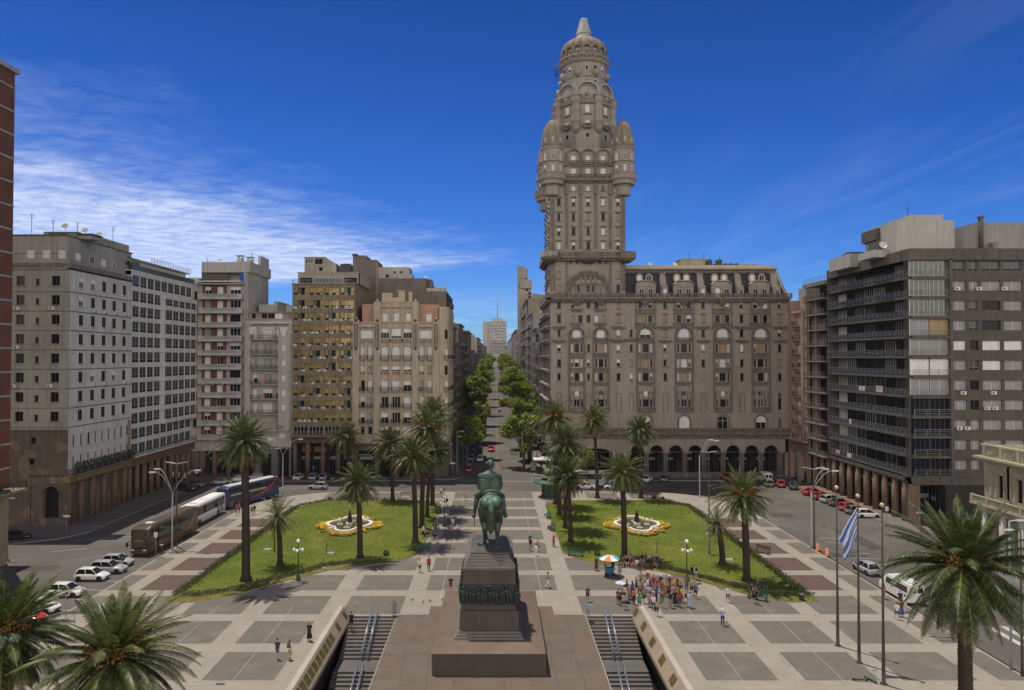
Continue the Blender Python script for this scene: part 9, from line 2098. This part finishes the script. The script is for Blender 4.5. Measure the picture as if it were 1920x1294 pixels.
x0, y0 = G(1534, 1032); x1, y1 = G(1551, 1042); t = thing('safety_net', 'orange plastic safety net sagging between the two traffic drums', 'barrier', (x0, y0, 0)); b = MB()
for i in range(5):
 z = .15+.17*i; b.tube([(x0, y0, z), ((x0+x1)/2, (y0+y1)/2-.2, z*.6), (x1, y1, z)], .018, 4)
for i in range(14): v = i/13; s = 1-.4*sin(pi*v); b.tube([(x0+(x1-x0)*v, y0+(y1-y0)*v-.2*sin(pi*v), .12*s), (x0+(x1-x0)*v, y0+(y1-y0)*v-.2*sin(pi*v), .85*s)], .014, 4)
b.build('net', M_orb, t)
M_pig = mat('pigeon_grey', (0.07, 0.07, 0.08), 0.6)
for i, (px, py, w_) in enumerate(((773, 1127, 'leftmost'), (793, 1131, 'second from left'), (806, 1128, 'third from left'), (830, 1126, 'rightmost'))):
 x, y = G(px, py); b = MB(Matrix.Translation((x, y, 0)) @ Matrix.Rotation(i*1.3, 4, 'Z')); capsule(b, (-.12, 0, .13), (.08, 0, .16), .05, .075, 8); capsule(b, (.08, 0, .17), (.13, 0, .27), .04, .03, 8); ell(b, (.15, 0, .29), .035, .03, .03, 8); capsule(b, (-.1, 0, .13), (-.27, 0, .09), .04, .015, 6); capsule(b, (.175, 0, .285), (.2, 0, .28), .01, .004, 5)
 for s in (-1, 1): capsule(b, (0, s*.03, .1), (.01, s*.03, .01), .012, .008, 5)
 me = remeshed(b, 'pigeon', M_pig, .012, False, 1); o = inst(me, None, (0, 0, 0), 0, 'pigeon'); me.transform(Matrix.Translation((-x, -y, 0))); o.location = (x, y, 0); tag(o, 'grey pigeon on the paving left of the pedestal, %s of four' % w_, 'pigeon', 'pigeons')
for px, py, m_, l in ((613, 1066, M_dpole, 'black information plaque on a pale frame at the front of the left lawn'), (620, 1040, M_par2, 'flat white stone slab by the sapling on the left lawn'), (1367, 1052, M_par2, 'flat white stone slab by the leaning palm on the right lawn'), (502, 1033, M_par2, 'small white slab at the pole on the left lawn')):
 x, y = G(px, py); t = thing('plaque', l, 'plaque', (x, y, .07)); b = MB(); b.wedge(x-.55, y-.4, .05, x+.55, y+.4, .28, .05, .08); b.build('plinth', M_par2, t); b = MB(); b.box(x-.42, y-.3, .281, x+.42, y+.3, .30); b.build('plate', m_, t)
# floodlight poles on the lawns
for px, py, h, l in ((514.5, 1036, 7.5, 'slim dark floodlight mast on the left lawn by the grey palm'), (1171/1.0+159, 1039, 11, 'slim dark floodlight mast on the right lawn'), (1329, 1040, 3, 'short pale marker post on the right lawn')):
 x, y = G(px, py); t = thing('lawn_mast', l, 'mast', (x, y, .07)); b = MB(); b.lathe([(.1, 0), (.07, h)], x, y, 8); b.build('pole', M_dpole if h > 4 else M_pole, t); b = MB(); b.box(x-.3, y-.15, h-.25, x+.3, y+.15, h); b.build('head', M_head if h < 4 else M_dpole, t)
# sign posts
def signpost(px, py, h, shape, m_, label, txt=None):
 x, y = G(px, py); t = thing('sign_post', label, 'sign', (x, y, 0)); b = MB(); b.tube([(x, y, 0), (x, y, h)], .04, 6); b.build('post', M_pole, t); b = MB(Matrix.Translation((x, y-.06, h-.3)) @ Matrix.Rotation(pi/2, 4, 'X'))
 if shape == 'disc': b.lathe([(.3, -.015), (.3, .015)], n=16)
 else: b.box(-.55 if shape == 'wide' else -.25, -.16 if shape == 'wide' else -.35, -.015, .55 if shape == 'wide' else .25, .16 if shape == 'wide' else .35, .015)
 b.build('sign_face', m_, t)
M_sb = mat('sign_blue', (0.03, 0.08, 0.28), 0.5); M_sw = mat('sign_white', (0.55, 0.55, 0.55), 0.5)
signpost(230, 1090, 3.1, 'disc', M_dpole, 'post with a dark round sign beside the silver cars on the left'); signpost(123, 1157, 3.0, 'rect', M_dpole, 'plain grey post beside the small white hatchback'); signpost(292, 1045, 3.4, 'rect', M_sw, 'thin pale post at the nose of the brown coach'); signpost(125, 1003, 3.2, 'wide', M_sw, 'street name sign on the left corner by the brown wall'); signpost(430, 908, 3.0, 'rect', M_sb, 'blue parking sign behind the blue coach'); signpost(588, 898, 3.0, 'rect', M_sb, 'blue parking sign before the gold windowed office'); signpost(849, 893, 3.3, 'wide', M_sw, 'white street sign at the avenue corner on the left'); signpost(1500, 920, 3.0, 'rect', M_sb, 'blue parking sign on the red pavement at far right'); signpost(1663, 985, 3.0, 'rect', M_sw, 'white notice post by the brown columns'); signpost(1725, 998, 3.3, 'wide', M_sw, 'street name sign at the corner of the dark block')
def bigpole(px, py, ht, m_, label, arm=0):
 x, y = G(px, py); t = thing('lamp_post', label, 'street lamp', (x, y, 0)); b = MB(); b.lathe([(.13, 0), (.11, 1), (.07, ht)], x, y, 8)
 b.build('pole', m_, t); b = MB(); b.tube([(x, y, ht), (x+arm, y, ht+.1)], .04, 5); b.box(x+arm-.35, y-.1, ht, x+arm+.35, y+.1, ht+.12); b.build('lamp_head', M_head, t)
M_bp = mat('blue_grey_pole', (0.16, 0.20, 0.22), 0.5)
bigpole(857, 889, 10.0, M_bp, 'blue grey lamp post at the left avenue corner', 1.2); bigpole(868, 880, 8, M_dpole, 'dark post behind the blue grey one at the avenue corner', -.8); bigpole(999, 880, 9.8, M_bp, 'blue grey lamp post at the right avenue corner', -1.6); bigpole(1007, 868, 8.5, M_dpole, 'dark post by the bus shelter at the avenue', .8)
bigpole(1896, 1255, 13, M_bp, 'grey lamp post at the lower right kerb', 1.0); bigpole(1917, 1268, 12.5, M_dpole, 'dark lamp post cut by the right picture edge', -1.0); bigpole(13, 1045, 8, M_pole, 'pale post by the cream base of the brick building', .6)
# bus shelter and news stand at the palace corner
x, y = G(1020, 886); t = thing('bus_shelter', 'bus shelter with white roof at the palace corner', 'shelter', (x, y, 0)); b = MB(); b.poly([(x-2.6, y-1.6, 3.3), (x+2.6, y-1.9, 3.1), (x+2.6, y+1.4, 3.5), (x-2.6, y+1.4, 3.7)]); b.box(x-2.6, y-1.65, 3.0, x+2.6, y-1.6, 3.3); b.build('roof', M_blind, t)
for dx in (-2.3, 2.3):
 for dy in (-1.2, 1.2): b = MB(); b.tube([(x+dx, y+dy, 0), (x+dx, y+dy, 3.3)], .05, 5); b.build('post', M_dpole, t)
x, y = G(1000, 886); t = thing('advertising_panel', 'grey framed advertising panel left of the bus shelter', 'panel', (x, y, 0)); b = MB(); b.box(x-.75, y-.12, 0, x+.75, y+.12, .25); b.box(x-.7, y-.1, .25, x+.7, y+.1, 2.7); b.build('frame', M_dpole, t); b = MB(); b.box(x-.58, y-.12, .5, x+.58, y-.101, 2.5); b.build('panel_face', M_blind2, t)
x, y = G(993, 868); t = thing('green_column', 'slim dark green advertising column with white cap under the trees', 'column', (x, y, 0)); b = MB(); b.cyl(x, y, 0, 4.0, .6, .6, 14); b.build('shaft', M_kg, t); b = MB(); b.lathe([(.75, 4.0), (.8, 4.3), (.3, 4.8)], x, y, 14); b.build('cap', M_blind, t)
# railings
def railing(pts, h, label, step=1.5):
 t = thing('railing', label, 'railing', (pts[0][0], pts[0][1], 0), 'steel railings'); b = MB(); rails(b, pts, 0, h, 3, .03, step); b.build('rails', M_pole, t)
railing([G(1735, 1192), G(1795, 1196), G(1836, 1198)], 1.0, 'low steel crossing railing under the large near palm'); railing([G(1757, 1200), G(1828, 1203)], 1.0, 'second steel crossing railing under the large near palm'); railing([G(98, 1186), G(140, 1172)], 1.0, 'short steel railing left beside the bottom palm')
railing([(27.5, 156.2), (66, 156.2)], 1.3, 'long steel railing on the pavement before the palace arcade', 3.0); railing([(27.5, 154.6), (60, 154.6)], 1.2, 'outer steel railing along the kerb before the palace', 3.0)
x, y = G(303, 1036); t = thing('bollard', 'short dark bollard with pale cap beside the brown coach', 'bollard', (x, y, 0)); b = MB(); b.cyl(x, y, 0, 1.0, .12, .12, 8); b.build('post', M_dpole, t); b = MB(); b.lathe([(.3, 1.0), (.32, 1.06), (.05, 1.15)], x, y, 10); b.build('cap', M_pole, t)
for px, py, l in ((413, 1283, 'dark drain grate on the paving bottom left'), (874, 1015, 'dark drain grate left of the statue')):
 x, y = G(px, py); t = thing('drain_grate', l, 'drain grate', (x, y, 0)); b = MB(); b.box(x-.35, y-.14, .005, x+.35, y+.14, .015); b.build('frame', M_trim, t); b = MB(); b.box(x-.3, y-.1, .015, x+.3, y+.1, .02); b.build('bars', M_dpole, t)
# ------------------------------------------------------------------ the air between
b = MB(); b.box(-120, -60, -10, 130, 1100, 125); m = bpy.data.materials.new('air'); m.use_nodes = True; t_ = m.node_tree; t_.nodes.clear()
v_ = t_.nodes.new('ShaderNodeVolumePrincipled'); v_.inputs['Density'].default_value = 0.00005; v_.inputs['Color'].default_value = (0.85, 0.92, 1.0, 1); v_.inputs['Anisotropy'].default_value = 0.2
o_ = t_.nodes.new('ShaderNodeOutputMaterial'); t_.links.new(v_.outputs[0], o_.inputs['Volume']); tag(b.build('haze', m), kind='stuff')
